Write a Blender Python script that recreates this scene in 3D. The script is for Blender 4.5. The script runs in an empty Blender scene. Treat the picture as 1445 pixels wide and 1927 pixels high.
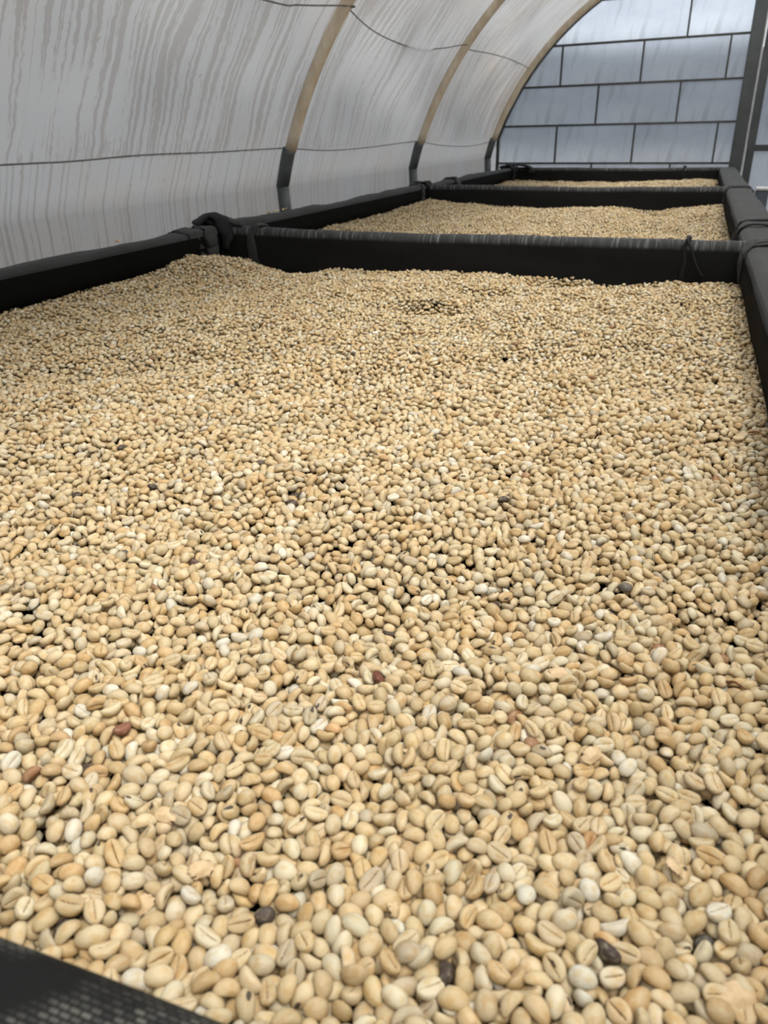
import bpy, bmesh, math, random
import numpy as np
from mathutils import Vector

# ---------------------------------------------------------------- camera, sky, light, exposure
S = bpy.context.scene
C = S.collection
CZ = 1.05                                   # camera height above the floor
YAW, PITCH, ROLL, FPX = math.radians(20.71), math.radians(25.90), math.radians(-0.815), 1468.0
IW, IH = 1445, 1927
cyw, syw, cp, sp = math.cos(YAW), math.sin(YAW), math.cos(PITCH), math.sin(PITCH)
FWD = np.array([-syw * cp, cyw * cp, -sp])
_r0 = np.array([cyw, syw, 0.0]); _u0 = np.cross(_r0, FWD)
RGT = math.cos(ROLL) * _r0 + math.sin(ROLL) * _u0
UPV = -math.sin(ROLL) * _r0 + math.cos(ROLL) * _u0
CAM = np.array([0.0, 0.0, CZ])
cd = bpy.data.cameras.new('camera'); cam = bpy.data.objects.new('camera', cd); C.objects.link(cam)
from mathutils import Matrix
M3 = Matrix(((RGT[0], UPV[0], -FWD[0]), (RGT[1], UPV[1], -FWD[1]), (RGT[2], UPV[2], -FWD[2])))
cam.matrix_world = Matrix.Translation((0, 0, CZ)) @ M3.to_4x4()
cd.sensor_fit = 'VERTICAL'; cd.sensor_height = 24.0; cd.sensor_width = 18.0
cd.lens = 24.0 * FPX / IH
cd.clip_start = 0.01; cd.clip_end = 400
cd.dof.use_dof = True; cd.dof.focus_distance = 0.62
cd.dof.aperture_fstop = (cd.lens / 1000) / 0.0016
S.camera = cam

w = bpy.data.worlds.new('overcast_sky'); S.world = w; w.use_nodes = True
nt = w.node_tree; nt.nodes.clear()
def wn(t): return nt.nodes.new(t)
out = wn('ShaderNodeOutputWorld'); bg = wn('ShaderNodeBackground'); bg.inputs[1].default_value = 4.0
tc = wn('ShaderNodeTexCoord'); sx = wn('ShaderNodeSeparateXYZ'); cr = wn('ShaderNodeValToRGB')
nz = wn('ShaderNodeTexNoise'); nz.inputs['Scale'].default_value = 3.0; nz.inputs['Detail'].default_value = 5
mx = wn('ShaderNodeMix'); mx.data_type = 'RGBA'; mx.blend_type = 'MULTIPLY'; mx.inputs[0].default_value = 0.35
e = cr.color_ramp.elements
e[0].position = 0.0; e[0].color = (0.27, 0.29, 0.315, 1)
e[1].position = 0.95; e[1].color = (0.96, 0.945, 0.92, 1)
n = e.new(0.30); n.color = (0.42, 0.44, 0.46, 1)
nt.links.new(tc.outputs['Generated'], sx.inputs[0]); nt.links.new(sx.outputs['Z'], cr.inputs[0])
nt.links.new(tc.outputs['Generated'], nz.inputs['Vector'])
nt.links.new(cr.outputs[0], mx.inputs[6]); nt.links.new(nz.outputs['Fac'], mx.inputs[7])
nt.links.new(mx.outputs[2], bg.inputs[0]); nt.links.new(bg.outputs[0], out.inputs[0])
sun = bpy.data.lights.new('hazy_sun', 'SUN'); sun.energy = 4.3; sun.angle = math.radians(24); sun.color = (1.0, 0.95, 0.86)
so = bpy.data.objects.new('hazy_sun', sun); so.rotation_euler = (math.radians(14), math.radians(22), 0); C.objects.link(so)
S.view_settings.view_transform = 'Standard'; S.view_settings.look = 'None'
S.view_settings.gamma = 1.0; S.view_settings.use_curve_mapping = False
S.view_settings.exposure = 0.0
S.cycles.use_denoising = True
S.cycles.max_bounces = 10; S.cycles.diffuse_bounces = 6

def project(P):
    P = np.atleast_2d(P) - CAM
    d = P @ FWD
    return np.c_[IW / 2 + FPX * (P @ RGT) / d, IH / 2 - FPX * (P @ UPV) / d], d

# ---------------------------------------------------------------- helpers
RNG = np.random.default_rng(11)
random.seed(11)

def link(o, parent=None):
    C.objects.link(o)
    if parent is not None: o.parent = parent
    return o
def tag(o, label=None, cat=None, group=None, kind=None):
    if label: o['label'] = label
    if cat: o['category'] = cat
    if group: o['group'] = group
    if kind: o['kind'] = kind
    return o
def empty(name, loc=(0, 0, 0)):
    o = bpy.data.objects.new(name, None); o.location = loc; o.empty_display_size = 0.05
    return link(o)
def mesh(name, V, F, m=None, parent=None, smooth=False, uv=None, loc=None):
    me = bpy.data.meshes.new(name)
    me.from_pydata([tuple(map(float, v)) for v in V], [], [tuple(map(int, f)) for f in F])
    if uv is not None:
        ul = me.uv_layers.new(name='UVMap')
        idx = np.empty(len(me.loops), int); me.loops.foreach_get('vertex_index', idx)
        ul.data.foreach_set('uv', np.asarray(uv, np.float32)[idx].ravel())
    if smooth: me.polygons.foreach_set('use_smooth', np.ones(len(me.polygons), bool))
    if m: me.materials.append(m)
    o = bpy.data.objects.new(name, me)
    if loc is not None: o.location = loc
    return link(o, parent)
def box_vf(x0, x1, y0, y1, z0, z1, b=0.0):
    if b <= 0:
        V = [(x, y, z) for z in (z0, z1) for y in (y0, y1) for x in (x0, x1)]
        F = [(0, 2, 3, 1), (4, 5, 7, 6), (0, 1, 5, 4), (2, 6, 7, 3), (0, 4, 6, 2), (1, 3, 7, 5)]
        return V, F
    bm = bmesh.new(); bmesh.ops.create_cube(bm, size=1)
    for v in bm.verts:
        v.co = Vector(((x0 + x1) / 2 + v.co.x * (x1 - x0), (y0 + y1) / 2 + v.co.y * (y1 - y0), (z0 + z1) / 2 + v.co.z * (z1 - z0)))
    bmesh.ops.bevel(bm, geom=bm.edges[:], offset=b, segments=2, affect='EDGES')
    bm.verts.ensure_lookup_table()
    V = [tuple(v.co) for v in bm.verts]; F = [[v.index for v in f.verts] for f in bm.faces]
    bm.free(); return V, F
def tube_vf(path, rad, n=10, caps=True):
    P = np.asarray(path, float); m = len(P)
    T = np.gradient(P, axis=0); T /= np.linalg.norm(T, axis=1)[:, None]
    ref = np.array([0, 1.0, 0]) if abs(T[0][1]) < 0.8 else np.array([1.0, 0, 0])
    V = []; R = np.broadcast_to(rad, (m,))
    for i in range(m):
        a = np.cross(T[i], ref); a /= np.linalg.norm(a); b = np.cross(T[i], a)
        for k in range(n):
            t = 2 * math.pi * k / n
            V.append(P[i] + R[i] * (math.cos(t) * a + math.sin(t) * b))
    F = [(i * n + k, i * n + (k + 1) % n, (i + 1) * n + (k + 1) % n, (i + 1) * n + k) for i in range(m - 1) for k in range(n)]
    if caps:
        F.append(tuple(range(n))[::-1]); F.append(tuple((m - 1) * n + k for k in range(n)))
    return V, F
def spline(pts, n):
    P = np.asarray(pts, float); m = len(P); out = []
    t = np.linspace(0, m - 1, n)
    for q in t:
        i = min(int(q), m - 2); f = q - i
        p0, p1, p2, p3 = P[max(i - 1, 0)], P[i], P[i + 1], P[min(i + 2, m - 1)]
        out.append(0.5 * ((2 * p1) + (p2 - p0) * f + (2 * p0 - 5 * p1 + 4 * p2 - p3) * f * f + (3 * p1 - p0 - 3 * p2 + p3) * f ** 3))
    return np.array(out)
_ph = RNG.uniform(0, 6.28, 64)
def wob(t, k=0, f=(3.1, 7.3, 15.7)):                 # smooth 1-D wobble, about -1..1
    t = np.asarray(t, float)
    return 0.55 * np.sin(f[0] * t + _ph[k % 64]) + 0.3 * np.sin(f[1] * t + _ph[(k + 7) % 64]) + 0.15 * np.sin(f[2] * t + _ph[(k + 19) % 64])

# ---------------------------------------------------------------- materials
class NT:
    def __init__(s, name):
        s.m = bpy.data.materials.new(name); s.m.use_nodes = True; s.t = s.m.node_tree; s.t.nodes.clear()
        s.out = s.n('ShaderNodeOutputMaterial')
    def n(s, t, **kw):
        x = s.t.nodes.new(t)
        for k, v in kw.items(): setattr(x, k, v)
        return x
    def l(s, a, b): s.t.links.new(a, b)
    def val(s, sock, v):
        if hasattr(v, 'links') or hasattr(v, 'is_linked'): s.l(v, sock)
        else: sock.default_value = v
    def math(s, op, a, b=0.0, c=None, clamp=False):
        x = s.n('ShaderNodeMath', operation=op, use_clamp=clamp)
        s.val(x.inputs[0], a); s.val(x.inputs[1], b)
        if c is not None: s.val(x.inputs[2], c)
        return x.outputs[0]
    def mix(s, fac, a, b, blend='MIX'):
        x = s.n('ShaderNodeMix', data_type='RGBA', blend_type=blend)
        s.val(x.inputs[0], fac); s.val(x.inputs[6], a); s.val(x.inputs[7], b)
        return x.outputs[2]
    def noise(s, vec, scale, detail=3, rough=0.5, dist=0.0, col=False):
        x = s.n('ShaderNodeTexNoise'); x.inputs['Scale'].default_value = scale
        x.inputs['Detail'].default_value = detail; x.inputs['Roughness'].default_value = rough; x.inputs['Distortion'].default_value = dist
        if vec is not None: s.l(vec, x.inputs['Vector'])
        return x.outputs['Color' if col else 'Fac']
    def step(s, v, lo, hi):
        x = s.n('ShaderNodeMapRange', interpolation_type='SMOOTHSTEP'); s.val(x.inputs[0], v)
        x.inputs[1].default_value = lo; x.inputs[2].default_value = hi
        return x.outputs[0]
    def mapv(s, vec, sc, loc=(0, 0, 0)):
        x = s.n('ShaderNodeMapping'); s.l(vec, x.inputs[0]); x.inputs['Scale'].default_value = sc; x.inputs['Location'].default_value = loc
        return x.outputs[0]
    def bsdf(s, col, rough, spec=0.5, metal=0.0, bump=None, bstr=0.3, bdist=0.001, sheen=0.0):
        b = s.n('ShaderNodeBsdfPrincipled')
        s.val(b.inputs['Base Color'], col); s.val(b.inputs['Roughness'], rough)
        b.inputs['Specular IOR Level'].default_value = spec; b.inputs['Metallic'].default_value = metal
        if sheen: b.inputs['Sheen Weight'].default_value = sheen
        if bump is not None:
            k = s.n('ShaderNodeBump'); k.inputs['Strength'].default_value = bstr; k.inputs['Distance'].default_value = bdist
            s.l(bump, k.inputs['Height']); s.l(k.outputs[0], b.inputs['Normal'])
        return b.outputs[0]
    def done(s, sh):
        s.l(sh, s.out.inputs['Surface']); return s.m
def rgba(*c): return (c[0], c[1], c[2], 1.0)

def mat_bean(name, individual):
    g = NT(name)
    loc = g.n('ShaderNodeAttribute', attribute_name='loc').outputs['Vector']
    if individual:
        oi = g.n('ShaderNodeObjectInfo'); tone = oi.outputs['Color']; seed = oi.outputs['Random']; flaw = oi.outputs['Alpha']
    else:
        at = g.n('ShaderNodeAttribute', attribute_name='tone'); tone = at.outputs['Color']; flaw = at.outputs['Alpha']
        seed = g.n('ShaderNodeAttribute', attribute_name='seed').outputs['Fac']
    sp_ = g.n('ShaderNodeSeparateXYZ'); g.l(loc, sp_.inputs[0]); lx, ly, lz = sp_.outputs
    off = g.n('ShaderNodeVectorMath', operation='MULTIPLY_ADD')
    cb = g.n('ShaderNodeCombineXYZ'); g.l(g.math('MULTIPLY', seed, 37.0), cb.inputs[0]); g.l(g.math('MULTIPLY', seed, 91.0), cb.inputs[1])
    off = g.n('ShaderNodeVectorMath', operation='ADD'); g.l(loc, off.inputs[0]); g.l(cb.outputs[0], off.inputs[1])
    v = off.outputs[0]
    big = g.noise(v, 1.1, 2); fine = g.noise(v, 5.0, 3, 0.6)
    c = g.mix(g.step(big, 0.42, 0.72), tone, g.mix(1.0, tone, rgba(0.88, 0.76, 0.58), 'MULTIPLY'))
    c = g.mix(g.step(fine, 0.60, 0.85), c, g.mix(1.0, c, rgba(0.72, 0.58, 0.42), 'MULTIPLY'))
    pale = g.step(g.noise(v, 1.7, 2), 0.5, 0.75)
    c = g.mix(g.math('MULTIPLY', pale, 0.28), c, rgba(0.58, 0.51, 0.37))
    # the crease on the flat side: a thin torn dark line
    wig = g.math('MULTIPLY_ADD', g.noise(g.mapv(v, (2.0, 0.0, 0.0)), 2.0, 3, 0.6), 0.36, -0.18)
    dy = g.math('ABSOLUTE', g.math('SUBTRACT', ly, wig))
    wid = g.math('MULTIPLY_ADD', g.step(g.noise(g.mapv(v, (1.6, 0, 0), (5, 3, 0)), 1.6, 2), 0.35, 0.8), 0.045, 0.020)
    wid = g.math('MULTIPLY', wid, g.math('MULTIPLY_ADD', g.step(seed, 0.0, 1.0), 0.9, 0.45))
    line = g.math('SUBTRACT', 1.0, g.math('DIVIDE', dy, wid), clamp=True)
    line = g.math('MULTIPLY', g.step(line, 0.0, 0.5), g.math('LESS_THAN', lz, -0.02))
    line = g.math('MULTIPLY', line, g.step(g.math('ABSOLUTE', lx), 0.93, 0.70))
    c = g.mix(g.math('MULTIPLY', line, 0.9), c, rgba(0.11, 0.050, 0.022))
    # warm rim along the groove
    halo = g.math('MULTIPLY', g.step(dy, 0.26, 0.03), g.math('LESS_THAN', lz, -0.02))
    c = g.mix(g.math('MULTIPLY', halo, 0.15), c, g.mix(1.0, tone, rgba(0.85, 0.62, 0.38), 'MULTIPLY'))
    # torn parchment on flawed beans: dark skin showing
    hx = g.math('MULTIPLY', g.math('SINE', g.math('MULTIPLY', seed, 57.0)), 0.6); hy = g.math('MULTIPLY', g.math('SINE', g.math('MULTIPLY', seed, 131.0)), 0.5)
    hd = g.math('SQRT', g.math('ADD', g.math('POWER', g.math('SUBTRACT', lx, hx), 2.0), g.math('POWER', g.math('MULTIPLY', g.math('SUBTRACT', ly, hy), 1.6), 2.0)))
    hd = g.math('ADD', hd, g.math('MULTIPLY_ADD', g.noise(v, 3.2, 4, 0.7), 1.1, -0.55))
    hole = g.math('MULTIPLY', g.step(hd, 0.36, 0.30), g.math('GREATER_THAN', flaw, 0.5))
    c = g.mix(hole, c, g.mix(fine, rgba(0.035, 0.022, 0.014), rgba(0.11, 0.085, 0.06)))
    bmp = g.math('ADD', g.math('MULTIPLY', g.noise(v, 3.0, 4, 0.6), 0.7), g.math('MULTIPLY', g.math('ADD', line, hole), -0.8))
    return g.done(g.bsdf(c, 0.58, 0.32, bump=bmp, bstr=0.45, bdist=0.0006))

def mat_cloth(name, base=(0.014, 0.0145, 0.0148), sheen=0.03, spec=0.10):
    g = NT(name)
    o = g.n('ShaderNodeTexCoord').outputs['Object']
    big = g.noise(o, 9.0, 3); fib = g.noise(g.mapv(o, (140, 30, 60)), 6.0, 3)
    c = g.mix(big, rgba(*[x * 0.7 for x in base]), rgba(*[x * 1.35 for x in base]))
    c = g.mix(g.math('MULTIPLY', g.step(fib, 0.58, 0.8), 0.35), c, rgba(*[x * 2.6 for x in base]))
    wv = g.n('ShaderNodeTexWave', wave_type='BANDS', bands_direction='X'); wv.inputs['Scale'].default_value = 130; g.l(o, wv.inputs['Vector'])
    wv2 = g.n('ShaderNodeTexWave', wave_type='BANDS', bands_direction='Y'); wv2.inputs['Scale'].default_value = 130; g.l(o, wv2.inputs['Vector'])
    b = g.math('ADD', g.math('MULTIPLY', wv.outputs['Fac'], wv2.outputs['Fac']), g.noise(o, 60, 3))
    return g.done(g.bsdf(c, 0.75, spec, bump=b, bstr=0.5, bdist=0.0008, sheen=sheen))
def mat_bar(name):                                   # shade cloth pulled over a bar: pale frayed threads along the front edge
    g = NT(name)
    uv = g.n('ShaderNodeTexCoord').outputs['UV']     # u along the bar in metres, v around the profile in metres
    s_ = g.n('ShaderNodeSeparateXYZ'); g.l(uv, s_.inputs[0])
    st = g.noise(g.mapv(uv, (130, 9, 1)), 1.0, 4, 0.7, 0.4)
    patch = g.noise(g.mapv(uv, (10, 2, 1)), 1.0, 2)
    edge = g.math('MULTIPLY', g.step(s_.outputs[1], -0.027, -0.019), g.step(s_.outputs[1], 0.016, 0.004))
    f = g.math('MULTIPLY', g.math('MULTIPLY', g.step(st, 0.48, 0.66), g.step(patch, 0.30, 0.6)), edge)
    c = g.mix(g.noise(uv, 20, 3), rgba(0.006, 0.0062, 0.0062), rgba(0.010, 0.0104, 0.0104))
    c = g.mix(edge, c, rgba(0.034, 0.0355, 0.036))                       # light caught on the rounded top edge, painted in as paler grey
    c = g.mix(g.math('MULTIPLY', f, 0.8), c, rgba(0.17, 0.18, 0.185))
    return g.done(g.bsdf(c, 0.72, 0.10, bump=g.math('ADD', st, g.noise(uv, 90, 2)), bstr=0.5, bdist=0.001))
def mat_weave(name):                                 # coarse woven net, seen very close: rows of pale filaments
    g = NT(name)
    uv = g.n('ShaderNodeTexCoord').outputs['UV']
    br = g.n('ShaderNodeTexBrick'); g.l(g.mapv(uv, (1, 1, 1)), br.inputs['Vector'])
    br.inputs['Scale'].default_value = 1.0; br.inputs['Brick Width'].default_value = 0.0032; br.inputs['Row Height'].default_value = 0.0017
    br.inputs['Mortar Size'].default_value = 0.00050; br.inputs['Mortar Smooth'].default_value = 0.7
    br.inputs['Color1'].default_value = rgba(0.03, 0.03, 0.03); br.inputs['Color2'].default_value = rgba(0.15, 0.147, 0.13); br.inputs['Mortar'].default_value = rgba(0.010, 0.011, 0.011)
    rows = g.noise(g.mapv(uv, (30, 70, 1)), 1.0, 2)
    c = g.mix(g.step(rows, 0.42, 0.72), rgba(0.009, 0.0095, 0.0098), br.outputs['Color'])
    return g.done(g.bsdf(c, 0.7, 0.10, bump=br.outputs['Fac'], bstr=-0.6, bdist=0.0006))

def mat_film(name):                                  # dusty greenhouse film streaked by condensation; uv = (metres along tunnel, metres of arc above the lower wire)
    g = NT(name)
    uv = g.n('ShaderNodeTexCoord').outputs['UV']
    sv = g.n('ShaderNodeSeparateXYZ'); g.l(uv, sv.inputs[0]); u, v = sv.outputs[0], sv.outputs[1]
    warp = g.noise(g.mapv(uv, (5, 9, 1)), 1.0, 4, 0.7)
    cu = g.n('ShaderNodeCombineXYZ')
    g.l(g.math('ADD', g.math('MULTIPLY', u, 66.0), g.math('MULTIPLY', warp, 2.6)), cu.inputs[0]); g.l(g.math('MULTIPLY', v, 1.9), cu.inputs[1])
    drip = g.noise(cu.outputs[0], 1.0, 3, 0.6)
    rag = g.noise(g.mapv(uv, (90, 60, 1)), 1.0, 3, 0.6)
    d = g.math('ADD', drip, g.math('MULTIPLY_ADD', rag, 0.16, -0.08))
    dens = g.noise(g.mapv(uv, (1.5, 3.0, 1), (3, 1, 0)), 1.0, 3)
    d = g.math('ADD', d, g.math('MULTIPLY_ADD', dens, 0.40, -0.215))
    dust = g.step(d, 0.47, 0.53)
    cu2 = g.n('ShaderNodeCombineXYZ'); g.l(g.math('ADD', g.math('MULTIPLY', u, 85.0), g.math('MULTIPLY', warp, 1.0)), cu2.inputs[0]); g.l(g.math('MULTIPLY', v, 0.8), cu2.inputs[1])
    thin = g.step(g.math('ADD', g.noise(cu2.outputs[0], 1.0, 2, 0.5), g.math('MULTIPLY', rag, 0.12)), 0.585, 0.66)
    low = g.math('LESS_THAN', v, 0.0)
    dust = g.mix(low, dust, g.math('MULTIPLY', thin, 0.9))
    spots = g.step(g.noise(uv, 45, 2), 0.72, 0.76)
    tint = g.step(g.noise(g.mapv(uv, (1.6, 2.4, 1), (7, 2, 0)), 1.0, 3), 0.45, 0.7)
    clean = g.mix(tint, rgba(0.300, 0.305, 0.312), rgba(0.305, 0.293, 0.282))
    dirty = g.mix(tint, rgba(0.236, 0.233, 0.230), rgba(0.230, 0.209, 0.192))
    c = g.mix(dust, clean, dirty)
    c = g.mix(g.math('MULTIPLY', spots, 0.5), c, rgba(0.20, 0.16, 0.12))
    c = g.mix(g.step(v, 1.00, 1.40), c, rgba(0.80, 0.79, 0.77))          # unseen ridge made paler, to brighten the beans from above
    tr = g.n('ShaderNodeBsdfTranslucent'); g.l(c, tr.inputs['Color'])
    di = g.n('ShaderNodeBsdfDiffuse'); g.l(g.mix(1.0, c, rgba(0.75, 0.74, 0.73), 'MULTIPLY'), di.inputs['Color'])
    gl = g.n('ShaderNodeBsdfGlossy'); gl.inputs['Roughness'].default_value = 0.35
    a = g.n('ShaderNodeMixShader'); a.inputs[0].default_value = 0.30; g.l(tr.outputs[0], a.inputs[1]); g.l(di.outputs[0], a.inputs[2])
    b = g.n('ShaderNodeMixShader'); b.inputs[0].default_value = 0.04; g.l(a.outputs[0], b.inputs[1]); g.l(gl.outputs[0], b.inputs[2])
    cl = g.n('ShaderNodeBsdfTransparent'); ms = g.n('ShaderNodeMixShader')
    g.l(g.math('MULTIPLY', g.step(v, 1.00, 1.40), 0.6), ms.inputs[0]); g.l(b.outputs[0], ms.inputs[1]); g.l(cl.outputs[0], ms.inputs[2]); b = ms  # unseen ridge also made partly transparent so more sun comes in
    k = g.n('ShaderNodeBump'); k.inputs['Strength'].default_value = 0.25; k.inputs['Distance'].default_value = 0.004
    g.l(g.noise(g.mapv(uv, (6, 3, 1)), 1.0, 3), k.inputs['Height'])
    for x in (tr, di, gl): g.l(k.outputs[0], x.inputs['Normal'])
    return g.done(b.outputs[0])

def mat_pane(name):                                  # frosted sheet with run-down stains; what is outside shows as a blur
    g = NT(name)
    o = g.n('ShaderNodeTexCoord').outputs['Object']
    warp = g.noise(g.mapv(o, (4, 4, 4)), 1.0, 3)
    cx = g.n('ShaderNodeSeparateXYZ'); g.l(o, cx.inputs[0])
    cc = g.n('ShaderNodeCombineXYZ'); g.l(g.math('ADD', g.math('MULTIPLY', cx.outputs[0], 26.0), g.math('MULTIPLY', warp, 3.0)), cc.inputs[0]); g.l(g.math('MULTIPLY', cx.outputs[2], 3.0), cc.inputs[1])
    run = g.step(g.noise(cc.outputs[0], 1.0, 4, 0.6), 0.50, 0.72)
    blot = g.noise(g.mapv(o, (2.2, 2.2, 3.4)), 1.0, 4, 0.6)
    c = g.mix(g.math('MULTIPLY', run, 0.55), rgba(0.80, 0.84, 0.88), rgba(0.50, 0.53, 0.54))
    c = g.mix(g.step(blot, 0.35, 0.7), g.mix(1.0, c, rgba(0.80, 0.81, 0.84), 'MULTIPLY'), c)
    rf = g.n('ShaderNodeBsdfRefraction'); rf.inputs['Roughness'].default_value = 0.30; rf.inputs['IOR'].default_value = 1.15; g.l(c, rf.inputs['Color'])
    tr = g.n('ShaderNodeBsdfTranslucent'); g.l(c, tr.inputs['Color'])
    gl = g.n('ShaderNodeBsdfGlossy'); gl.inputs['Roughness'].default_value = 0.25; gl.inputs['Color'].default_value = rgba(0.8, 0.82, 0.85)
    a = g.n('ShaderNodeMixShader'); a.inputs[0].default_value = 0.15; g.l(rf.outputs[0], a.inputs[1]); g.l(tr.outputs[0], a.inputs[2])
    b = g.n('ShaderNodeMixShader'); b.inputs[0].default_value = 0.07; g.l(a.outputs[0], b.inputs[1]); g.l(gl.outputs[0], b.inputs[2])
    return g.done(b.outputs[0])
def mat_plain(name, c1, c2, rough=0.5, scale=20, spec=0.4, metal=0.0, stretch=(1, 1, 1), bstr=0.15, bdist=0.001):
    g = NT(name)
    o = g.n('ShaderNodeTexCoord').outputs['Object']
    f = g.noise(g.mapv(o, stretch), scale, 4, 0.6)
    return g.done(g.bsdf(g.mix(g.step(f, 0.3, 0.7), rgba(*c1), rgba(*c2)), rough, spec, metal, bump=f, bstr=bstr, bdist=bdist))

M = dict(
    bean=mat_bean('parchment_bean', True), heap=mat_bean('parchment_heap', False),
    cloth=mat_cloth('black_shade_cloth'), rim=mat_cloth('grey_shade_cloth', (0.031, 0.0325, 0.033), 0.08), bar=mat_bar('frayed_shade_cloth'), weave=mat_weave('woven_net'),  # rim cloth has a lighter base colour than the black cloth
    net=mat_cloth('black_net', (0.005, 0.0052, 0.0052), 0.0, 0.03),
    film=mat_film('greenhouse_film'), pane=mat_pane('frosted_pane'),
    bamboo=mat_plain('weathered_tan_pipe', (0.50, 0.41, 0.29), (0.67, 0.585, 0.46), 0.55, 30, stretch=(1, 1, 0.4)),
    sleeve=mat_plain('grey_pipe_sleeve', (0.060, 0.066, 0.070), (0.085, 0.092, 0.097), 0.5, 14),
    wire=mat_plain('dull_wire', (0.11, 0.105, 0.10), (0.19, 0.18, 0.17), 0.6, 60),
    steel=mat_plain('dark_painted_steel', (0.040, 0.046, 0.048), (0.060, 0.066, 0.068), 0.45, 12),
    seam=mat_plain('dark_seam_strip', (0.022, 0.023, 0.022), (0.055, 0.054, 0.050), 0.55, 25),
    edge=mat_plain('pale_metal_edge', (0.30, 0.30, 0.30), (0.42, 0.42, 0.41), 0.4, 20),
    bin=mat_plain('grey_blue_plastic', (0.085, 0.10, 0.115), (0.11, 0.125, 0.14), 0.5, 10),
    pale=mat_plain('pale_rim_plastic', (0.50, 0.50, 0.48), (0.62, 0.62, 0.60), 0.45, 20),
    floor=mat_plain('packed_earth_floor', (0.16, 0.145, 0.125), (0.26, 0.235, 0.20), 0.9, 5),
    ground=mat_plain('gravel_ground', (0.035, 0.040, 0.047), (0.065, 0.070, 0.078), 0.9, 0.8),
    hill=mat_plain('wooded_hill', (0.020, 0.027, 0.036), (0.040, 0.048, 0.062), 0.95, 0.15),
    timber=mat_plain('rough_timber', (0.16, 0.11, 0.07), (0.27, 0.20, 0.13), 0.8, 12, stretch=(8, 8, 1)),
    husk=mat_plain('dry_parchment_husk', (0.50, 0.36, 0.20), (0.66, 0.50, 0.31), 0.55, 260, bstr=0.4, bdist=0.0005),
    twig=mat_plain('dry_twig', (0.10, 0.035, 0.015), (0.19, 0.08, 0.035), 0.7, 200),
)

# ---------------------------------------------------------------- the tunnel
ACX, ACZ, AR = 0.09, CZ - 0.456, 1.247            # circle that the hoops follow
Y_END, Y_FRONT = 4.85, -1.6
def arch_pts(R, n=64, foot=True):                  # left foot -> apex -> right foot, in (x, z)
    xl = ACX - math.sqrt(R * R - (CZ - 0.04 - ACZ) ** 2)
    a0 = math.atan2(CZ - 0.04 - ACZ, xl - ACX)
    a = np.linspace(a0, math.pi - a0, n)
    arc = np.c_[ACX + R * np.cos(a), ACZ + R * np.sin(a)]
    return arc
FR = AR + 0.020
arc = arch_pts(FR, 81)
xl = arc[0, 0]; zw = CZ - 0.04
def film_side(name, sgn, i0, i1):
    """one sheet of film: straight skirt from the ground up to the low wire, then the curved part up to the ridge"""
    prof = [(arc[0, 0] - 0.034 * min(1.0, (zw - z) / 0.09), z, z - zw) for z in np.r_[np.linspace(0.0, zw - 0.1, 18), zw - 0.088, zw - 0.06, zw - 0.03]]
    s = 0.0
    for i in range(0, 41):
        if i: s += float(np.hypot(*(arc[i] - arc[i - 1])))
        prof.append((arc[i, 0], arc[i, 1], s))
    prof = np.array(prof); ny = 200
    Y = np.linspace(Y_FRONT, Y_END, ny)
    V, UV = [], []
    for j, y in enumerate(Y):
        hoop = min(abs(y - h) for h in HOOPS)
        slack = min(1.0, hoop / 0.30)
        for (x, z, s) in prof:
            nx, nz_ = (x - ACX), (z - ACZ)
            L = math.hypot(nx, nz_); nx /= L; nz_ /= L
            if s <= 0: nx, nz_ = -1.0, 0.0
            w1 = max(0.0, min(1.0, s / 0.15)) if s > 0 else 0.0
            d = slack * w1 * (0.010 * math.sin(2.6 * s * 2 + 3.2 * y) + 0.007 * math.sin(9 * (s * 0.8 + y * 0.55)) + 0.005 * math.sin(25 * (s * 0.62 + y * 0.5) + 1) * math.sin(6 * (s - y)) + 0.004 * math.sin(21 * (s * 0.5 - y * 0.6)) + 0.006)
            if s <= 0: d = 0.006 * math.sin(5 * y) * min(1, -s / 0.2) + 0.002
            X = x + nx * d
            if sgn > 0: X = 2 * ACX - X
            V.append((X, y, z + nz_ * d)); UV.append((y + (7.3 if sgn > 0 else 0), s))
    m = len(prof)
    F = [(j * m + i, (j + 1) * m + i, (j + 1) * m + i + 1, j * m + i + 1) for j in range(ny - 1) for i in range(m - 1)]
    return tag(mesh(name, V, F, M['film'], smooth=True, uv=UV), kind='structure')
HOOPS = [-1.42, -0.22, 0.98, 2.17, 3.35, 4.66]
film_side('wall_left', -1, 0, 40)
film_side('wall_right', 1, 0, 40)

V, F = box_vf(-1.25, 1.45, Y_FRONT - 0.1, Y_END + 0.1, -0.05, 0.0); tag(mesh('floor', V, F, M['floor']), kind='structure')
V, F = box_vf(-150, 150, -150, 150, -0.25, -0.06); tag(mesh('ground', V, F, M['ground']), kind='structure')
# hills around the site, seen blurred through the sheets
V, F = [], []; nh = 180
for i in range(nh):
    a = 2 * math.pi * i / nh; h = 11.2 + 2.2 * math.sin(3 * a + 0.6) + 1.2 * math.sin(7 * a) + 0.7 * math.sin(17 * a + 1)
    for rr, zz in ((70, -0.2), (78, 0.45 * h), (90, 0.85 * h), (104, h), (130, 0.5 * h)): V.append((rr * math.cos(a), rr * math.sin(a), zz))
F = [(i * 5 + k, ((i + 1) % nh) * 5 + k, ((i + 1) % nh) * 5 + k + 1, i * 5 + k + 1) for i in range(nh) for k in range(4)]
tag(mesh('hills', V, F, M['hill'], smooth=True), kind='structure')

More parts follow.
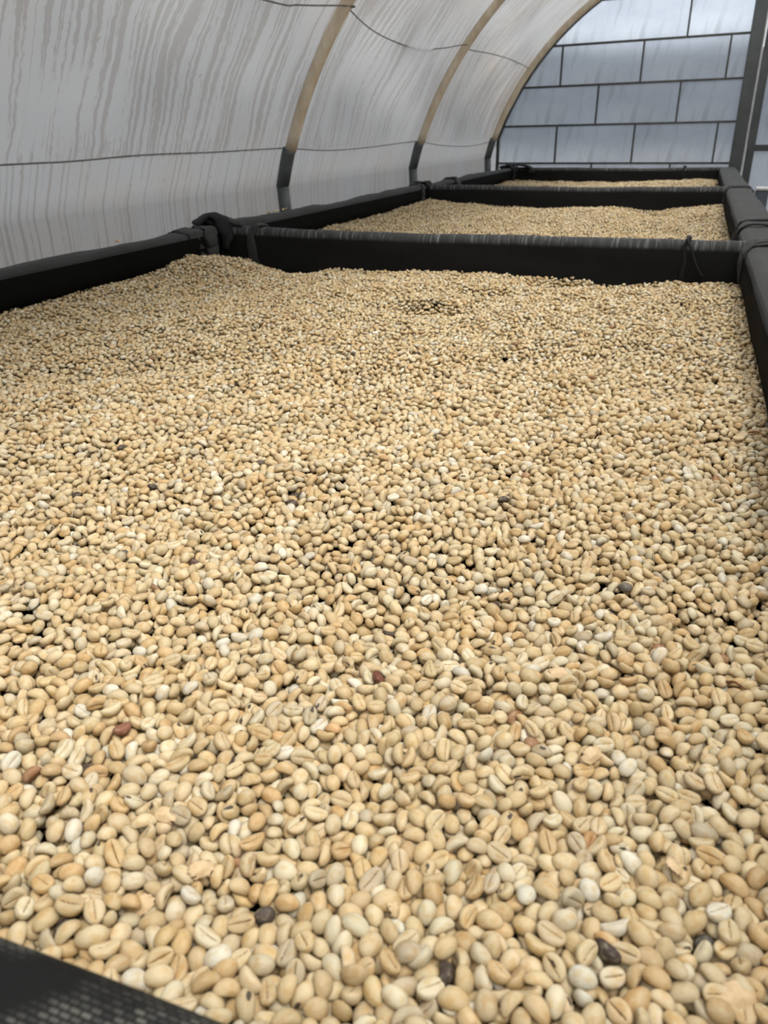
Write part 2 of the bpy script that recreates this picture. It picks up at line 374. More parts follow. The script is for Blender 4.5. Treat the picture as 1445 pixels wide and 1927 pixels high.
# hoops: tan pipe above a grey sleeve, standing on the ground outside the bed
ha = arch_pts(AR, 61)
for n_, hy in enumerate(HOOPS):
    if hy < 2: continue
    t = empty('tunnel_hoop', (-1.112, hy, 0))
    nm = {2.17: 'tan hoop pipe with grey sleeve rising beside the second bay',
          3.35: 'tan hoop pipe with grey sleeve rising at the second crossbar', 4.66: 'thin tan hoop pipe next to the end wall'}[hy]
    tag(t, nm, 'hoop', 'hoops carrying the plastic film')
    base = np.array([-1.112, hy, 0])
    up = np.array([(p[0], hy, p[1]) for p in ha]); rx = 2 * ACX
    lift = CZ - 0.048
    body = [p for p in up if p[0] < 5]
    V, F = tube_vf(np.array(body) - base, 0.0165, 12); mesh('pipe', V, F, M['bamboo'], t, smooth=True)
    for sg in (0, 1):
        def mirror(p): return np.array([rx - p[0], p[1], p[2]]) if sg else np.asarray(p, float)
        low = [(-1.115, hy, 0.0), (-1.114, hy, 0.4), (-1.113, hy, CZ - 0.20), (-1.117, hy, CZ - 0.128)]
        top = [(-1.1185, hy, CZ - 0.137), (-1.105, hy, CZ - 0.088), (-1.093, hy, CZ - 0.048), (-1.088, hy, CZ - 0.038)]
        V, F = tube_vf(np.array([mirror(p) for p in low]) - base, [0.0175, 0.0175, 0.0176, 0.0178], 12); o = mesh('sleeve', V, F, M['sleeve'], t, smooth=True)
        o['label'] = 'grey lower sleeve'
        V, F = tube_vf(np.array([mirror(p) for p in top]) - base, [0.0182, 0.0185, 0.0188, 0.0185], 12); o = mesh('sleeve', V, F, M['sleeve'], t, smooth=True)
        o['label'] = 'grey joint sleeve'

# wires along the film
def wire(label, pts, r, n=90):
    P = spline(pts, n); V, F = tube_vf(P - P[0], r, 6)
    tag(mesh('support_wire', V, F, M['wire'], smooth=True, loc=P[0]), label, 'wire')
wire('thin wire running level along the bend of the plastic film',
     [(-1.106, -1.5, CZ - .040), (-1.106, 0.4, CZ - .041), (-1.106, 1.13, CZ - .040), (-1.106, 1.30, CZ - .040), (-1.106, 1.52, CZ - .035), (-1.106, 1.81, CZ - .036), (-1.106, 2.14, CZ - .034), (-1.106, 2.21, CZ - .036),
      (-1.106, 2.5, CZ - .047), (-1.106, 2.88, CZ - .043), (-1.106, 3.30, CZ - .032), (-1.106, 3.40, CZ - .033), (-1.106, 3.75, CZ - .054), (-1.106, 4.21, CZ - .064), (-1.106, 4.61, CZ - .052), (-1.106, 4.80, CZ - .039)], 0.0016, 160)
wire('slack wire looping between the hoops high on the film',
     [(-.950, -1.5, CZ + .262), (-.950, 0.98, CZ + .262), (-.948, 1.82, CZ + .266), (-.940, 1.97, CZ + .274), (-.905, 2.14, CZ + .290), (-.880, 2.17, CZ + .290), (-.903, 2.20, CZ + .285), (-.945, 2.46, CZ + .268), (-.953, 2.69, CZ + .257), (-.951, 2.93, CZ + .259),
      (-.940, 3.14, CZ + .273), (-.908, 3.31, CZ + .296), (-.888, 3.35, CZ + .297), (-.905, 3.40, CZ + .295), (-.926, 3.50, CZ + .294), (-.918, 3.88, CZ + .304), (-.917, 4.33, CZ + .306), (-.915, 4.60, CZ + .296), (-.92, 4.82, CZ + .285)], 0.0019, 200)

# ---------------------------------------------------------------- end wall: staggered sheets behind dark seam strips, a steel post and a door
end_arch = np.vstack([[(xl + 0.004, 0.0)], arch_pts(FR - 0.002, 61), [(2 * ACX - xl - 0.004, 0.0)]])
def clip(poly, arch):                               # convex clip of a rectangle by the arch outline (clockwise from the left foot)
    A = arch
    for i in range(len(A)):
        p, q = A[i], A[(i + 1) % len(A)]
        nrm = np.array([q[1] - p[1], -(q[0] - p[0])])
        out_ = []
        for k in range(len(poly)):
            a, b = poly[k], poly[(k + 1) % len(poly)]
            da, db = (a - p) @ nrm, (b - p) @ nrm
            if da >= -1e-9: out_.append(a)
            if (da >= 0) != (db >= 0) and abs(da - db) > 1e-12: out_.append(a + (b - a) * da / (da - db))
        poly = out_
        if len(poly) < 3: return []
    return poly
def arch_band(y0, y1, Ro, Ri):                      # thin dark strip that frames the end wall
    po, pi_ = arch_pts(Ro, 61), arch_pts(Ri, 61)
    po = np.vstack([[(po[0, 0], 0)], po, [(po[-1, 0], 0)]]); pi_ = np.vstack([[(pi_[0, 0], 0)], pi_, [(pi_[-1, 0], 0)]])
    V, F = [], []
    for a, b in zip(po, pi_): V += [(a[0], y0, a[1]), (b[0], y0, b[1]), (b[0], y1, b[1]), (a[0], y1, a[1])]
    for i in range(len(po) - 1):
        for k in range(4): F.append((i * 4 + k, i * 4 + (k + 1) % 4, i * 4 + 4 + (k + 1) % 4, i * 4 + 4 + k))
    return V, F
V, F = arch_band(Y_END - 0.012, Y_END + 0.012, FR + 0.004, FR - 0.010)
wb = tag(mesh('wall_back', V, F, M['seam']), kind='structure')
ROWS = [CZ - 0.165 + k * 0.1935 for k in range(-5, 9)]
DOOR = (0.205, 0.98); DOOR_TOP = CZ + 0.62
xs_by_par = {0: -0.777, 1: -0.572}
k_used = set()
def regions(z0, z1):                                # spans of the wall not taken by post and door
    if z0 < DOOR_TOP: return [(-1.3, 0.15), (DOOR[1] + 0.05, 1.5)]
    return [(-1.3, 1.5)]
for r in range(len(ROWS) - 1):
    z0, z1 = ROWS[r], ROWS[r + 1]
    par = (r - 5) % 2
    x = xs_by_par[par] - 4 * 0.415
    edges = [x + 0.415 * k for k in range(12)]
    for (ra, rb) in regions(z0, z1):
        if rb > 0.5 and ra > 0.5: zz0, zz1 = z0, z1
        for a, b in zip(edges[:-1], edges[1:]):
            xa, xb = max(a, ra), min(b, rb)
            if xb - xa < 0.012: continue
            sag = lambda X: 0.010 * (r - 4) * (X + 0.3) * 0.6 if r >= 5 else 0.0
            q = [np.array((xa, z0 + sag(xa))), np.array((xb, z0 + sag(xb))), np.array((xb, z1 + sag(xb) * 1.0)), np.array((xa, z1 + sag(xa)))]
            P = clip(q, end_arch)
            if len(P) < 3: continue
            cen = np.mean(P, axis=0); n_ = len(P)
            if max(p[0] for p in P) - min(p[0] for p in P) < 0.012: continue
            j = 0.002 * math.sin(7 * r + 3 * a)
            V = [(p[0] - cen[0], -0.0015, p[1] - cen[1]) for p in P] + [(p[0] - cen[0], 0.0015, p[1] - cen[1]) for p in P]
            F = [tuple(range(n_))]
            mesh('panel', V[:n_], F, M['pane'], wb, loc=(cen[0], Y_END + 0.004 + j, cen[1]))
            for xe in (xb,):                            # upright seam at the right end of the sheet
                if xe < rb - 0.01 and np.hypot(xe - ACX, z1 - ACZ) < FR - 0.02 or (xe < rb - 0.01 and z1 < CZ and xe < 1.25):
                    V, F = box_vf(-0.0045, 0.0045, -0.007, 0.007, -(z1 - z0) / 2, (z1 - z0) / 2)
                    mesh('seam_strip', V, F, M['seam'], wb, loc=(xe, Y_END, (z0 + z1) / 2 + sag(xe)))
        zc = z1
        half = FR * FR - (zc - ACZ) ** 2
        if half > 0:
            e0, e1 = max(ra, ACX - math.sqrt(half)) if zc > zw else max(ra, xl), min(rb, ACX + math.sqrt(half)) if zc > zw else min(rb, 2 * ACX - xl)
            if e1 - e0 > 0.03:
                sg0 = 0.010 * (r - 4) * (e0 + 0.3) * 0.6 if r >= 5 else 0.0
                sg1 = 0.010 * (r - 4) * (e1 + 0.3) * 0.6 if r >= 5 else 0.0
                V = []
                for (X, sg) in ((e0, sg0), (e1, sg1)):
                    V += [(X, Y_END - 0.008, zc - 0.005 + sg), (X, Y_END + 0.008, zc - 0.005 + sg), (X, Y_END + 0.008, zc + 0.005 + sg), (X, Y_END - 0.008, zc + 0.005 + sg)]
                F = [(0, 1, 5, 4), (1, 2, 6, 5), (2, 3, 7, 6), (3, 0, 4, 7), (0, 3, 2, 1), (4, 5, 6, 7)]
                mesh('seam_strip', V, F, M['seam'], wb)
V, F = box_vf(0.137, 0.197, Y_END - 0.035, Y_END + 0.03, 0, CZ + 0.78, 0.003); pst = tag(mesh('trim_1', V, F, M['steel']), kind='structure')
V, F = box_vf(0.1975, 0.2045, Y_END - 0.03, Y_END + 0.02, 0, CZ + 0.64); tag(mesh('trim_2', V, F, M['edge']), kind='structure')
V, F = box_vf(0.985, 1.03, Y_END - 0.035, Y_END + 0.03, 0, CZ + 0.64, 0.003); tag(mesh('trim_3', V, F, M['steel']), kind='structure')
V, F = box_vf(0.205, 0.985, Y_END - 0.03, Y_END + 0.03, CZ + 0.60, CZ + 0.64, 0.003); tag(mesh('trim_4', V, F, M['steel']), kind='structure')
dr = empty('door_1', (0.21, Y_END, 0)); tag(dr, kind='structure')
def dpart(name, x0, x1, z0, z1, m, y0=-0.022, y1=0.018, b=0.002):
    V, F = box_vf(x0 - 0.21, x1 - 0.21, y0, y1, z0, z1, b); mesh(name, V, F, m, dr)
dpart('stile', 0.210, 0.248, 0.02, CZ + 0.595, M['steel']); dpart('stile', 0.94, 0.98, 0.02, CZ + 0.595, M['steel'])
dpart('cross_rail', 0.248, 0.94, 0.02, 0.06, M['steel']); dpart('cross_rail', 0.248, 0.94, CZ - 0.108, CZ - 0.078, M['steel']); dpart('cross_rail', 0.248, 0.94, CZ + 0.56, CZ + 0.595, M['steel'])
for z0, z1 in ((0.06, CZ - 0.108), (CZ - 0.078, CZ + 0.56)):
    mesh('panel', [(0.248 - .21, 0.0, z0), (0.94 - .21, 0.0, z0), (0.94 - .21, 0.0, z1), (0.248 - .21, 0.0, z1)], [(0, 1, 2, 3)], M['pane'], dr)
# the open end behind the viewer is closed by a film sheet
fr = np.vstack([[(xl, 0.0)], arch_pts(FR, 41), [(2 * ACX - xl, 0.0)]])
tag(mesh('wall_front', [(p[0], Y_FRONT, p[1]) for p in fr], [tuple(range(len(fr)))], M['film'], uv=[(p[0] * 1.0 + 20, p[1] - zw) for p in fr]), kind='structure')

# ---------------------------------------------------------------- the drying bed: cloth-wrapped rails and crossbars round a black net
RZ, NZ = CZ - 0.18, CZ - 0.281
XL, XR = -0.975, 0.093
YB = [0.0928, 1.576, 3.100, 4.718]                  # front top edge of each crossbar (the first one: its far edge)
bed = empty('drying_bed', (XL + 0.5, 2.4, 0))
tag(bed, 'long raised drying bed wrapped in black shade cloth with three bays', 'drying bed')
B0 = np.array(bed.location)
def bp(name, V, F, m, label=None, uv=None, parent=bed, smooth=True):
    o = mesh(name, np.array(V) - B0, F, m, parent, smooth=smooth, uv=uv)
    if label: o['label'] = label
    return o
def loft(P, closed=True):                           # P[station][k] -> quads
    n, m = len(P), len(P[0]); V = [q for s in P for q in s]
    F = [(i * m + k, i * m + (k + 1) % m, (i + 1) * m + (k + 1) % m, (i + 1) * m + k) for i in range(n - 1) for k in range(m if closed else m - 1)]
    if closed: F += [tuple(range(m))[::-1], tuple((n - 1) * m + k for k in range(m))]
    return V, F
def rounded(w0, w1, h, r0, r1, nseg=5):             # open profile, from the bottom of side 0 over the top to the bottom of side 1: (across, down)
    pts = [(w0, -h * t) for t in (1.0, 0.8, 0.6, 0.45, 0.34)]
    for k in range(nseg + 1):
        a = math.pi - (math.pi / 2) * k / nseg; pts.append((w0 + r0 + r0 * math.cos(a), -r0 + r0 * math.sin(a)))
    for t in (0.33, 0.66): pts.append((w0 + r0 + (w1 - r1 - w0 - r0) * t, 0.0))
    for k in range(nseg + 1):
        a = math.pi / 2 - (math.pi / 2) * k / nseg; pts.append((w1 - r1 + r1 * math.cos(a), -r1 + r1 * math.sin(a)))
    pts += [(w1, -h * t) for t in (0.34, 0.45, 0.6, 0.8, 1.0)]
    return np.array(pts)
def rail(name, xa, xb, ra, rb, ys, m, seed, amp, label):
    prof = rounded(xa, xb, 0.050, ra, rb)
    st = []; uv = []
    per = np.r_[0, np.cumsum(np.hypot(*np.diff(prof, axis=0).T))]
    for y in ys:
        row = []
        for k, (x, d) in enumerate(prof):
            top = max(0.0, 1 + d / 0.035)
            dz = amp * top * wob(y * 1.9, seed) + 0.5 * amp * wob(y * 6 + x * 20, seed + 3)
            dx = 0.6 * amp * wob(y * 3.1 + d * 30, seed + 9) * (1.0 if x < (xa + xb) / 2 and xa < 0 or x > (xa + xb) / 2 and xa > 0 else 0.3)
            row.append((x + dx, y, RZ + d + dz))
        st.append(row); uv += [(y, p) for p in per]
    V, F = loft(st, closed=True)
    return bp(name, V, F, m, label, uv)
RAIL_L = rail('side_rail', XL - 0.048, XL, 0.018, 0.012, np.linspace(-0.9, 4.79, 260), M['rim'], 2, 0.0045, 'wrinkled cloth rail along the film')
RAIL_R = rail('side_rail', XR, XR + 0.080, 0.016, 0.014, np.linspace(-0.9, 4.79, 260), M['rim'], 21, 0.0025, 'flat wide cloth rail along the aisle')
def crossbar(y, th, seed, m, label, amp=0.002, x0=XL - 0.012, x1=XR + 0.020, nx=200, front_r=0.014):
    prof = rounded(y, y + th, RZ - NZ + 0.004, front_r, 0.010, 6)
    per = np.r_[0, np.cumsum(np.hypot(*np.diff(prof, axis=0).T))]
    k0 = 5 + 6                                       # profile index where the front curve reaches the top
    per = per[k0] - per                              # v = 0 on the top front edge, negative ... towards the back
    st = []; uv = []
    for x in np.linspace(x0, x1, nx):
        row = []
        for (yy, d) in prof:
            top = max(0.0, 1 + d / 0.05)
            sagz = -0.004 * math.sin(math.pi * (x - x0) / (x1 - x0))
            row.append((x, yy + 0.7 * amp * wob(x * 4 + d * 25, seed), RZ + d + (sagz + amp * wob(x * 3, seed + 5)) * top))
        st.append(row); uv += [(x, p) for p in -per]
    V, F = loft(st, closed=True)
    return bp('crossbar', V, F, m, label, uv)
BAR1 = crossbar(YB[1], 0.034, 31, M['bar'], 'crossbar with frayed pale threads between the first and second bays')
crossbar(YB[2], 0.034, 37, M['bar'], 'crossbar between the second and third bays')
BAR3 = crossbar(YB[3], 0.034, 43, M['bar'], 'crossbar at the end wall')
crossbar(YB[0] - 0.050, 0.050, 47, M['weave'], 'near crossbar of coarse woven net in the corner of the view', amp=0.0012, front_r=0.016)
crossbar(-0.9, 0.05, 49, M['cloth'], None)
# net floor and the timber that carries it
nx, ny = 30, 120
V = [(x, y, NZ + 0.002 * math.sin(9 * x) * math.sin(5 * y)) for y in np.linspace(-0.88, 4.75, ny) for x in np.linspace(XL - 0.028, XR + 0.044, nx)]
F = [(j * nx + i, j * nx + i + 1, (j + 1) * nx + i + 1, (j + 1) * nx + i) for j in range(ny - 1) for i in range(nx - 1)]
bp('net_floor', V, F, M['net'])
for y in (-0.8, 0.06, 1.6, 3.12, 4.72):
    for x in (XL - 0.022, XR + 0.04):
        V, F = box_vf(x - 0.022, x + 0.022, y - 0.022, y + 0.022, 0.0, NZ - 0.02, 0.003); bp('leg', V, F, M['timber'], smooth=False)
for x in (XL - 0.022, XR + 0.04):
    V, F = box_vf(x - 0.018, x + 0.018, -0.88, 4.76, NZ - 0.075, NZ - 0.021, 0.003); bp('beam', V, F, M['timber'], smooth=False)

BL, BR = XL - 0.028, XR + 0.044                       # the net hangs back under the rails
for xt, xb_, sg in ((XL + 0.0045, BL, 1), (XR - 0.0045, BR, -1)):
    st = [[(xt + (xb_ - xt) * f ** 0.8 + 0.0010 * wob(y * 5 + k, 3 * k), y, z) for k, (f, z) in enumerate(((0.0, RZ - 0.013), (0.0, RZ - 0.034), (0.0, RZ - 0.054), (0.35, RZ - 0.064), (0.75, RZ - 0.082), (1.0, NZ + 0.001)))] for y in np.linspace(-0.85, 4.72, 160)]
    V, F = loft(st, closed=False); bp('net_side', V, F, M['net'])

# folds, knots and ties of the cloth
def band(center, axis, half_w, half_h, width, thick, seed, m, label=None, skew=0.0, amp=0.003, name='cloth_fold', n=40, k=8):
    """a strip of cloth wrapped round a rail or bar; axis 'y' = round a rail, 'x' = round a crossbar"""
    st = []
    for i in range(n + 1):
        a = 2 * math.pi * i / n
        ca, sa = math.cos(a), math.sin(a)
        q = 0.55
        hw = half_w * (abs(ca) ** q) * (1 if ca > 0 else -1); hh = half_h * (abs(sa) ** q) * (1 if sa > 0 else -1)
        row = []
        for j in range(k):
            b = 2 * math.pi * j / k
            al = math.cos(b) * width / 2 * (1 + 0.25 * wob(a, seed)) + skew * ca + 0.004 * wob(a * 1.3, seed + 4)
            ou = math.sin(b) * thick / 2 + amp * wob(a * 2, seed + 8) + amp * 0.8 * wob(j * 1.1 + a, seed + 11)
            f = 1 + ou / max(0.01, math.hypot(hw, hh))
            if axis == 'y': row.append((center[0] + hw * f, center[1] + al, center[2] + hh * f))
            else: row.append((center[0] + al, center[1] + hw * f, center[2] + hh * f))
        st.append(row)
    V, F = loft(st, closed=True)
    par = (BAR3 if center[1] > 4 else BAR1) if axis == 'x' else RAIL_L if center[0] < -0.5 else RAIL_R
    return bp(name, V, F, m, label, parent=par)
c1 = (XL - 0.024, YB[1] + 0.018, RZ - 0.036)
band((c1[0], c1[1] + .012, c1[2]), 'y', 0.031, 0.043, 0.080, 0.012, 1, M['cloth'], 'knotted fold of cloth at the first corner', 0.016, 0.005)
band((c1[0] + .002, c1[1] - .045, c1[2]), 'y', 0.028, 0.0375, 0.050, 0.007, 5, M['rim'], None, -0.012, 0.003)
band((c1[0], c1[1] - .115, c1[2]), 'y', 0.027, 0.0365, 0.060, 0.005, 9, M['rim'], None, 0.010, 0.003)
# the twisted flap that falls from the corner over the inside
def strip(name, path, width, thick, m, seed, label=None, up=(0, 0, 1)):
    P = spline(path, 26); T = np.gradient(P, axis=0); T /= np.linalg.norm(T, axis=1)[:, None]
    st = []
    for i, (p, t) in enumerate(zip(P, T)):
        s_ = np.cross(t, up); s_ /= max(1e-6, np.linalg.norm(s_)); nn = np.cross(s_, t)
        f = i / (len(P) - 1); wd = width * (1 - 0.55 * f) * (1 + 0.2 * wob(f * 4, seed))
        row = []
        for j in range(10):
            b = 2 * math.pi * j / 10
            row.append(p + s_ * math.cos(b) * wd / 2 + nn * (math.sin(b) * thick / 2 + 0.003 * wob(math.cos(b) * 3 + f * 3, seed)))
        st.append(row)
    V, F = loft(st); return bp(name, V, F, m, label, parent=RAIL_L)
strip('cloth_flap', [(XL - .055, YB[1] - .01, RZ + .004), (XL - .03, YB[1] + .01, RZ + .020), (XL + .004, YB[1] + .012, RZ + .013), (XL + .022, YB[1] - .004, RZ - .012), (XL + .020, YB[1] - .012, RZ - .045)], 0.062, 0.012, M['cloth'], 14)
strip('cloth_flap', [(XL - .05, YB[1] + .05, RZ - .004), (XL - .015, YB[1] + .035, RZ + .012), (XL + .03, YB[1] + .018, RZ + .008), (XL + .055, YB[1] + .012, RZ + .001)], 0.034, 0.010, M['rim'], 17)
band((XL + 0.092, YB[1] + 0.017, RZ - 0.040), 'x', 0.0195, 0.044, 0.020, 0.006, 23, M['rim'], None, 0.010, 0.002, 'cloth_tie')
band((XR - 0.095, YB[1] + 0.017, RZ - 0.040), 'x', 0.0185, 0.0425, 0.007, 0.005, 25, M['cloth'], None, 0.004, 0.001, 'cloth_tie')
bp('tie_cord', *tube_vf(spline([(XR - .097, YB[1] + .015, RZ + .004), (XR - .094, YB[1] - .003, RZ - .004), (XR - .086, YB[1] - .006, RZ - .02), (XR - .074, YB[1] - .008, RZ - .045), (XR - .062, YB[1] - .006, RZ - .062)], 20), 0.0022, 6), M['cloth'])
for dy, sk, wd, sd in ((0.010, 0.018, 0.045, 29), (-0.030, 0.022, 0.018, 33), (0.26, -0.006, 0.014, 35), (0.36, 0.008, 0.012, 39), (-0.06, 0.018, 0.010, 41)):
    band((XR + 0.040, YB[1] + dy, RZ - 0.035), 'y', 0.044, 0.039, wd, 0.006, sd, M['rim'], None, sk, 0.0015)
for dy, sk, wd, sd in ((0.012, 0.01, 0.03, 51), (-0.05, -0.008, 0.012, 53)):
    band((XR + 0.040, YB[2] + dy, RZ - 0.035), 'y', 0.044, 0.039, wd, 0.006, sd, M['rim'], None, sk, 0.0015)
band((XL - .024, YB[2] + .012, RZ - .036), 'y', 0.032, 0.044, 0.075, 0.010, 55, M['cloth'], 'fold of cloth at the second corner', 0.014, 0.004)
band((XL - .024, YB[2] - .07, RZ - .036), 'y', 0.029, 0.040, 0.03, 0.008, 57, M['rim'], None, 0.01, 0.003)
band((XL - .024, YB[2] + .42, RZ - .036), 'y', 0.029, 0.040, 0.06, 0.008, 59, M['rim'], None, 0.01, 0.003)
band((XL - .024, YB[3] - .05, RZ - .036), 'y', 0.031, 0.045, 0.10, 0.012, 61, M['cloth'], 'fold of cloth at the far corner', 0.02, 0.006)
strip('cloth_flap', [(XL - .05, YB[3] - .06, RZ + .0), (XL - .01, YB[3] - .02, RZ + .014), (XL + .04, YB[3] + .0, RZ + .010), (XL + .09, YB[3] - .006, RZ - .002), (XL + .10, YB[3] - .012, RZ - .03)], 0.08, 0.014, M['cloth'], 63)
band((XR - 0.17, YB[3] + 0.017, RZ - 0.040), 'x', 0.019, 0.045, 0.012, 0.005, 65, M['cloth'], None, 0.004, 0.001, 'cloth_tie')

# grey box with a pale rim standing in the aisle by the bed
bn = empty('storage_box', (0.268, 4.05, 0)); tag(bn, 'grey box with a pale rim standing behind the right rail near the door', 'box')
V, F = box_vf(-0.024, 0.024, -0.05, 0.05, 0, CZ - 0.245, 0.004); mesh('body', V, F, M['bin'], bn)
V, F = box_vf(-0.027, 0.027, -0.055, 0.055, CZ - 0.245, CZ - 0.235, 0.003); mesh('rim', V, F, M['pale'], bn)

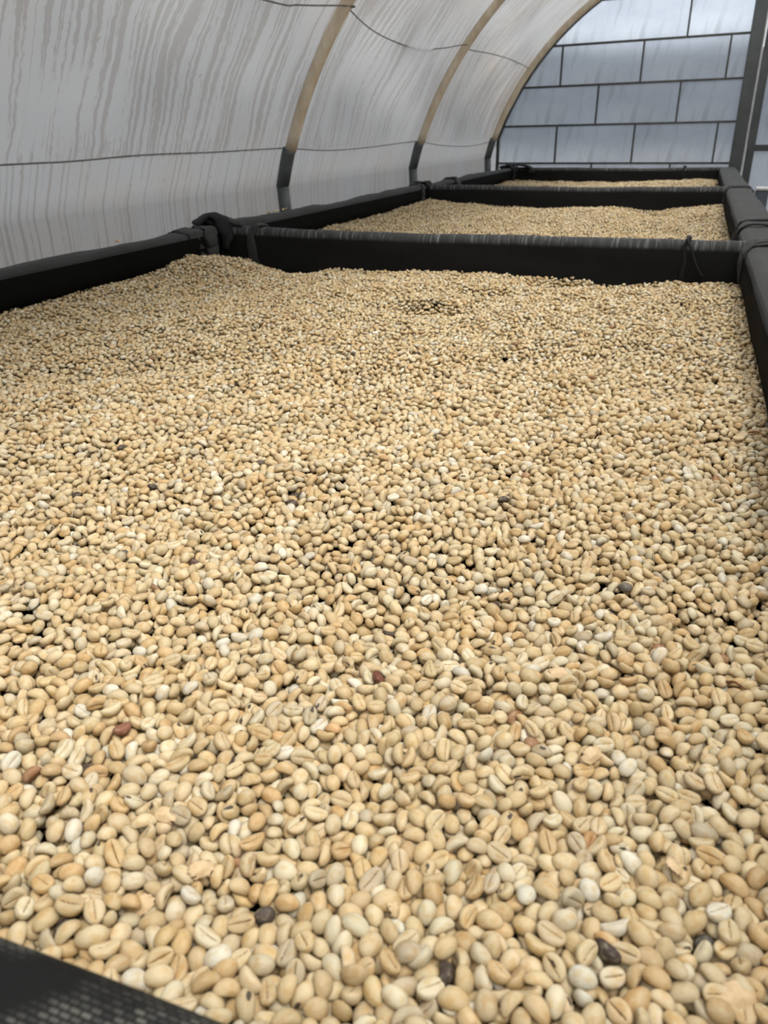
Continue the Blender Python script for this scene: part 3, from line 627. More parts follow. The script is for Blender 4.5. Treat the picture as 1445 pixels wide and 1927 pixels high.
# ---------------------------------------------------------------- coffee beans
# a patch of beans that fell and settled: x, y, height (0.1 mm), then the turn of each bean as a rotation vector (0.08 rad)
SETTLED = [
37,29,4,28,13,5,950,13,4,-17,-33,1,1434,54,1,-13,29,-7,1808,37,4,4,-37,-1,1962,40,2,23,29,0,2617,57,8,3,-36,-14,960,123,3,-25,-18,7,1500,128,7,27,26,-5,
1721,177,1,33,19,4,2549,216,8,20,26,11,2680,153,4,-19,-15,12,547,288,7,-35,-14,-3,926,315,9,-6,-32,6,1491,261,0,9,36,-2,1566,302,2,32,-16,-2,2066,292,0,-23,-32,3,
2317,311,1,39,-5,-3,2418,291,5,-11,-32,12,2600,297,6,-30,-21,-2,2854,295,4,-2,-38,-4,2961,389,8,-10,-13,20,57,425,8,24,28,4,151,448,4,11,-37,-5,349,392,0,18,-33,-2,
777,471,4,3,38,4,880,425,2,0,-39,-4,1824,442,4,-35,-15,-3,1910,403,2,28,-24,-3,2097,407,3,30,-1,2,2352,468,2,14,30,12,2431,417,2,10,-33,-13,206,529,2,21,33,4,
250,601,12,30,-5,-4,434,592,0,-17,34,1,1457,511,1,-6,35,-14,1846,549,2,23,29,4,2272,546,5,-15,-31,12,2635,575,6,-32,-2,-4,2856,545,1,-34,-12,1,170,651,5,-15,22,-16,
251,694,7,-27,-15,6,408,681,3,-8,37,0,509,670,8,28,25,4,786,733,1,36,4,0,1039,618,3,36,-5,0,1260,707,2,-35,9,-1,1488,724,4,25,-29,-4,1891,639,9,15,-19,-7,
2311,737,13,-27,-5,16,2587,645,1,29,-24,3,2659,666,1,25,-26,-2,2805,599,3,30,4,2,57,804,4,10,4,8,316,761,8,-17,-29,12,394,777,2,13,35,6,637,791,1,25,-23,-11,
1406,772,6,15,30,-8,1555,789,2,24,-29,-4,1666,766,3,9,37,-3,2828,813,4,34,-14,-2,332,878,5,38,-8,-3,593,869,2,-9,37,-5,761,884,0,-13,36,-4,987,959,2,25,28,3,
1092,950,7,18,-32,-14,1303,963,5,-30,3,2,1548,888,6,27,-14,-6,1837,944,3,-8,32,6,1907,892,5,18,-24,-7,11,1037,7,29,6,2,281,1060,2,-30,3,-1,383,1016,3,36,-8,1,
563,1036,6,12,32,13,1060,1022,3,29,8,3,1380,1035,5,-4,9,-24,2102,1015,1,38,-2,3,2588,1077,2,6,7,-26,2726,1080,2,-14,-35,4,47,1170,9,29,15,10,297,1153,12,30,13,9,
389,1180,2,34,-14,-5,593,1194,10,13,-32,-5,811,1110,1,26,-4,-3,1171,1151,1,-3,-38,4,1404,1134,4,38,-1,-3,2288,1199,1,16,-24,-8,2831,1141,4,-19,-32,4,14,1261,5,13,35,-1,
514,1293,7,-34,-9,7,711,1383,8,31,12,-7,1184,1326,1,23,-3,-2,1263,1264,15,18,-29,8,1656,1296,3,2,-33,15,1761,1292,2,14,-31,-11,2552,1277,4,-15,-29,12,32,1450,0,24,-24,-12,
633,1394,13,28,20,-9,848,1486,8,-11,34,-13,1105,1389,4,26,-28,-4,1417,1390,4,8,-37,-3,2187,1523,4,36,-6,1,2336,1485,0,25,29,4,2610,1449,5,38,-7,4,2789,1419,7,-20,-30,14,
185,1538,1,-16,29,-11,288,1545,1,-36,4,1,891,1637,5,-31,-4,-2,1078,1557,8,25,-28,4,1154,1545,2,-17,-24,6,1325,1565,6,-26,15,-6,1592,1535,5,-12,-36,4,2101,1549,5,22,22,-2,
2215,1605,0,-32,17,-2,2487,1609,6,33,-13,-6,65,1623,0,30,-7,3,558,1681,12,-11,32,-13,665,1702,8,-39,-3,-3,765,1734,5,2,14,35,1047,1724,8,-15,-34,2,1119,1647,6,-23,-27,12,
1475,1681,2,11,36,0,1524,1601,5,10,-36,-4,1853,1759,1,34,15,3,2133,1676,7,3,37,1,2333,1726,4,-2,-37,-2,2487,1698,5,-5,-37,3,2844,1746,10,8,-34,-13,10,1835,2,14,30,12,
139,1807,2,22,-32,3,216,1795,6,-27,-14,9,394,1806,5,17,-33,2,566,1826,6,9,-1,4,1127,1868,3,-37,10,2,1603,1837,5,13,34,0,1696,1803,1,-8,37,-3,1824,1849,0,34,-19,3,
2090,1765,3,20,-12,-9,2296,1812,6,-25,-19,7,2502,1783,3,3,37,-2,2583,1841,10,-3,38,-4,2855,1833,10,-5,35,-1,2968,1798,14,-6,-35,14,23,1927,8,-26,16,-7,666,1914,6,36,-6,-1,
925,1967,3,8,-37,-3,1026,1962,8,-14,-36,4,1271,2008,12,-25,-17,1,1633,1987,2,23,27,-10,2022,2068,4,15,29,12,2217,1966,1,17,28,11,2657,1901,7,-2,-33,19,2916,1965,7,-29,24,1,
137,2091,3,-26,26,-3,220,2112,4,-5,-32,10,991,2091,8,-17,20,-14,1437,2107,6,17,34,4,2280,2035,4,3,-14,-32,2506,2049,4,28,-25,2,2590,2021,10,-11,-1,-6,2736,2041,13,33,12,-6,
2879,2074,10,22,30,0,290,2223,3,6,37,4,577,2183,7,22,23,9,665,2174,1,15,-34,13,1036,2209,4,11,-37,-5,1358,2291,8,-6,33,-2,1545,2189,7,14,35,-2,2167,2238,2,-1,-36,-3,
2319,2183,4,9,-36,-1,2459,2260,3,11,-35,0,2631,2292,51,-21,16,-2,2715,2203,6,11,-36,-4,2896,2442,12,22,-25,0,330,2299,2,37,4,-2,416,2345,1,-33,16,-2,833,2359,2,-10,36,-1,
930,2313,0,-11,36,-3,1645,2373,4,-18,-33,3,1969,2306,5,-4,37,-10,2176,2293,7,-5,-20,-33,2311,2329,9,-25,-27,8,2412,2325,5,29,21,1,2586,2331,12,-24,-27,-1,2970,2386,10,-33,2,0,
200,2398,7,-5,-38,5,938,2396,3,22,0,0,1104,2471,5,20,18,11,1334,2523,2,9,33,13,1863,2466,12,6,37,-2,1964,2470,10,-24,28,1,2221,2365,1,-38,-9,-2,2415,2454,4,-23,-30,-1,
2790,2422,10,29,21,-1,2977,2476,15,15,36,4,197,2640,3,20,26,9,708,2535,2,26,18,2,1052,2533,4,0,34,-10,1526,2555,5,-7,-36,-1,1653,2671,5,2,-29,-19,2266,2567,10,-30,5,-2,
2586,2618,9,-8,7,-18,2942,2618,14,-36,12,2,508,2713,6,-7,-36,9,666,2752,4,-14,5,-8,796,2729,7,38,8,4,1193,2709,2,-21,-10,8,1794,2766,9,-37,-12,4,2171,2810,3,1,-36,-14,
2302,2795,10,28,-11,-4,2760,2676,13,-15,7,-18,2836,2738,9,-18,27,-11,1161,2792,2,38,-6,3,1226,2887,8,-28,-21,-6,2221,2882,3,5,-38,-4,2788,2885,8,-25,-27,2,2863,2897,8,9,33,13,
2959,2843,14,-15,-30,11,432,2970,5,6,38,4,706,2918,4,38,8,4,895,2981,9,-31,-3,4,1848,2797,31,-4,3,-20,2499,2966,4,-35,-15,-3,2717,2959,9,35,-15,-3,1248,2115,6,-23,-28,2,
2185,2506,14,9,-28,-11,1657,609,4,-12,25,-18,608,589,9,25,-1,9,300,2055,5,34,13,2,902,1367,7,2,36,-14,1267,437,2,18,-29,-4,341,2533,3,24,-29,4,2648,826,9,-28,-14,8,
2697,2117,12,-24,7,-5,2145,333,4,-38,3,-4,2056,2705,7,29,-10,-7,752,1259,3,-24,-19,4,2139,1795,13,21,-5,-14,2831,1658,11,28,-10,-10,1548,637,5,-19,-26,10,12,94,1,-1,-8,-15,
730,47,8,13,29,4,806,9,6,-11,-10,16,1433,27,47,5,-7,-21,1832,63,38,-1,1,-23,1899,18,7,-12,-11,16,2054,37,15,-4,-9,-1,2251,19,38,-32,18,-6,2329,8,2,-38,-3,1,
2749,9,7,8,16,24,2967,77,4,-25,29,3,140,219,14,20,-3,10,211,123,45,-27,-21,10,443,94,29,9,-4,-32,601,99,8,-7,-10,-29,680,96,46,3,-38,5,881,214,6,14,7,11,
1010,116,9,0,8,-4,1370,89,21,9,35,15,1841,166,27,-7,0,-1,2077,187,58,-22,12,7,2481,184,5,-29,22,1,2616,178,56,6,-36,-7,2907,115,37,5,11,-34,2946,156,5,34,3,-10,
61,273,8,-10,-9,17,113,289,9,-20,24,-10,522,396,2,-8,-9,27,614,338,12,-16,1,-26,770,297,3,-16,-24,7,842,271,5,-6,37,-2,1050,216,39,-14,36,-6,1109,253,11,-20,19,-11,
1309,235,47,31,-5,6,1583,317,34,3,4,35,1788,249,3,-21,-25,9,1910,227,9,-13,8,32,2114,223,21,-26,-19,-17,2167,240,8,-22,11,-17,2331,328,33,-2,1,-27,2637,245,6,11,7,2,
2774,256,34,-3,3,-22,2953,296,1,-14,-2,4,90,412,53,4,-2,-25,224,372,4,-10,-14,20,235,467,40,5,-35,-11,607,406,55,-33,-8,1,944,491,5,30,0,2,1594,413,32,-28,-15,13,
1703,378,4,24,19,8,1847,410,38,3,2,-28,1947,384,55,28,20,-6,2113,470,15,21,-16,5,2262,444,3,-5,36,3,2747,476,47,-14,-33,-15,2816,416,4,-19,-32,2,5,665,4,4,8,30,
134,541,14,-24,-9,14,192,533,37,3,2,-30,463,587,57,-14,34,14,565,471,42,35,8,5,708,527,1,-14,30,-12,794,576,54,4,37,4,874,601,18,-23,4,-30,1057,478,20,0,-11,30,
1304,503,25,-2,1,20,1699,557,5,-7,14,-23,1804,535,31,-2,-2,21,1928,557,30,-30,-6,-9,2162,480,61,0,7,20,2095,324,29,0,-1,-15,2673,435,46,22,-24,-18,2727,564,16,0,-9,-12,
2808,526,33,1,-4,21,2950,568,7,7,-34,-13,61,717,8,31,-9,-7,145,682,18,-16,-6,19,309,665,8,8,-30,-9,400,642,36,0,-2,18,767,617,1,17,-34,1,957,658,11,21,-28,14,
1253,718,41,3,1,-21,1593,710,2,-15,0,0,2092,666,1,-8,8,30,2437,735,38,20,-32,-3,2744,662,6,-33,-9,2,2831,689,2,14,-22,-17,2921,647,35,-14,-27,1,58,879,17,-17,-26,-7,
224,780,37,-5,1,-11,389,747,34,2,-3,-9,711,803,4,19,30,11,822,811,27,0,6,-8,1076,729,33,3,1,5,1246,808,7,20,-22,-6,1594,788,47,-28,-25,5,1859,802,33,-31,-22,-2,
1951,857,44,-32,-4,2,2192,757,2,6,-14,-14,2329,870,49,-15,-30,2,2412,860,17,15,-13,-10,2685,820,27,-6,9,-23,2890,746,39,27,22,6,2924,822,12,-34,-11,-5,337,954,33,33,-7,4,
412,905,5,2,-13,19,737,942,38,-34,3,2,911,925,7,-18,-25,5,1202,964,36,-28,3,8,1512,977,14,-19,5,-28,1583,935,4,4,11,19,1826,861,2,-32,-19,-11,2128,963,22,10,7,-5,
2243,876,46,-34,3,-16,2297,956,29,-10,37,-7,2786,918,3,-16,18,-15,71,1064,53,-17,-23,18,263,1001,7,-26,-8,-2,367,1097,10,-1,-32,-12,477,1048,0,-16,29,-11,543,1121,4,-14,5,-7,
898,1081,39,3,-4,7,972,1067,4,-19,-24,4,1050,1069,26,-34,-1,-9,1150,1028,10,-17,-29,5,1278,1115,16,8,4,1,1535,1082,49,-28,-21,9,1683,1083,19,-7,0,17,1780,1064,2,-1,-19,-33,
1991,1065,1,-24,16,-8,2083,1036,33,2,-3,-34,2220,979,25,6,-10,-24,2293,1102,0,-32,9,2,2532,1038,45,22,-22,-12,2653,1025,6,7,-37,-2,175,1207,16,-9,6,-29,251,1190,3,-12,-7,12,
420,1193,51,-36,-16,2,1067,1200,6,-31,3,4,1191,1220,5,33,9,-8,1342,1183,40,24,15,1,1476,1191,9,-17,-27,-2,1565,1207,2,-31,5,-1,1980,1157,38,-19,31,-9,2629,1145,54,-32,-19,5,
2711,1166,27,8,3,-37,2890,1211,9,0,20,-33,2989,1239,32,7,-3,-2,259,1295,12,10,-2,28,428,1287,6,-10,-2,-27,647,1330,55,7,-2,25,784,1329,4,-29,6,-2,1032,1344,4,22,-7,2,
1124,1256,12,27,4,-16,1258,1283,50,-5,-7,-24,1510,1315,51,-18,7,-6,2003,1245,4,9,-36,-4,2175,1514,63,7,-30,21,2267,1341,7,14,-19,-9,2312,1271,51,-26,-26,1,2409,1262,5,-13,-22,18,
2617,1309,1,19,32,4,2665,1367,7,-11,-22,21,2966,1338,10,-13,-8,12,64,1448,45,24,-21,-16,594,1520,14,-6,26,-13,759,1466,3,-26,-27,-1,1196,1385,8,-6,33,-17,1457,1409,34,-2,3,-15,
1608,1442,5,0,-7,-9,1696,1411,36,-2,0,-24,1760,1378,20,-13,16,-29,2115,1483,8,12,-6,15,2431,1409,1,10,1,-10,2537,1415,11,-16,-27,-12,2728,1377,6,-1,-8,-12,2873,1416,2,5,6,-29,
2960,1460,12,-27,-19,6,12,1528,36,3,-1,-7,117,1552,13,-15,28,-9,259,1504,42,-30,-3,-5,439,1535,12,-15,3,3,524,1560,8,-9,-16,22,687,1522,6,6,16,23,817,1520,49,34,2,1,
1083,1593,60,5,33,13,1193,1525,3,-6,11,-13,1195,1662,12,-8,-6,-14,1434,1640,18,7,-15,15,1715,1600,14,-30,13,-15,1800,1589,32,30,-25,2,2059,1503,60,22,26,-12,2180,1583,33,-1,-4,-3,
2281,1568,34,1,1,-35,2493,1535,9,24,0,-9,2751,1526,30,-5,-8,7,2832,1565,15,4,12,27,469,1664,10,-21,-32,-3,525,1724,41,3,34,7,710,1725,74,23,16,19,860,1719,11,-24,-27,11,
1050,1697,48,-2,2,-17,1351,1643,5,17,29,11,1381,1718,10,-13,9,-13,1936,1738,4,0,8,18,2019,1737,4,9,-29,-9,2059,1699,30,-9,30,-1,2235,1695,4,8,5,1,2365,1648,4,3,6,-12,
2533,1704,54,11,-31,-3,2630,1671,1,-27,24,-1,2701,1679,5,-9,-10,20,2901,1674,7,-25,20,-7,72,1846,46,24,16,19,92,1873,4,-34,-17,-10,405,1831,36,-1,1,9,652,1830,11,-22,27,9,
819,1835,11,-11,-7,-30,880,1778,6,-14,1,-12,1223,1812,2,-4,-9,-37,1337,1791,52,37,7,6,1731,1863,16,-13,-8,-18,1817,1869,53,11,-35,-10,2176,1841,5,-14,-9,22,2370,1822,1,4,5,11,
2557,1851,43,-3,-1,9,2689,1824,26,-3,-7,-13,2762,1865,2,-5,-38,2,48,2019,43,3,8,-33,620,1955,49,7,-25,-19,682,1929,61,15,-32,7,757,1875,11,-34,-5,8,1066,1907,54,6,-36,6,
1174,1948,9,-13,-9,13,1406,1923,28,-17,-33,10,1782,1924,25,-5,-35,-16,1984,2007,11,1,26,13,2324,1988,7,33,0,4,2441,1941,42,-27,10,-3,2535,1913,9,14,2,-1,2738,1950,7,22,-29,-2,
2945,1886,5,-4,11,-30,78,2089,24,-3,-2,29,367,2050,13,-20,17,-22,500,2050,23,1,-6,2,706,2097,12,19,-23,-9,1097,1962,7,20,22,18,1174,2078,23,-7,2,-13,1331,2099,5,29,23,1,
1507,2082,40,2,-4,22,1505,2019,4,28,-15,-1,1742,2060,6,-11,-10,6,1818,2044,31,-15,35,0,1892,2115,28,-12,-9,16,2127,2043,33,-17,27,-9,2211,2040,53,33,7,5,2331,2114,7,0,-16,35,
2734,2082,57,0,3,-16,2798,2077,21,-20,7,-16,34,2162,45,10,-2,4,199,2244,19,13,30,12,385,2206,50,-29,-22,3,743,2186,7,10,4,30,1184,2249,2,5,-10,-30,1314,2198,7,-18,34,-2,
1393,2186,37,5,1,-25,1602,2213,9,6,14,18,1756,2155,8,8,-6,18,1849,2183,48,22,24,2,1918,2177,14,6,30,14,2004,2226,40,1,2,10,2491,2194,14,-34,-4,13,2559,2252,5,-33,2,-1,
2772,2216,52,-23,24,-5,2818,2251,4,-4,8,-16,249,2244,56,-8,3,-32,379,2316,45,29,-20,-5,471,2389,50,-4,-38,-3,910,2312,34,-2,-2,3,1048,2384,29,0,-10,-34,1236,2394,5,-34,-19,-4,
1274,2292,1,2,-5,-7,1431,2266,38,-5,6,-8,2103,2328,34,-6,-1,3,2151,2417,13,35,-2,-10,2561,2422,4,8,2,16,2858,2351,9,6,8,22,200,2480,1,9,3,37,651,2407,26,16,27,-2,
935,2454,5,11,-8,36,1246,2499,2,-15,21,-15,1432,2453,5,38,8,-1,1649,2416,58,-16,-30,11,1831,2407,52,-19,2,-5,1942,2422,51,-38,-3,-6,2040,2451,15,28,-1,-16,2266,2510,11,3,-11,26,
2405,2465,40,2,0,6,2563,2523,43,17,-30,-11,2685,2391,47,8,-35,6,2909,2534,15,6,-15,-15,2918,2454,59,-8,-26,13,127,2568,4,-30,-23,4,361,2623,7,-3,-32,-10,448,2636,3,-21,-30,3,
554,2610,15,23,-1,15,703,2437,53,-16,12,-14,792,2598,47,-17,-15,2,1033,2599,5,23,-1,2,1319,2604,60,-18,28,-3,1400,2570,28,0,-2,-3,1577,2628,1,-2,-22,31,1687,2616,7,-9,36,-3,
1906,2685,11,-20,-26,10,1916,2580,37,-2,-2,26,2173,2597,1,-20,-31,2,2505,2586,33,5,-8,-22,2676,2638,12,15,-32,-13,2888,2574,54,-8,-7,8,2970,2575,43,2,0,25,233,2686,7,-15,7,-9,
323,2692,15,-28,22,12,415,2699,9,-12,-9,2,823,2717,77,24,12,12,957,2706,13,-22,-8,-3,985,2652,6,4,-7,0,1227,2651,0,-2,36,-14,1477,2674,7,7,7,-6,1701,2745,36,2,-2,-22,
1766,2685,10,12,5,-1,1988,2655,10,-25,27,-5,2070,2634,30,34,4,7,2373,2755,8,-8,14,-23,2482,2690,49,29,0,6,2600,2751,5,7,34,14,2685,2703,16,-9,-23,-28,2911,2734,19,-11,-13,18,
143,2938,45,-5,32,5,219,2846,13,1,7,-3,512,2822,46,-25,-17,0,595,2949,3,8,4,19,859,2896,10,-1,-34,8,916,2830,43,31,-1,-3,1058,2817,0,23,-2,-2,1327,2874,4,1,-37,0,
1484,2817,8,10,-14,34,1590,2803,3,-32,20,-9,1994,2869,0,-35,-11,-1,2085,2853,1,0,-38,-4,2243,2865,36,3,0,13,2335,2841,33,2,1,-7,2410,2882,51,-22,-18,8,2589,2879,43,3,6,-18,
2725,2826,13,10,36,1,2865,2825,18,36,2,9,52,2969,14,10,2,-20,349,2950,4,-8,-8,32,507,2927,30,29,11,7,1468,2983,57,-11,33,7,1522,2995,7,-4,-9,4,1649,2973,2,35,16,-9,
1870,2987,3,-5,7,-10,1968,2957,4,-18,32,-2,2018,2943,38,-9,16,-24,2243,2978,6,23,28,2,2329,2966,8,-34,-16,-10,2409,2949,7,-18,32,0,2635,2999,42,-13,-31,1,2858,2979,42,1,4,-26,
2278,2268,8,22,-10,-7,655,164,5,4,-20,-32,980,347,2,-9,5,-12,2387,755,10,9,-27,-10,809,962,4,5,35,13,2620,945,12,-9,13,16,71,1757,31,2,-2,-38,929,1926,30,5,-2,27,
1420,220,14,27,-2,-8,1222,2988,4,2,-7,-14,735,2799,10,25,-26,-1,97,2405,5,-35,17,-4,1024,2920,5,-11,-30,8,1705,2534,0,1,10,35,1770,1763,7,15,-31,-12,1251,626,3,3,-26,-26,
1436,1471,12,-29,9,4,246,864,16,3,-13,20,1241,350,2,5,19,28,56,70,74,-25,12,0,125,64,18,7,-4,-7,506,29,34,4,-1,-15,774,93,57,35,13,-10,1019,39,16,-27,-3,-14,
1252,61,56,-31,-7,4,1391,69,99,6,-26,-4,1499,41,20,-6,20,-24,1632,17,41,-18,32,-11,1984,107,31,-2,-2,8,2173,49,35,-7,-2,32,2346,8,37,1,-2,37,2632,12,38,-19,26,8,
2774,41,48,-6,0,-15,2958,37,34,3,0,13,48,160,54,-24,31,-1,126,137,63,15,-28,4,288,118,26,2,0,-17,705,143,64,-5,3,4,786,198,72,-21,-1,-1,885,145,3,22,8,4,
1078,145,5,-11,13,-18,1160,96,20,-1,-7,-9,1303,154,44,10,37,0,1430,132,45,33,-18,-1,1648,190,8,8,-29,-10,2017,226,25,-5,-11,-22,1953,172,52,-1,-35,-5,2085,97,45,22,-10,6,
2229,118,29,23,10,-5,2294,80,65,-8,-34,5,2478,165,52,-28,4,-2,2648,111,70,9,26,-8,2733,134,17,5,-13,15,2860,195,54,7,2,-11,2991,162,14,-3,9,3,182,295,20,17,4,30,
314,224,34,17,32,0,460,267,2,-24,-6,10,520,241,34,4,7,-38,671,280,46,33,4,-6,801,282,39,-2,1,-22,948,330,51,4,-1,-10,1110,349,34,2,2,1,1177,292,7,-11,12,-18,
1318,322,44,30,-22,-5,1409,281,51,-26,10,7,1581,233,49,-34,-5,-1,1699,251,40,-6,-38,4,1837,250,32,20,-27,2,1917,310,26,22,8,3,2016,324,39,0,-5,21,2163,151,18,0,-25,5,
2406,205,19,0,-15,-27,2497,301,42,3,3,-34,2606,290,58,-35,-2,-3,2696,267,57,25,19,-12,2863,274,36,3,-2,18,14,414,57,-26,22,-17,155,390,42,35,13,6,312,352,39,0,1,-37,
433,415,0,-8,3,-29,491,417,48,-4,-7,11,694,360,37,-1,-1,36,779,391,25,36,-14,2,911,396,26,5,0,6,1070,417,56,-29,-11,-8,1152,423,42,-34,19,-1,1346,414,13,-3,8,21,
1437,438,31,-2,-1,-1,1621,359,90,21,-10,-11,1657,367,15,-12,-1,29,1784,359,4,13,-8,-13,1983,443,81,-15,-35,-1,2139,389,65,16,-36,-1,2095,600,32,-4,-9,32,2418,354,39,15,-8,-13,
2472,376,22,9,-4,-25,2584,368,56,1,34,-10,2760,331,11,38,-1,-9,2833,427,39,1,2,8,30,589,40,-32,14,4,55,501,54,3,7,13,384,542,40,-26,26,-4,443,503,18,-29,-20,10,
521,578,9,12,29,-10,696,580,11,-17,6,33,750,502,61,-7,-12,-34,866,513,1,-9,16,-22,1087,579,36,-3,1,-32,1179,588,26,0,3,26,1271,574,46,0,-9,-35,1391,536,38,-6,-10,30,
1538,467,1,2,-37,-12,1726,498,43,3,-3,15,1874,549,64,-25,21,-3,1929,482,38,2,2,-20,2002,513,52,-30,22,6,2302,601,33,34,11,-3,2490,508,19,6,5,19,2632,503,13,11,-7,-32,
2684,592,71,23,24,-7,2872,532,52,11,7,23,2947,504,18,4,3,-17,134,584,55,-8,-2,2,207,657,69,26,-26,-3,322,610,52,9,-18,-20,445,651,106,21,-16,-1,551,704,70,-25,9,-2,
654,670,47,-34,7,6,776,753,58,-11,-36,-8,877,746,12,0,-25,-12,1048,648,31,-2,-6,-36,1138,676,40,23,-31,1,1332,637,19,-11,3,-7,1417,656,28,4,2,-24,1598,643,40,35,-3,-10,
1682,685,53,-14,-26,19,2065,715,52,33,10,-2,2182,665,30,3,-5,-11,2365,663,1,11,36,-4,2457,637,23,-8,2,-3,2553,682,34,-1,2,4,2763,636,53,-14,-33,-3,2874,657,5,-26,-19,9,
2988,634,50,1,-22,23,73,841,52,-5,-3,5,140,767,57,35,-14,-6,289,710,72,36,0,3,422,826,16,-1,21,16,553,797,48,-13,30,-12,736,854,42,-4,-2,-16,851,771,89,-28,25,-7,
1055,803,41,-4,-14,-31,1163,782,36,-1,5,32,1293,820,46,14,-30,-10,1378,840,3,-3,-7,-27,1524,716,56,37,-1,6,1676,780,57,-7,-7,23,1748,720,52,26,24,-1,2140,788,29,-11,-4,2,
2252,783,48,26,22,1,2332,778,76,-19,-29,12,2481,854,29,6,8,31,2564,786,33,0,-2,15,2767,753,16,5,6,-7,2832,862,29,-3,2,6,2971,726,32,3,0,8,50,976,37,-2,5,3,
178,950,6,-8,-8,20,250,973,52,5,-1,-20,476,867,41,-10,23,19,574,896,54,20,12,7,869,868,66,20,15,3,963,905,44,-23,11,-6,1045,887,31,-2,3,26,1132,863,51,10,-30,20,
1254,903,30,2,2,21,1540,911,66,9,37,-8,1864,1034,24,2,-4,-25,1948,943,42,-30,-18,1,2100,891,11,7,6,-12,2185,886,38,-10,-7,28,2373,991,41,-4,21,-1,2432,955,11,-5,-6,-17,
2564,884,38,-6,-6,35,2667,906,45,-5,14,-36,2847,940,41,13,27,1,174,1022,63,17,30,6,186,1049,7,-5,-37,2,439,1074,25,-22,26,-10,538,989,34,-26,7,-5,690,1062,30,2,1,20,
843,1034,46,12,0,-17,955,991,43,-2,34,-8,1014,1049,39,7,-3,-13,1237,1019,1,5,-8,24,1302,1044,40,1,-2,22,1454,1013,24,5,-23,15,1608,1113,7,-31,20,8,1706,1101,96,-7,-29,4,
1800,1110,43,-2,7,34,2057,1109,37,3,-5,-38,2209,1062,39,0,9,38,2321,1059,23,7,0,-10,2407,1084,33,-6,5,-2,2581,975,56,-14,4,10,2689,1044,40,2,-1,25,2818,1052,8,-3,-11,18,
2975,1016,43,24,-22,9,289,1232,66,27,-25,-2,465,1145,15,-16,19,20,515,1213,27,-4,7,-22,587,1113,45,-6,7,-9,858,1152,35,-36,-10,-2,944,1180,32,-31,-22,-1,1031,1142,54,-19,-29,13,
1214,1160,50,-2,37,-6,1326,1249,58,8,9,0,1407,1142,41,-1,-3,-31,1518,1178,51,-36,-4,4,1718,1169,44,5,-36,2,1826,1190,37,35,4,8,1917,1251,0,-12,-1,23,2071,1197,14,24,-24,12,
2179,1147,29,1,3,-34,2335,1165,42,1,-36,-9,2432,1154,50,28,-15,-4,2581,1195,19,-7,-12,1,2752,1116,50,7,-16,34,2876,1143,60,11,33,-4,2999,1146,49,1,24,31,155,1314,30,-2,-1,8,
346,1283,30,-2,-2,-11,485,1371,7,18,-27,-18,562,1303,50,-23,24,-8,728,1316,54,-19,30,-9,875,1286,4,-9,-6,-33,978,1311,35,1,3,26,1062,1314,53,5,9,-31,1160,1295,39,2,-15,26,
1337,1316,10,-12,12,-22,1485,1264,53,8,29,4,1595,1360,22,-11,-36,-7,1709,1277,59,25,19,9,1787,1258,45,15,-28,11,1961,1314,30,27,19,2,2099,1312,34,-5,1,31,2154,1232,19,0,32,4,
2388,1235,75,-17,30,-3,2490,1213,30,29,4,-2,2641,1211,2,12,-11,-32,2694,1283,30,6,2,-17,2888,1268,63,1,33,-11,2907,1342,78,19,24,22,153,1478,52,1,-37,-13,276,1390,35,31,6,1,
422,1470,31,8,-35,-12,538,1399,38,-14,11,-26,976,1410,10,24,-14,-20,1029,1405,23,-21,-26,-9,1170,1433,33,-1,3,-38,1262,1452,3,-9,-1,38,1358,1423,44,0,1,-14,1681,1487,9,-17,-6,-3,
1775,1462,4,-37,-5,-2,1948,1440,9,20,-25,11,2095,1438,28,0,-18,33,2188,1325,23,2,3,18,2290,1421,33,13,32,-7,2518,1358,0,0,16,-35,2606,1398,39,5,-2,-23,2684,1442,49,-33,10,3,
2823,1468,41,25,-29,-9,2915,1389,29,13,-3,18,33,1547,102,29,-9,-4,119,1630,44,-4,1,1,343,1552,33,3,2,5,418,1615,43,-10,-37,6,523,1610,48,-8,2,-2,619,1622,35,-6,-2,19,
783,1606,26,-9,-10,-36,876,1570,9,-34,13,5,1015,1505,26,-11,-3,22,1233,1518,51,2,4,-26,1266,1541,2,0,-7,15,1494,1604,64,22,-23,-5,1567,1586,38,2,4,26,1645,1607,19,-6,8,-18,
1868,1527,57,26,-28,-2,1942,1594,1,8,-33,15,2068,1618,4,37,-3,5,2118,1647,43,-2,-2,2,2375,1587,43,2,2,11,2445,1654,62,9,26,-16,2661,1606,34,-4,7,-10,2912,1529,44,0,4,-24,
2972,1619,27,8,-5,-15,55,1687,14,29,4,11,162,1731,43,1,4,-22,252,1724,26,-2,-7,3,368,1697,40,2,-3,-32,453,1760,27,-6,-16,3,637,1709,58,6,36,5,790,1683,39,7,-3,30,
947,1719,16,9,-12,28,969,1652,41,5,-4,-24,1121,1735,38,-16,-25,7,1285,1667,9,8,-6,-10,1476,1704,37,-1,-2,4,1588,1684,40,3,3,19,1683,1705,31,0,-3,-17,1879,1647,26,-3,-9,25,
1987,1660,21,13,8,-17,2245,1721,54,-6,-2,-30,2337,1743,44,-1,3,-23,2420,1756,9,-15,-19,6,2663,1758,62,-17,-23,-26,2761,1752,54,-33,0,-5,2859,1708,60,-25,21,-1,2929,1752,50,-8,-17,25,
23,1812,57,4,5,16,148,1827,35,-2,0,10,343,1764,53,-1,24,-17,492,1842,13,-9,-7,5,595,1761,11,7,-9,31,665,1781,43,-30,18,3,1081,1804,6,-2,-37,1,1111,1840,57,11,-30,-11,
1209,1882,51,-8,34,6,1291,1848,44,8,-24,-12,1438,1766,60,3,30,-23,1553,1800,29,0,-2,21,1682,1799,56,-38,-3,-6,1779,1736,33,6,4,3,1979,1797,44,-26,-25,3,2052,1851,22,4,6,33,
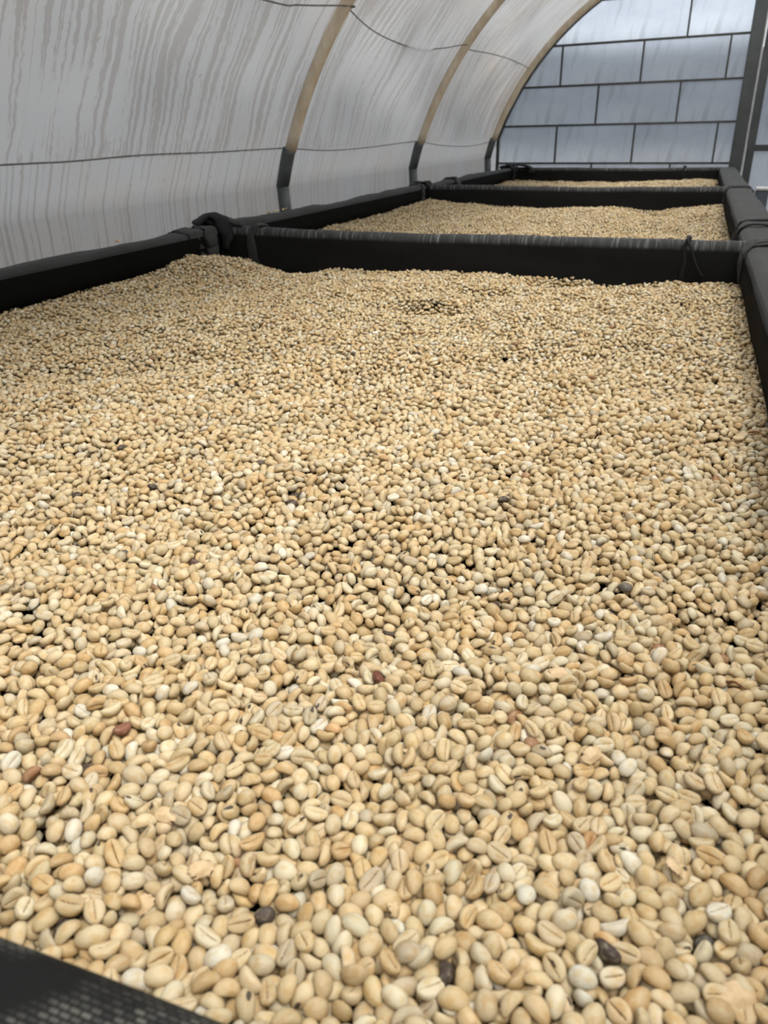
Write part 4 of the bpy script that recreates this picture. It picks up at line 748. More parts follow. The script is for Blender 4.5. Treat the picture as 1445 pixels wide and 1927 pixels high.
2205,1775,56,-26,-12,7,2293,1837,59,2,5,35,2467,1847,24,8,4,4,2582,1774,49,-19,0,4,2756,1879,35,-2,1,-23,2816,1815,36,-1,-4,1,92,1949,53,-1,3,-24,320,1963,39,22,22,6,
403,1974,9,-2,34,9,551,1989,48,-2,-10,14,701,2018,61,12,33,8,818,1941,23,7,3,1,868,1966,74,20,30,-2,1038,2029,39,0,-2,16,1162,2008,71,-35,-8,-12,1305,1944,29,3,-11,-29,
1486,1835,39,-16,32,-9,1574,1970,39,0,1,-13,1649,1902,6,-6,-29,12,1723,2001,46,7,-2,29,1871,1948,34,0,0,27,2118,1899,5,0,-22,-30,2211,1914,32,-10,-6,28,2293,1910,16,-5,-28,0,
2415,1915,54,12,3,-22,2665,1975,2,-6,3,-23,2781,1989,49,-25,24,0,2864,2011,54,-12,35,6,129,2135,62,-34,10,6,286,2082,58,33,-11,3,431,2033,65,31,-20,-2,450,2092,7,11,-17,-31,
745,2103,58,35,13,-5,770,2028,16,3,-9,28,1000,2290,31,-15,-25,2,1087,2099,33,-9,1,-14,1266,2101,35,2,2,9,1358,2022,41,-3,3,38,1513,2262,8,-3,33,-8,1573,2033,14,-26,-2,-12,
1643,2068,1,-13,-35,3,1785,2116,67,-1,-37,-3,1946,2094,30,0,2,14,2134,2168,38,5,4,13,2223,2127,45,-3,4,-38,2354,2043,29,-6,12,7,2445,2011,44,-6,34,19,2569,2100,12,-36,8,-11,
2641,2113,65,-2,13,-14,2841,2153,35,-6,-33,-15,83,2215,26,-3,-3,-36,336,2138,24,9,12,25,444,2226,52,22,14,22,520,2249,30,3,-2,38,651,2215,47,0,-4,17,811,2186,51,21,-20,-5,
957,2235,26,2,2,29,1103,2233,34,3,0,14,1172,2177,47,-19,-28,0,1342,2245,62,-8,34,4,1499,2288,57,-16,-21,23,1636,2245,35,6,12,24,1673,2153,33,-1,-2,7,1800,2238,38,-6,-8,8,
1907,2246,46,-4,-16,-33,2129,2259,63,-23,4,-10,2231,2210,36,-8,-38,-5,2320,2194,45,3,5,16,2499,2288,44,-23,25,-3,2558,2184,21,-33,12,15,2703,2173,63,26,-6,3,2870,2224,15,-1,10,-7,
2948,2211,25,-8,-7,24,35,2382,38,-23,-27,-6,272,2332,10,-16,-2,13,375,2410,35,2,-1,-10,545,2324,44,6,-38,-1,618,2290,18,-8,4,10,866,2245,8,16,-21,18,877,2385,52,-4,6,34,
969,2372,68,-22,-20,0,1193,2337,22,4,5,-30,1319,2399,37,-2,-1,10,1465,2387,14,-8,3,5,1524,2357,61,30,-22,-10,1705,2281,5,-8,-38,4,1829,2342,40,3,0,-12,1960,2336,50,-19,25,-15,
2030,2374,27,8,-5,-22,2223,2349,34,1,-1,-9,2365,2369,39,23,25,-3,2445,2389,33,-3,-1,15,2568,2343,74,-18,31,14,2741,2321,35,-6,6,23,2920,2291,54,13,3,-29,2992,2312,44,24,20,-2,
81,2488,20,9,-5,-33,139,2425,39,0,4,39,294,2466,56,33,-5,-1,440,2469,39,10,-34,-5,543,2457,30,-2,3,33,498,2545,3,21,-19,-10,847,2463,24,1,-7,9,974,2505,15,0,17,18,
1051,2454,50,36,2,-3,1168,2478,53,-30,-7,5,1314,2489,46,32,12,10,1474,2520,49,26,15,12,1543,2468,52,-1,36,13,1758,2456,8,8,5,34,1801,2532,6,-7,28,-21,1896,2524,55,19,1,-13,
2075,2481,64,11,33,2,2203,2443,40,2,-30,-3,2291,2424,11,7,-8,-4,2518,2412,61,24,17,10,2609,2418,33,-10,9,-30,2840,2490,42,2,0,-13,2999,2471,54,2,-1,1,39,2552,13,12,7,-6,
170,2600,49,-33,-3,0,263,2540,7,11,-6,16,407,2577,40,32,4,2,530,2637,17,-20,13,27,695,2602,34,-4,35,2,825,2544,10,1,13,10,904,2548,44,34,8,4,1028,2544,58,-6,-21,-9,
1196,2551,27,2,0,-4,1369,2537,100,-20,-17,16,1487,2596,52,-16,4,11,1553,2556,38,2,1,13,1668,2618,40,-2,-1,12,1778,2594,2,-6,-5,17,1992,2554,64,-21,-27,-2,2028,2561,0,-5,-6,22,
2210,2595,43,5,-7,-23,2357,2526,28,-37,-3,-3,2431,2561,42,-3,1,27,2648,2564,18,29,-1,-19,2702,2601,16,2,11,-18,2800,2575,50,-6,14,-10,176,2720,22,-17,-4,20,257,2652,54,3,5,-6,
466,2653,51,25,-27,-5,542,2727,57,21,-28,-1,634,2730,39,-5,-11,30,741,2696,32,-3,-3,15,936,2657,40,-1,-5,1,1082,2657,29,-2,2,0,1157,2712,52,-2,-3,-1,1270,2721,2,-28,-11,4,
1408,2726,27,1,-2,1,1533,2669,60,7,-28,-5,1752,2652,61,2,5,-21,1827,2668,32,-7,9,-22,1954,2656,52,21,30,1,2071,2761,33,7,-5,34,2175,2769,40,-31,-6,2,2515,2785,10,19,-14,-6,
2602,2688,30,-12,4,-10,2708,2749,27,1,20,26,2824,2662,48,-3,1,20,2920,2661,58,0,-5,39,50,2830,30,10,-5,-2,157,2814,19,19,-1,-11,240,2914,60,-32,2,12,460,2837,50,-13,-10,12,
584,2830,52,-15,-16,7,658,2899,53,-13,-30,19,772,2869,18,-26,-8,-14,846,2823,54,16,-18,-15,1053,2861,48,-2,32,12,1147,2917,54,-11,-33,-8,1389,2822,33,1,-2,26,1570,2820,29,3,-6,-22,
1727,2920,39,-20,33,-3,1797,2872,58,8,-35,13,1967,2845,33,4,0,11,2046,2846,35,2,1,-23,2168,2876,60,20,22,13,2367,2886,89,-12,-6,22,2496,2877,42,-28,-20,-9,2553,2822,29,26,7,-22,
2679,2835,44,-2,1,29,2796,2757,16,-2,-8,-5,38,2909,61,33,8,2,775,2975,40,-1,-1,36,926,2930,28,7,-36,11,1074,2956,27,4,3,-17,1117,2999,44,11,13,28,1294,2958,50,-13,-33,8,
1388,2916,34,9,-33,7,1534,2913,38,0,3,26,1887,2903,44,-28,-12,17,1942,2916,55,22,18,2,2218,2980,37,2,-3,-23,2320,2920,50,18,-24,-23,2471,2967,49,-28,24,2,2553,2967,44,1,0,-26,
2764,2988,58,11,28,18,2921,2944,14,14,-7,-19,225,1882,12,-28,-9,-2,191,2549,24,24,15,-7,1904,1833,30,26,-19,-2,285,530,11,10,-11,26,2564,1631,8,-23,-25,-11,1753,609,51,-13,-12,20,
1716,824,27,0,-3,-19,859,1880,52,-25,-20,4,1792,825,39,-20,26,-11,2403,1505,27,1,4,-2,2657,2910,23,-26,15,4,1267,2177,53,2,-36,-12,1763,107,8,12,-2,-30,1380,1575,42,5,5,35,
1412,1337,54,-20,3,-1,2986,2774,48,4,-1,-1,114,1413,56,-30,17,8,949,250,48,-12,-24,-14,1985,1928,32,2,0,-20,2291,166,26,29,-8,-13,604,1876,78,-9,18,3,835,1243,4,-17,-31,12,
826,2288,7,23,10,-6,2385,76,14,9,10,-7,1368,1872,37,15,-3,-12,855,2628,46,23,23,18,2286,1641,10,7,-30,0,318,2824,13,3,-20,32,2252,684,69,-8,-30,12,958,66,58,-25,22,-4,
271,57,67,-1,34,17,429,11,68,-3,-2,-10,520,104,72,10,-15,28,704,6,39,6,-7,-21,796,24,78,-8,31,10,876,66,26,-5,1,8,1094,65,59,14,25,-17,1178,88,103,5,-29,-20,
1344,73,51,10,2,-14,1564,56,49,-10,7,-25,1707,68,53,-8,16,-16,1765,21,81,25,-28,2,1964,19,49,1,-5,20,2045,44,71,-9,-3,29,2130,2,88,18,-16,-7,2482,13,49,-4,2,15,
2545,25,41,-14,13,-15,2703,62,40,-12,-5,21,56,176,106,36,1,3,146,162,84,-2,9,18,235,178,62,-11,-2,-32,356,76,34,6,4,20,536,152,29,0,5,-34,686,202,62,-16,4,8,
815,133,82,16,33,7,957,173,39,-7,3,18,1043,128,66,-1,1,-1,1231,143,36,6,-11,-4,1283,134,92,-22,-23,9,1503,113,56,-1,7,6,1583,147,56,-28,14,-1,1692,166,55,-36,4,-1,
1796,130,88,-25,26,-4,1998,182,97,-25,22,-2,2080,148,57,15,3,-6,2214,168,55,-13,-34,10,2350,154,50,13,35,6,2471,98,9,0,-9,-1,2557,116,50,21,-22,1,2693,176,99,-21,20,8,
2931,208,11,-16,-6,-3,221,350,80,-8,1,9,249,274,67,19,-24,-6,323,237,72,-3,-2,11,389,300,38,5,2,1,417,204,31,5,2,-9,767,246,105,-12,-2,-1,873,258,62,7,-11,-23,
990,305,99,3,-2,0,1048,279,49,-7,-2,-1,1216,231,32,9,3,20,1490,178,50,-5,-32,-13,1478,300,52,11,12,33,1518,214,106,-21,-18,18,1763,286,52,1,9,29,1868,249,81,-13,-35,3,
1960,259,70,11,-25,3,2059,267,91,30,7,-1,2248,355,33,4,-1,11,2328,239,60,-35,5,1,2407,276,56,2,0,-10,2543,234,60,6,4,-30,2744,313,82,21,-27,19,2809,275,89,23,-29,-3,
2910,358,17,-16,-9,28,346,680,103,11,7,0,288,423,52,30,2,3,478,334,41,-5,-29,-4,487,504,42,19,8,22,672,392,89,-2,0,-25,771,377,85,-25,4,3,892,462,59,-36,5,-5,
1013,363,64,31,-12,-3,1086,502,81,26,15,-2,1218,481,46,27,16,11,1442,378,45,1,-15,34,1538,435,45,-7,-9,8,1661,414,62,-14,-2,-11,1776,438,48,-11,32,-5,1983,416,131,-23,30,0,
2034,453,14,25,-17,8,2195,426,16,0,-6,9,2347,418,44,16,30,-8,2412,475,55,12,5,6,2559,447,5,-6,-17,-32,2740,403,60,-30,14,-5,2908,435,52,6,8,23,2962,395,84,-27,28,5,
162,475,68,3,-9,0,329,494,63,-12,24,3,428,500,70,-3,6,-18,573,621,67,-3,34,10,651,522,35,-2,-1,-2,714,456,45,-5,4,-2,922,544,53,14,-33,7,1014,544,56,6,-10,-18,
1161,539,58,9,-1,-12,1355,614,68,5,-9,35,1456,598,62,38,3,-6,1574,547,31,-3,2,-29,1642,509,59,-29,22,6,1784,492,103,-17,6,-17,1942,530,110,25,-13,-3,2081,525,56,11,20,26,
2209,576,62,18,-33,-12,2333,554,52,13,-2,18,2394,598,50,-26,9,2,2591,559,48,-37,0,-7,2764,536,102,15,33,-12,2929,593,88,-23,19,2,363,585,93,25,7,13,474,748,16,-17,-21,-7,
525,646,105,-10,-4,15,479,679,42,2,-1,-13,746,663,49,25,-29,1,825,661,35,2,3,-19,999,712,48,3,-10,-7,1079,688,95,-19,31,-1,1207,631,63,-5,3,8,1349,702,40,8,32,-10,
1426,733,85,-4,25,-28,1613,643,75,5,7,23,1752,665,100,-1,0,21,1813,633,45,31,-14,-1,1943,676,26,-2,-10,29,2009,634,68,-27,-17,-14,2127,652,92,27,-13,-3,2357,673,35,-2,-1,-1,
2464,683,79,-34,-12,2,2617,638,73,30,16,-5,2790,613,79,4,-1,19,2847,638,50,-2,-5,23,30,761,53,7,-3,-38,147,863,9,12,1,1,328,819,46,4,36,1,418,817,78,-5,-5,23,
503,816,77,-38,-5,-5,687,791,53,10,31,-3,747,771,103,1,-2,-18,924,793,45,-8,-33,-2,1024,855,95,30,12,6,1214,833,77,12,23,10,1344,761,56,-9,36,-12,1421,835,42,-5,6,-16,
1505,805,56,23,-30,9,1618,720,97,-6,5,12,1903,763,39,-16,17,-21,1982,779,25,1,2,14,2055,817,55,-29,-22,6,2216,801,94,32,-9,5,2302,703,90,-26,14,-6,2439,807,88,18,-32,-5,
2515,766,66,5,-8,-10,2785,720,60,8,4,-6,2827,784,58,15,35,0,2894,841,73,31,-12,-7,116,966,52,9,10,17,359,877,58,-25,8,4,437,920,81,-32,-18,-5,507,936,48,2,36,4,
646,947,77,10,29,19,816,961,68,5,30,22,946,864,45,10,-11,4,1022,953,65,33,14,-10,1116,922,51,-38,-6,7,1345,911,45,-27,26,-10,1451,935,41,-1,3,-22,1575,984,70,-27,17,-5,
1699,925,29,-1,-2,19,1782,939,38,28,-13,-1,1871,960,80,-19,20,-13,2084,885,95,-30,-14,8,2152,992,57,0,11,17,2388,925,65,-6,28,11,2440,986,93,7,13,-8,2503,928,58,-1,-5,-19,
2787,989,43,37,-7,11,2819,917,71,8,-8,-28,2921,917,50,10,13,24,132,1063,82,5,-8,-7,235,1058,47,-6,-27,25,378,1054,58,-20,16,-6,581,1052,101,-30,-15,-8,638,1033,52,11,-4,-22,
765,1055,41,0,0,-20,913,1023,71,7,3,9,1086,1035,65,-1,9,-23,1181,1081,54,-17,-35,-3,1365,1005,73,-18,-26,4,1458,1080,37,-2,3,23,1619,1026,7,12,-3,37,1748,1026,113,-19,1,-4,
1745,1002,46,-14,-1,-5,1949,1051,48,0,1,-3,2002,983,22,-4,26,12,2119,1062,76,1,8,29,2309,1016,66,3,9,-31,2449,1038,48,0,13,-26,2593,1047,77,9,-35,6,2761,1035,90,-24,24,-6,
2883,1006,51,-5,-20,31,2981,1082,62,13,32,1,120,1113,24,34,-9,3,220,1119,35,3,0,-4,468,1190,82,-2,2,-21,548,1214,71,1,6,-14,657,1178,30,1,0,27,760,1189,34,-3,-1,32,
946,1173,68,1,1,-15,1106,1175,53,2,-35,4,1175,1222,77,-33,5,-3,1279,1201,79,20,-1,-6,1424,1205,63,-4,-7,-18,1633,1212,65,-14,32,5,1722,1191,97,38,-3,0,1794,1187,78,-11,25,-17,
1902,1146,53,23,-17,-11,2035,1271,67,-26,-14,-5,2249,1212,66,8,-1,-4,2352,1128,82,-9,36,-3,2464,1183,90,-2,-17,20,2527,1136,34,1,-3,33,2677,1225,76,-10,18,-10,2821,1086,88,-10,9,-9,
2950,1108,106,-15,27,-19,35,1366,65,-35,4,-1,206,1263,79,-36,-9,-6,298,1328,79,9,-33,-4,416,1262,87,3,28,-18,489,1301,55,0,-4,-17,688,1289,109,-35,-13,-5,798,1262,46,-7,0,19,
880,1226,55,-4,-30,-16,1063,1242,75,24,-9,4,1194,1301,115,31,-10,-8,1340,1340,84,8,-13,-21,1407,1293,77,21,-6,0,1580,1272,61,-9,27,-20,1664,1316,58,3,-10,-10,1785,1308,67,-27,-20,18,
1877,1266,56,-38,-11,2,2049,1349,57,-12,10,34,2232,1299,83,-18,30,-11,2344,1345,53,11,18,28,2433,1324,31,17,34,-1,2601,1294,31,-2,-3,28,2746,1331,86,-7,-24,14,2857,1345,27,7,3,26,
197,1402,48,-13,-22,15,345,1446,39,5,-7,-13,433,1425,42,8,-3,26,512,1465,61,-1,-8,-25,604,1451,64,1,-24,2,740,1431,36,-1,3,-36,898,1421,34,38,-8,0,1102,1374,40,3,-3,31,
1178,1367,66,-1,3,-6,1278,1374,58,4,-34,-6,1428,1456,73,2,-8,-32,1522,1455,41,8,19,29,1754,1449,60,-7,6,-1,1862,1434,43,-4,-7,29,1945,1494,29,3,0,-1,2013,1448,70,-7,15,17,
2209,1452,39,32,13,2,2378,1420,45,-6,-8,24,2457,1416,52,-3,8,-1,2578,1486,47,-1,36,0,2760,1416,74,-26,-11,5,2848,1441,64,-2,6,-27,2990,1462,40,6,2,18,14,1625,70,-30,-10,8,
91,1549,42,-11,-1,26,241,1586,35,-2,10,31,401,1545,94,-24,-21,-8,498,1561,76,9,0,-3,683,1567,45,-7,0,8,818,1590,66,5,4,9,936,1527,39,3,-2,-31,1108,1475,38,3,-14,-30,
1192,1579,58,-9,-5,-1,1309,1517,44,11,9,21,1453,1545,50,-33,-9,15,1605,1528,64,13,4,-9,1687,1565,75,-38,-9,0,1786,1522,60,7,-9,-1,2005,1554,9,-11,-3,-30,2035,1591,51,3,4,35,
2132,1572,69,10,-1,-27,2299,1498,46,-4,35,4,2522,1604,50,-10,-5,17,2572,1570,37,11,-9,-33,2751,1621,35,-4,4,-27,2867,1605,52,-6,-2,-29,2999,1547,81,-18,27,-20,8,1692,20,13,-5,-34,
120,1709,84,10,0,-30,216,1665,57,10,5,-7,429,1641,75,-4,-2,-20,504,1698,65,7,3,-25,580,1663,92,-28,-26,1,789,1745,93,8,-1,-7,813,1762,42,-1,8,33,1128,1654,69,24,-3,-12,
1154,1716,59,-14,-1,-33,1238,1748,48,-33,9,0,1402,1704,88,-13,-26,10,1595,1709,109,24,25,2,1666,1645,86,35,-7,0,1766,1666,50,2,30,-10,1968,1728,87,-13,30,8,2039,1680,77,-20,-25,8,
2481,1470,51,-19,-1,1,2412,1715,68,-35,-14,-5,2556,1706,81,-5,5,-18,2626,1712,41,-3,2,29,2730,1696,82,-28,7,-8,2799,1639,75,5,5,18,94,1789,88,32,4,1,153,1888,57,0,13,33,
273,1863,36,10,0,3,404,1860,109,3,33,7,472,1863,70,1,0,19,747,1805,56,15,-6,-24,825,1828,78,4,7,-33,933,1835,32,-3,0,-37,998,1847,58,-10,6,-11,1149,1923,86,-5,24,0,
1286,1906,103,-29,-17,6,1423,1831,87,-6,-19,11,1585,1877,50,36,-15,2,1624,1766,57,-10,-13,26,1831,1813,54,4,10,-19,1916,1849,59,-8,1,-16,1993,1888,76,3,1,-12,2196,1868,75,9,-4,-6,
2381,1825,61,-6,3,-17,2484,1769,36,1,-3,-27,2634,1848,66,-25,25,0,2713,1879,72,-4,-6,4,2823,1869,65,-13,7,3,2941,1852,52,-1,9,-31,7,1936,67,-1,3,23,177,1969,37,1,1,-16,
252,1986,46,29,-21,-2,398,1913,40,-8,5,30,490,1935,37,2,-7,27,773,1875,121,1,10,-37,769,1886,66,34,-6,-7,900,1881,95,2,-31,14,1103,1989,73,8,3,-32,1216,1965,75,7,16,1,
1297,1997,79,-1,33,10,1434,1988,35,-4,4,12,1628,2009,86,-13,-32,-16,1681,1927,44,30,-23,-4,1801,1955,72,-8,-1,-14,1926,1998,55,24,-22,-3,2068,1946,51,32,19,-7,2227,1963,68,-5,7,12,
2342,1907,30,16,7,16,2531,1975,51,-38,0,3,2619,1944,63,34,14,8,2712,1991,59,1,-8,19,2862,1928,38,2,4,31,2934,1950,63,27,-18,-2,24,2081,84,35,14,-2,194,2072,56,-1,6,-17,
285,2102,89,-2,-6,-31,422,2130,46,1,-11,-36,599,2050,37,-2,-2,-13,636,2105,54,-10,14,-8,852,2085,25,-18,31,-6,893,2169,46,17,-8,-11,992,2049,90,-22,25,-13,1207,2113,82,17,25,6,
1344,2114,58,-25,21,-8,1424,2068,30,5,-3,-3,1586,2121,46,-24,-26,3,1659,2060,34,2,3,32,1843,2049,68,0,-1,8,2002,2075,65,25,-28,-1,2094,2058,51,-9,-9,14,2175,2062,91,-2,14,31,
2300,2091,74,-27,-20,-1,2463,2124,60,-23,-4,-16,2525,2080,35,-4,-1,18,2764,2029,113,-20,-17,11,2874,2102,50,-5,-7,35,2973,2121,48,-1,-34,-6,57,2251,101,-31,-18,0,136,2273,59,-25,4,22,
223,2163,50,-4,5,35,329,2283,61,11,-7,-14,579,2179,54,1,-6,-4,702,2154,66,-6,-9,1,744,2238,73,19,-24,-1,953,2181,38,3,-17,23,1033,2185,52,16,34,8,1207,2200,104,-8,23,-18,
1260,2242,61,-19,-20,-9,1483,2174,14,29,2,-18,1515,2187,65,-18,-24,16,1739,2181,89,21,-20,17,1883,2138,87,-2,3,-19,2006,2236,114,-6,32,19,2077,2227,67,-17,-22,-1,2220,2211,73,3,-1,0,
2384,2210,53,9,14,18,2450,2259,50,6,-2,-21,2621,2187,14,5,8,12,2697,2242,35,-10,-1,9,2905,2194,80,28,19,6,2985,2203,67,-14,4,-29,49,2296,38,3,0,-6,119,2349,33,4,-11,29,
249,2404,40,-1,1,-2,495,2369,84,1,1,-13,579,2400,54,3,19,-31,688,2314,34,-3,4,-10,821,2329,41,-8,-2,37,905,2260,71,8,-3,-5,1028,2297,59,6,8,6,1185,2277,73,22,31,-1,
1344,2322,55,3,36,-7,1454,2430,47,0,-7,-36,1593,2388,56,18,-16,-11,1745,2254,98,21,6,19,1771,2355,94,-11,10,-15,1899,2354,61,-7,21,-10,2046,2309,61,-8,-8,37,2221,2273,77,-2,28,26,
2311,2298,57,1,2,-9,2474,2339,97,-37,5,-6,2582,2258,69,6,35,15,2687,2327,96,-8,-23,20,2884,2385,74,33,-21,0,2969,2352,55,-8,10,35,4,2473,52,8,-1,12,229,2480,71,7,-11,-18,
312,2522,61,-9,5,7,388,2494,53,-19,-6,10,553,2517,36,-7,-22,-29,632,2470,61,27,27,2,785,2412,45,-27,28,0,921,2447,86,-34,7,0,1095,2527,51,-1,5,15,1116,2335,31,-5,-5,15,
1258,2483,62,4,-2,-27,1418,2489,60,12,-14,-26,1488,2483,108,29,22,10,1735,2415,45,10,0,-10,1820,2484,58,-38,-2,-2,1894,2447,90,-24,-22,12,2046,2495,92,8,-2,-35,2270,2406,61,-3,-9,22,
2315,2481,61,-9,38,-2,2483,2496,64,-5,8,-22,2620,2499,53,-4,6,-37,2766,2465,37,-1,0,27,2815,2445,101,-32,-6,4,2998,2421,69,12,-2,3,90,2607,61,-7,-12,19,220,2568,90,31,0,7,
311,2596,54,8,-15,35,403,2615,84,-29,1,-6,495,2576,73,-37,-7,4,657,2532,49,-23,3,-5,859,2560,84,34,-15,7,929,2604,89,-37,10,-4,1075,2601,85,32,-2,11,1151,2627,48,7,-3,35,
1414,2587,98,19,25,3,1462,2652,101,23,1,18,1599,2621,83,32,-15,6,1731,2567,71,-22,13,2,1832,2572,48,-1,3,13,2010,2556,124,-7,35,-3,2132,2558,44,-15,27,-8,2123,2404,74,6,-7,28,
2266,2550,80,32,7,-10,2438,2621,64,2,11,32,2567,2628,68,0,0,32,2678,2552,73,17,17,23,2743,2595,56,13,4,20,64,2721,43,5,7,22,142,2675,73,9,-2,-4,264,2745,61,-7,22,-24,
385,2771,35,-1,3,14,494,2661,102,-8,-35,-4,636,2671,54,15,-2,-1,841,2651,130,-16,-13,3,886,2746,33,-2,-7,19,1068,2749,54,-21,25,-12,1116,2786,111,-27,20,-19,1281,2680,37,6,-31,11,
1398,2652,50,37,-12,-2,1511,2747,38,0,-2,0,1624,2740,63,17,22,16,1843,2720,89,13,-34,3,1916,2756,43,25,20,-3,2084,2704,58,6,4,-1,2181,2734,82,-18,-16,4,2289,2636,49,0,4,13,
2366,2665,6,4,-18,-30,2624,2754,55,-5,-2,-17,2693,2641,81,2,-9,-11,2859,2737,74,-23,-30,0,2969,2720,72,8,-16,26,104,2886,79,21,8,8,269,2873,57,-8,14,-26,348,2888,58,-26,-10,8,
588,2923,71,-6,-7,8,628,2792,51,-10,12,20,782,2794,52,15,17,14,937,2853,65,-2,11,25,1014,2816,46,5,-6,9,1147,2800,36,0,-2,-7,1276,2802,38,-2,4,-24,1453,2877,61,2,-33,19,
1603,2811,100,22,-28,13,1654,2822,38,-1,-5,-23,1739,2828,45,-6,-33,9,2096,2920,34,8,-3,37,2123,2841,53,-2,-10,13,2127,2921,114,28,-18,3,2266,2794,60,-4,-3,13,2252,2711,52,-38,-2,0,
2741,2865,59,-10,4,-13,2810,2895,42,3,-1,24,2803,2801,54,-6,-8,-24,2928,2778,104,-5,35,8,210,2996,90,-2,2,-19,285,2980,52,-7,-23,24,425,2927,48,30,-18,-3,937,2976,65,3,38,-9,
1029,2911,78,-7,7,30,1199,2982,56,2,-6,-10,1363,2981,51,-5,0,-19,1453,2935,68,8,-3,-1,1808,2952,26,3,-1,-11,1943,2987,47,-13,-3,10,2163,2980,61,-3,-11,9,2740,2956,68,-1,-19,18,
2900,2933,85,-17,22,0,733,311,90,-28,20,14,2191,2672,13,18,4,27,754,584,82,0,-4,8,512,2152,32,24,-11,-2,2764,1241,57,-26,-4,7,2029,1779,58,-6,11,-14,2231,2897,102,-23,23,-20,
1760,870,72,12,30,5,1779,2741,72,4,-33,-9,225,2781,59,-13,32,-18,1195,347,78,-3,-36,-12,2618,2982,97,-20,-31,-9,1255,1641,73,-10,24,-9,1747,2316,35,2,3,19,1109,1111,22,15,-12,17,
677,2956,65,17,13,-8,505,2064,76,-2,-1,20,991,1575,65,-7,6,-5,18,2565,82,8,6,37,2635,738,56,25,26,7,2328,2756,70,-34,-17,5,2893,1055,40,7,27,16,741,2831,71,-20,-14,22,
2960,2915,84,25,3,22,2892,2612,104,-6,-2,-2,61,315,63,3,9,38,466,2765,58,14,8,-12,1833,1615,84,12,-35,-3,1259,2596,63,6,-8,-10,1407,1614,87,-14,-33,9,2812,101,38,-12,0,-14,
2670,985,55,16,0,-13,983,1971,42,3,-5,-13,2123,1221,56,-21,18,-5,174,29,81,-32,-9,-3,405,84,104,25,6,3,577,33,77,-29,25,-1,663,60,90,4,3,-24,884,21,66,6,1,7,
1024,8,90,-5,-38,-7,1296,36,103,-29,-5,-5,1445,77,134,-20,-16,-10,1644,74,56,0,-11,-24,1878,132,97,17,33,-6,2106,83,125,21,32,-1,2362,15,93,4,1,32,2418,60,53,-6,8,-20,
2581,55,87,7,6,13,2666,26,93,7,-1,1,2878,40,58,-16,34,4,2970,44,87,-2,1,-37,83,235,99,11,26,22,214,101,103,-5,-6,27,283,144,102,-27,-5,14,424,155,81,-12,32,6,
525,175,84,-2,-1,2,610,143,72,19,-29,-6,788,102,107,-1,-3,32,883,148,57,1,-1,-15,1008,205,95,5,32,-17,1157,159,69,-14,36,-8,1341,169,106,-24,18,-3,1435,140,98,-5,37,-9,
1567,119,104,15,35,-2,1719,151,92,2,-2,9,1776,224,79,3,12,-30,1956,122,88,-4,-10,21,2171,96,81,-4,3,34,2236,219,80,6,36,9,2365,108,96,-15,30,1,2458,141,73,6,16,-34,
2606,149,91,1,8,-31,2767,103,86,3,-7,-25,2864,129,91,-1,-8,30,7,240,68,5,7,-3,174,236,97,23,-12,0,311,320,88,6,1,2,465,255,76,11,-9,-16,531,320,66,24,-1,-7,
607,217,56,-25,14,15,651,311,76,1,8,32,1012,232,116,0,-17,-33,1113,316,106,-29,14,-3,1167,260,69,-3,-1,18,1340,285,94,-16,-11,11,1454,245,58,15,4,-6,1553,315,87,5,-1,-14,
1673,256,77,0,3,28,1789,308,119,3,-36,6,1762,371,68,-3,-10,29,2161,299,68,20,-17,-12,2232,267,31,1,2,31,2403,200,96,27,10,4,2494,229,98,5,-9,-17,2623,234,95,-6,0,-23,
2678,347,55,19,-27,0,2933,254,71,29,17,-2,2940,313,101,30,-9,-1,60,440,117,-20,-13,12,144,376,92,30,13,8,239,427,83,1,-14,-32,436,384,72,11,-12,-24,583,365,84,2,8,-29,
605,423,120,-8,-6,-25,811,429,57,-13,5,-3,869,352,55,1,-8,4,1038,372,90,-5,5,1,1174,422,77,0,-1,3,1269,399,41,-6,3,-23,1406,342,112,-5,-35,8,1519,415,93,6,2,-24,
1665,491,112,-12,-8,17,1729,463,87,6,0,-8,1855,341,56,9,2,11,2059,382,94,-2,-22,15,2224,417,74,-6,3,-32,2310,477,66,-32,-4,-1,2484,376,76,1,-1,33,2594,427,70,3,-9,-30,
2826,337,35,2,-16,-27,2932,483,98,30,-1,-4,20,565,94,-31,18,-8,98,526,104,-15,-22,16,379,429,40,-5,-1,16,480,465,117,-16,-22,12,552,469,75,-5,0,27,605,534,76,1,-7,-20,
818,502,71,3,15,2,923,573,80,-3,-6,-29,988,445,64,-1,14,23,1148,479,115,-29,2,12,1337,494,72,-2,4,-18,1494,507,61,4,2,-34,1543,589,95,5,37,2,1678,581,70,-6,-10,-28,
1866,479,83,-11,-30,22,1905,627,91,-13,-7,23,2062,463,76,27,21,-5,2253,538,89,-12,-20,-27,2358,529,123,-28,21,-3,2403,530,60,20,-29,-17,2562,503,53,-1,-24,23,2705,607,105,0,-11,-36,
2843,611,108,-5,7,-24,95,698,61,-9,-15,13,264,628,99,31,22,1,476,717,98,-10,5,28,689,741,30,8,33,-16,674,610,73,-19,32,0,762,673,85,-1,-1,-31,911,686,36,-2,-4,-22,
992,632,85,15,27,5,1182,709,88,5,38,3,1292,678,89,-30,7,7,1385,654,105,-4,-22,-31,1494,669,75,0,-17,29,1719,564,105,-6,6,-17,1842,685,61,-1,4,5,1970,737,90,-10,30,2,
2032,917,51,19,-4,-18,2216,654,104,-11,-13,31,2307,615,80,-9,-4,1,2484,600,94,-14,-4,36,2584,708,90,2,6,-7,2689,698,48,-15,25,-13,2889,693,84,-1,-2,-11,2986,692,94,-31,2,-5,
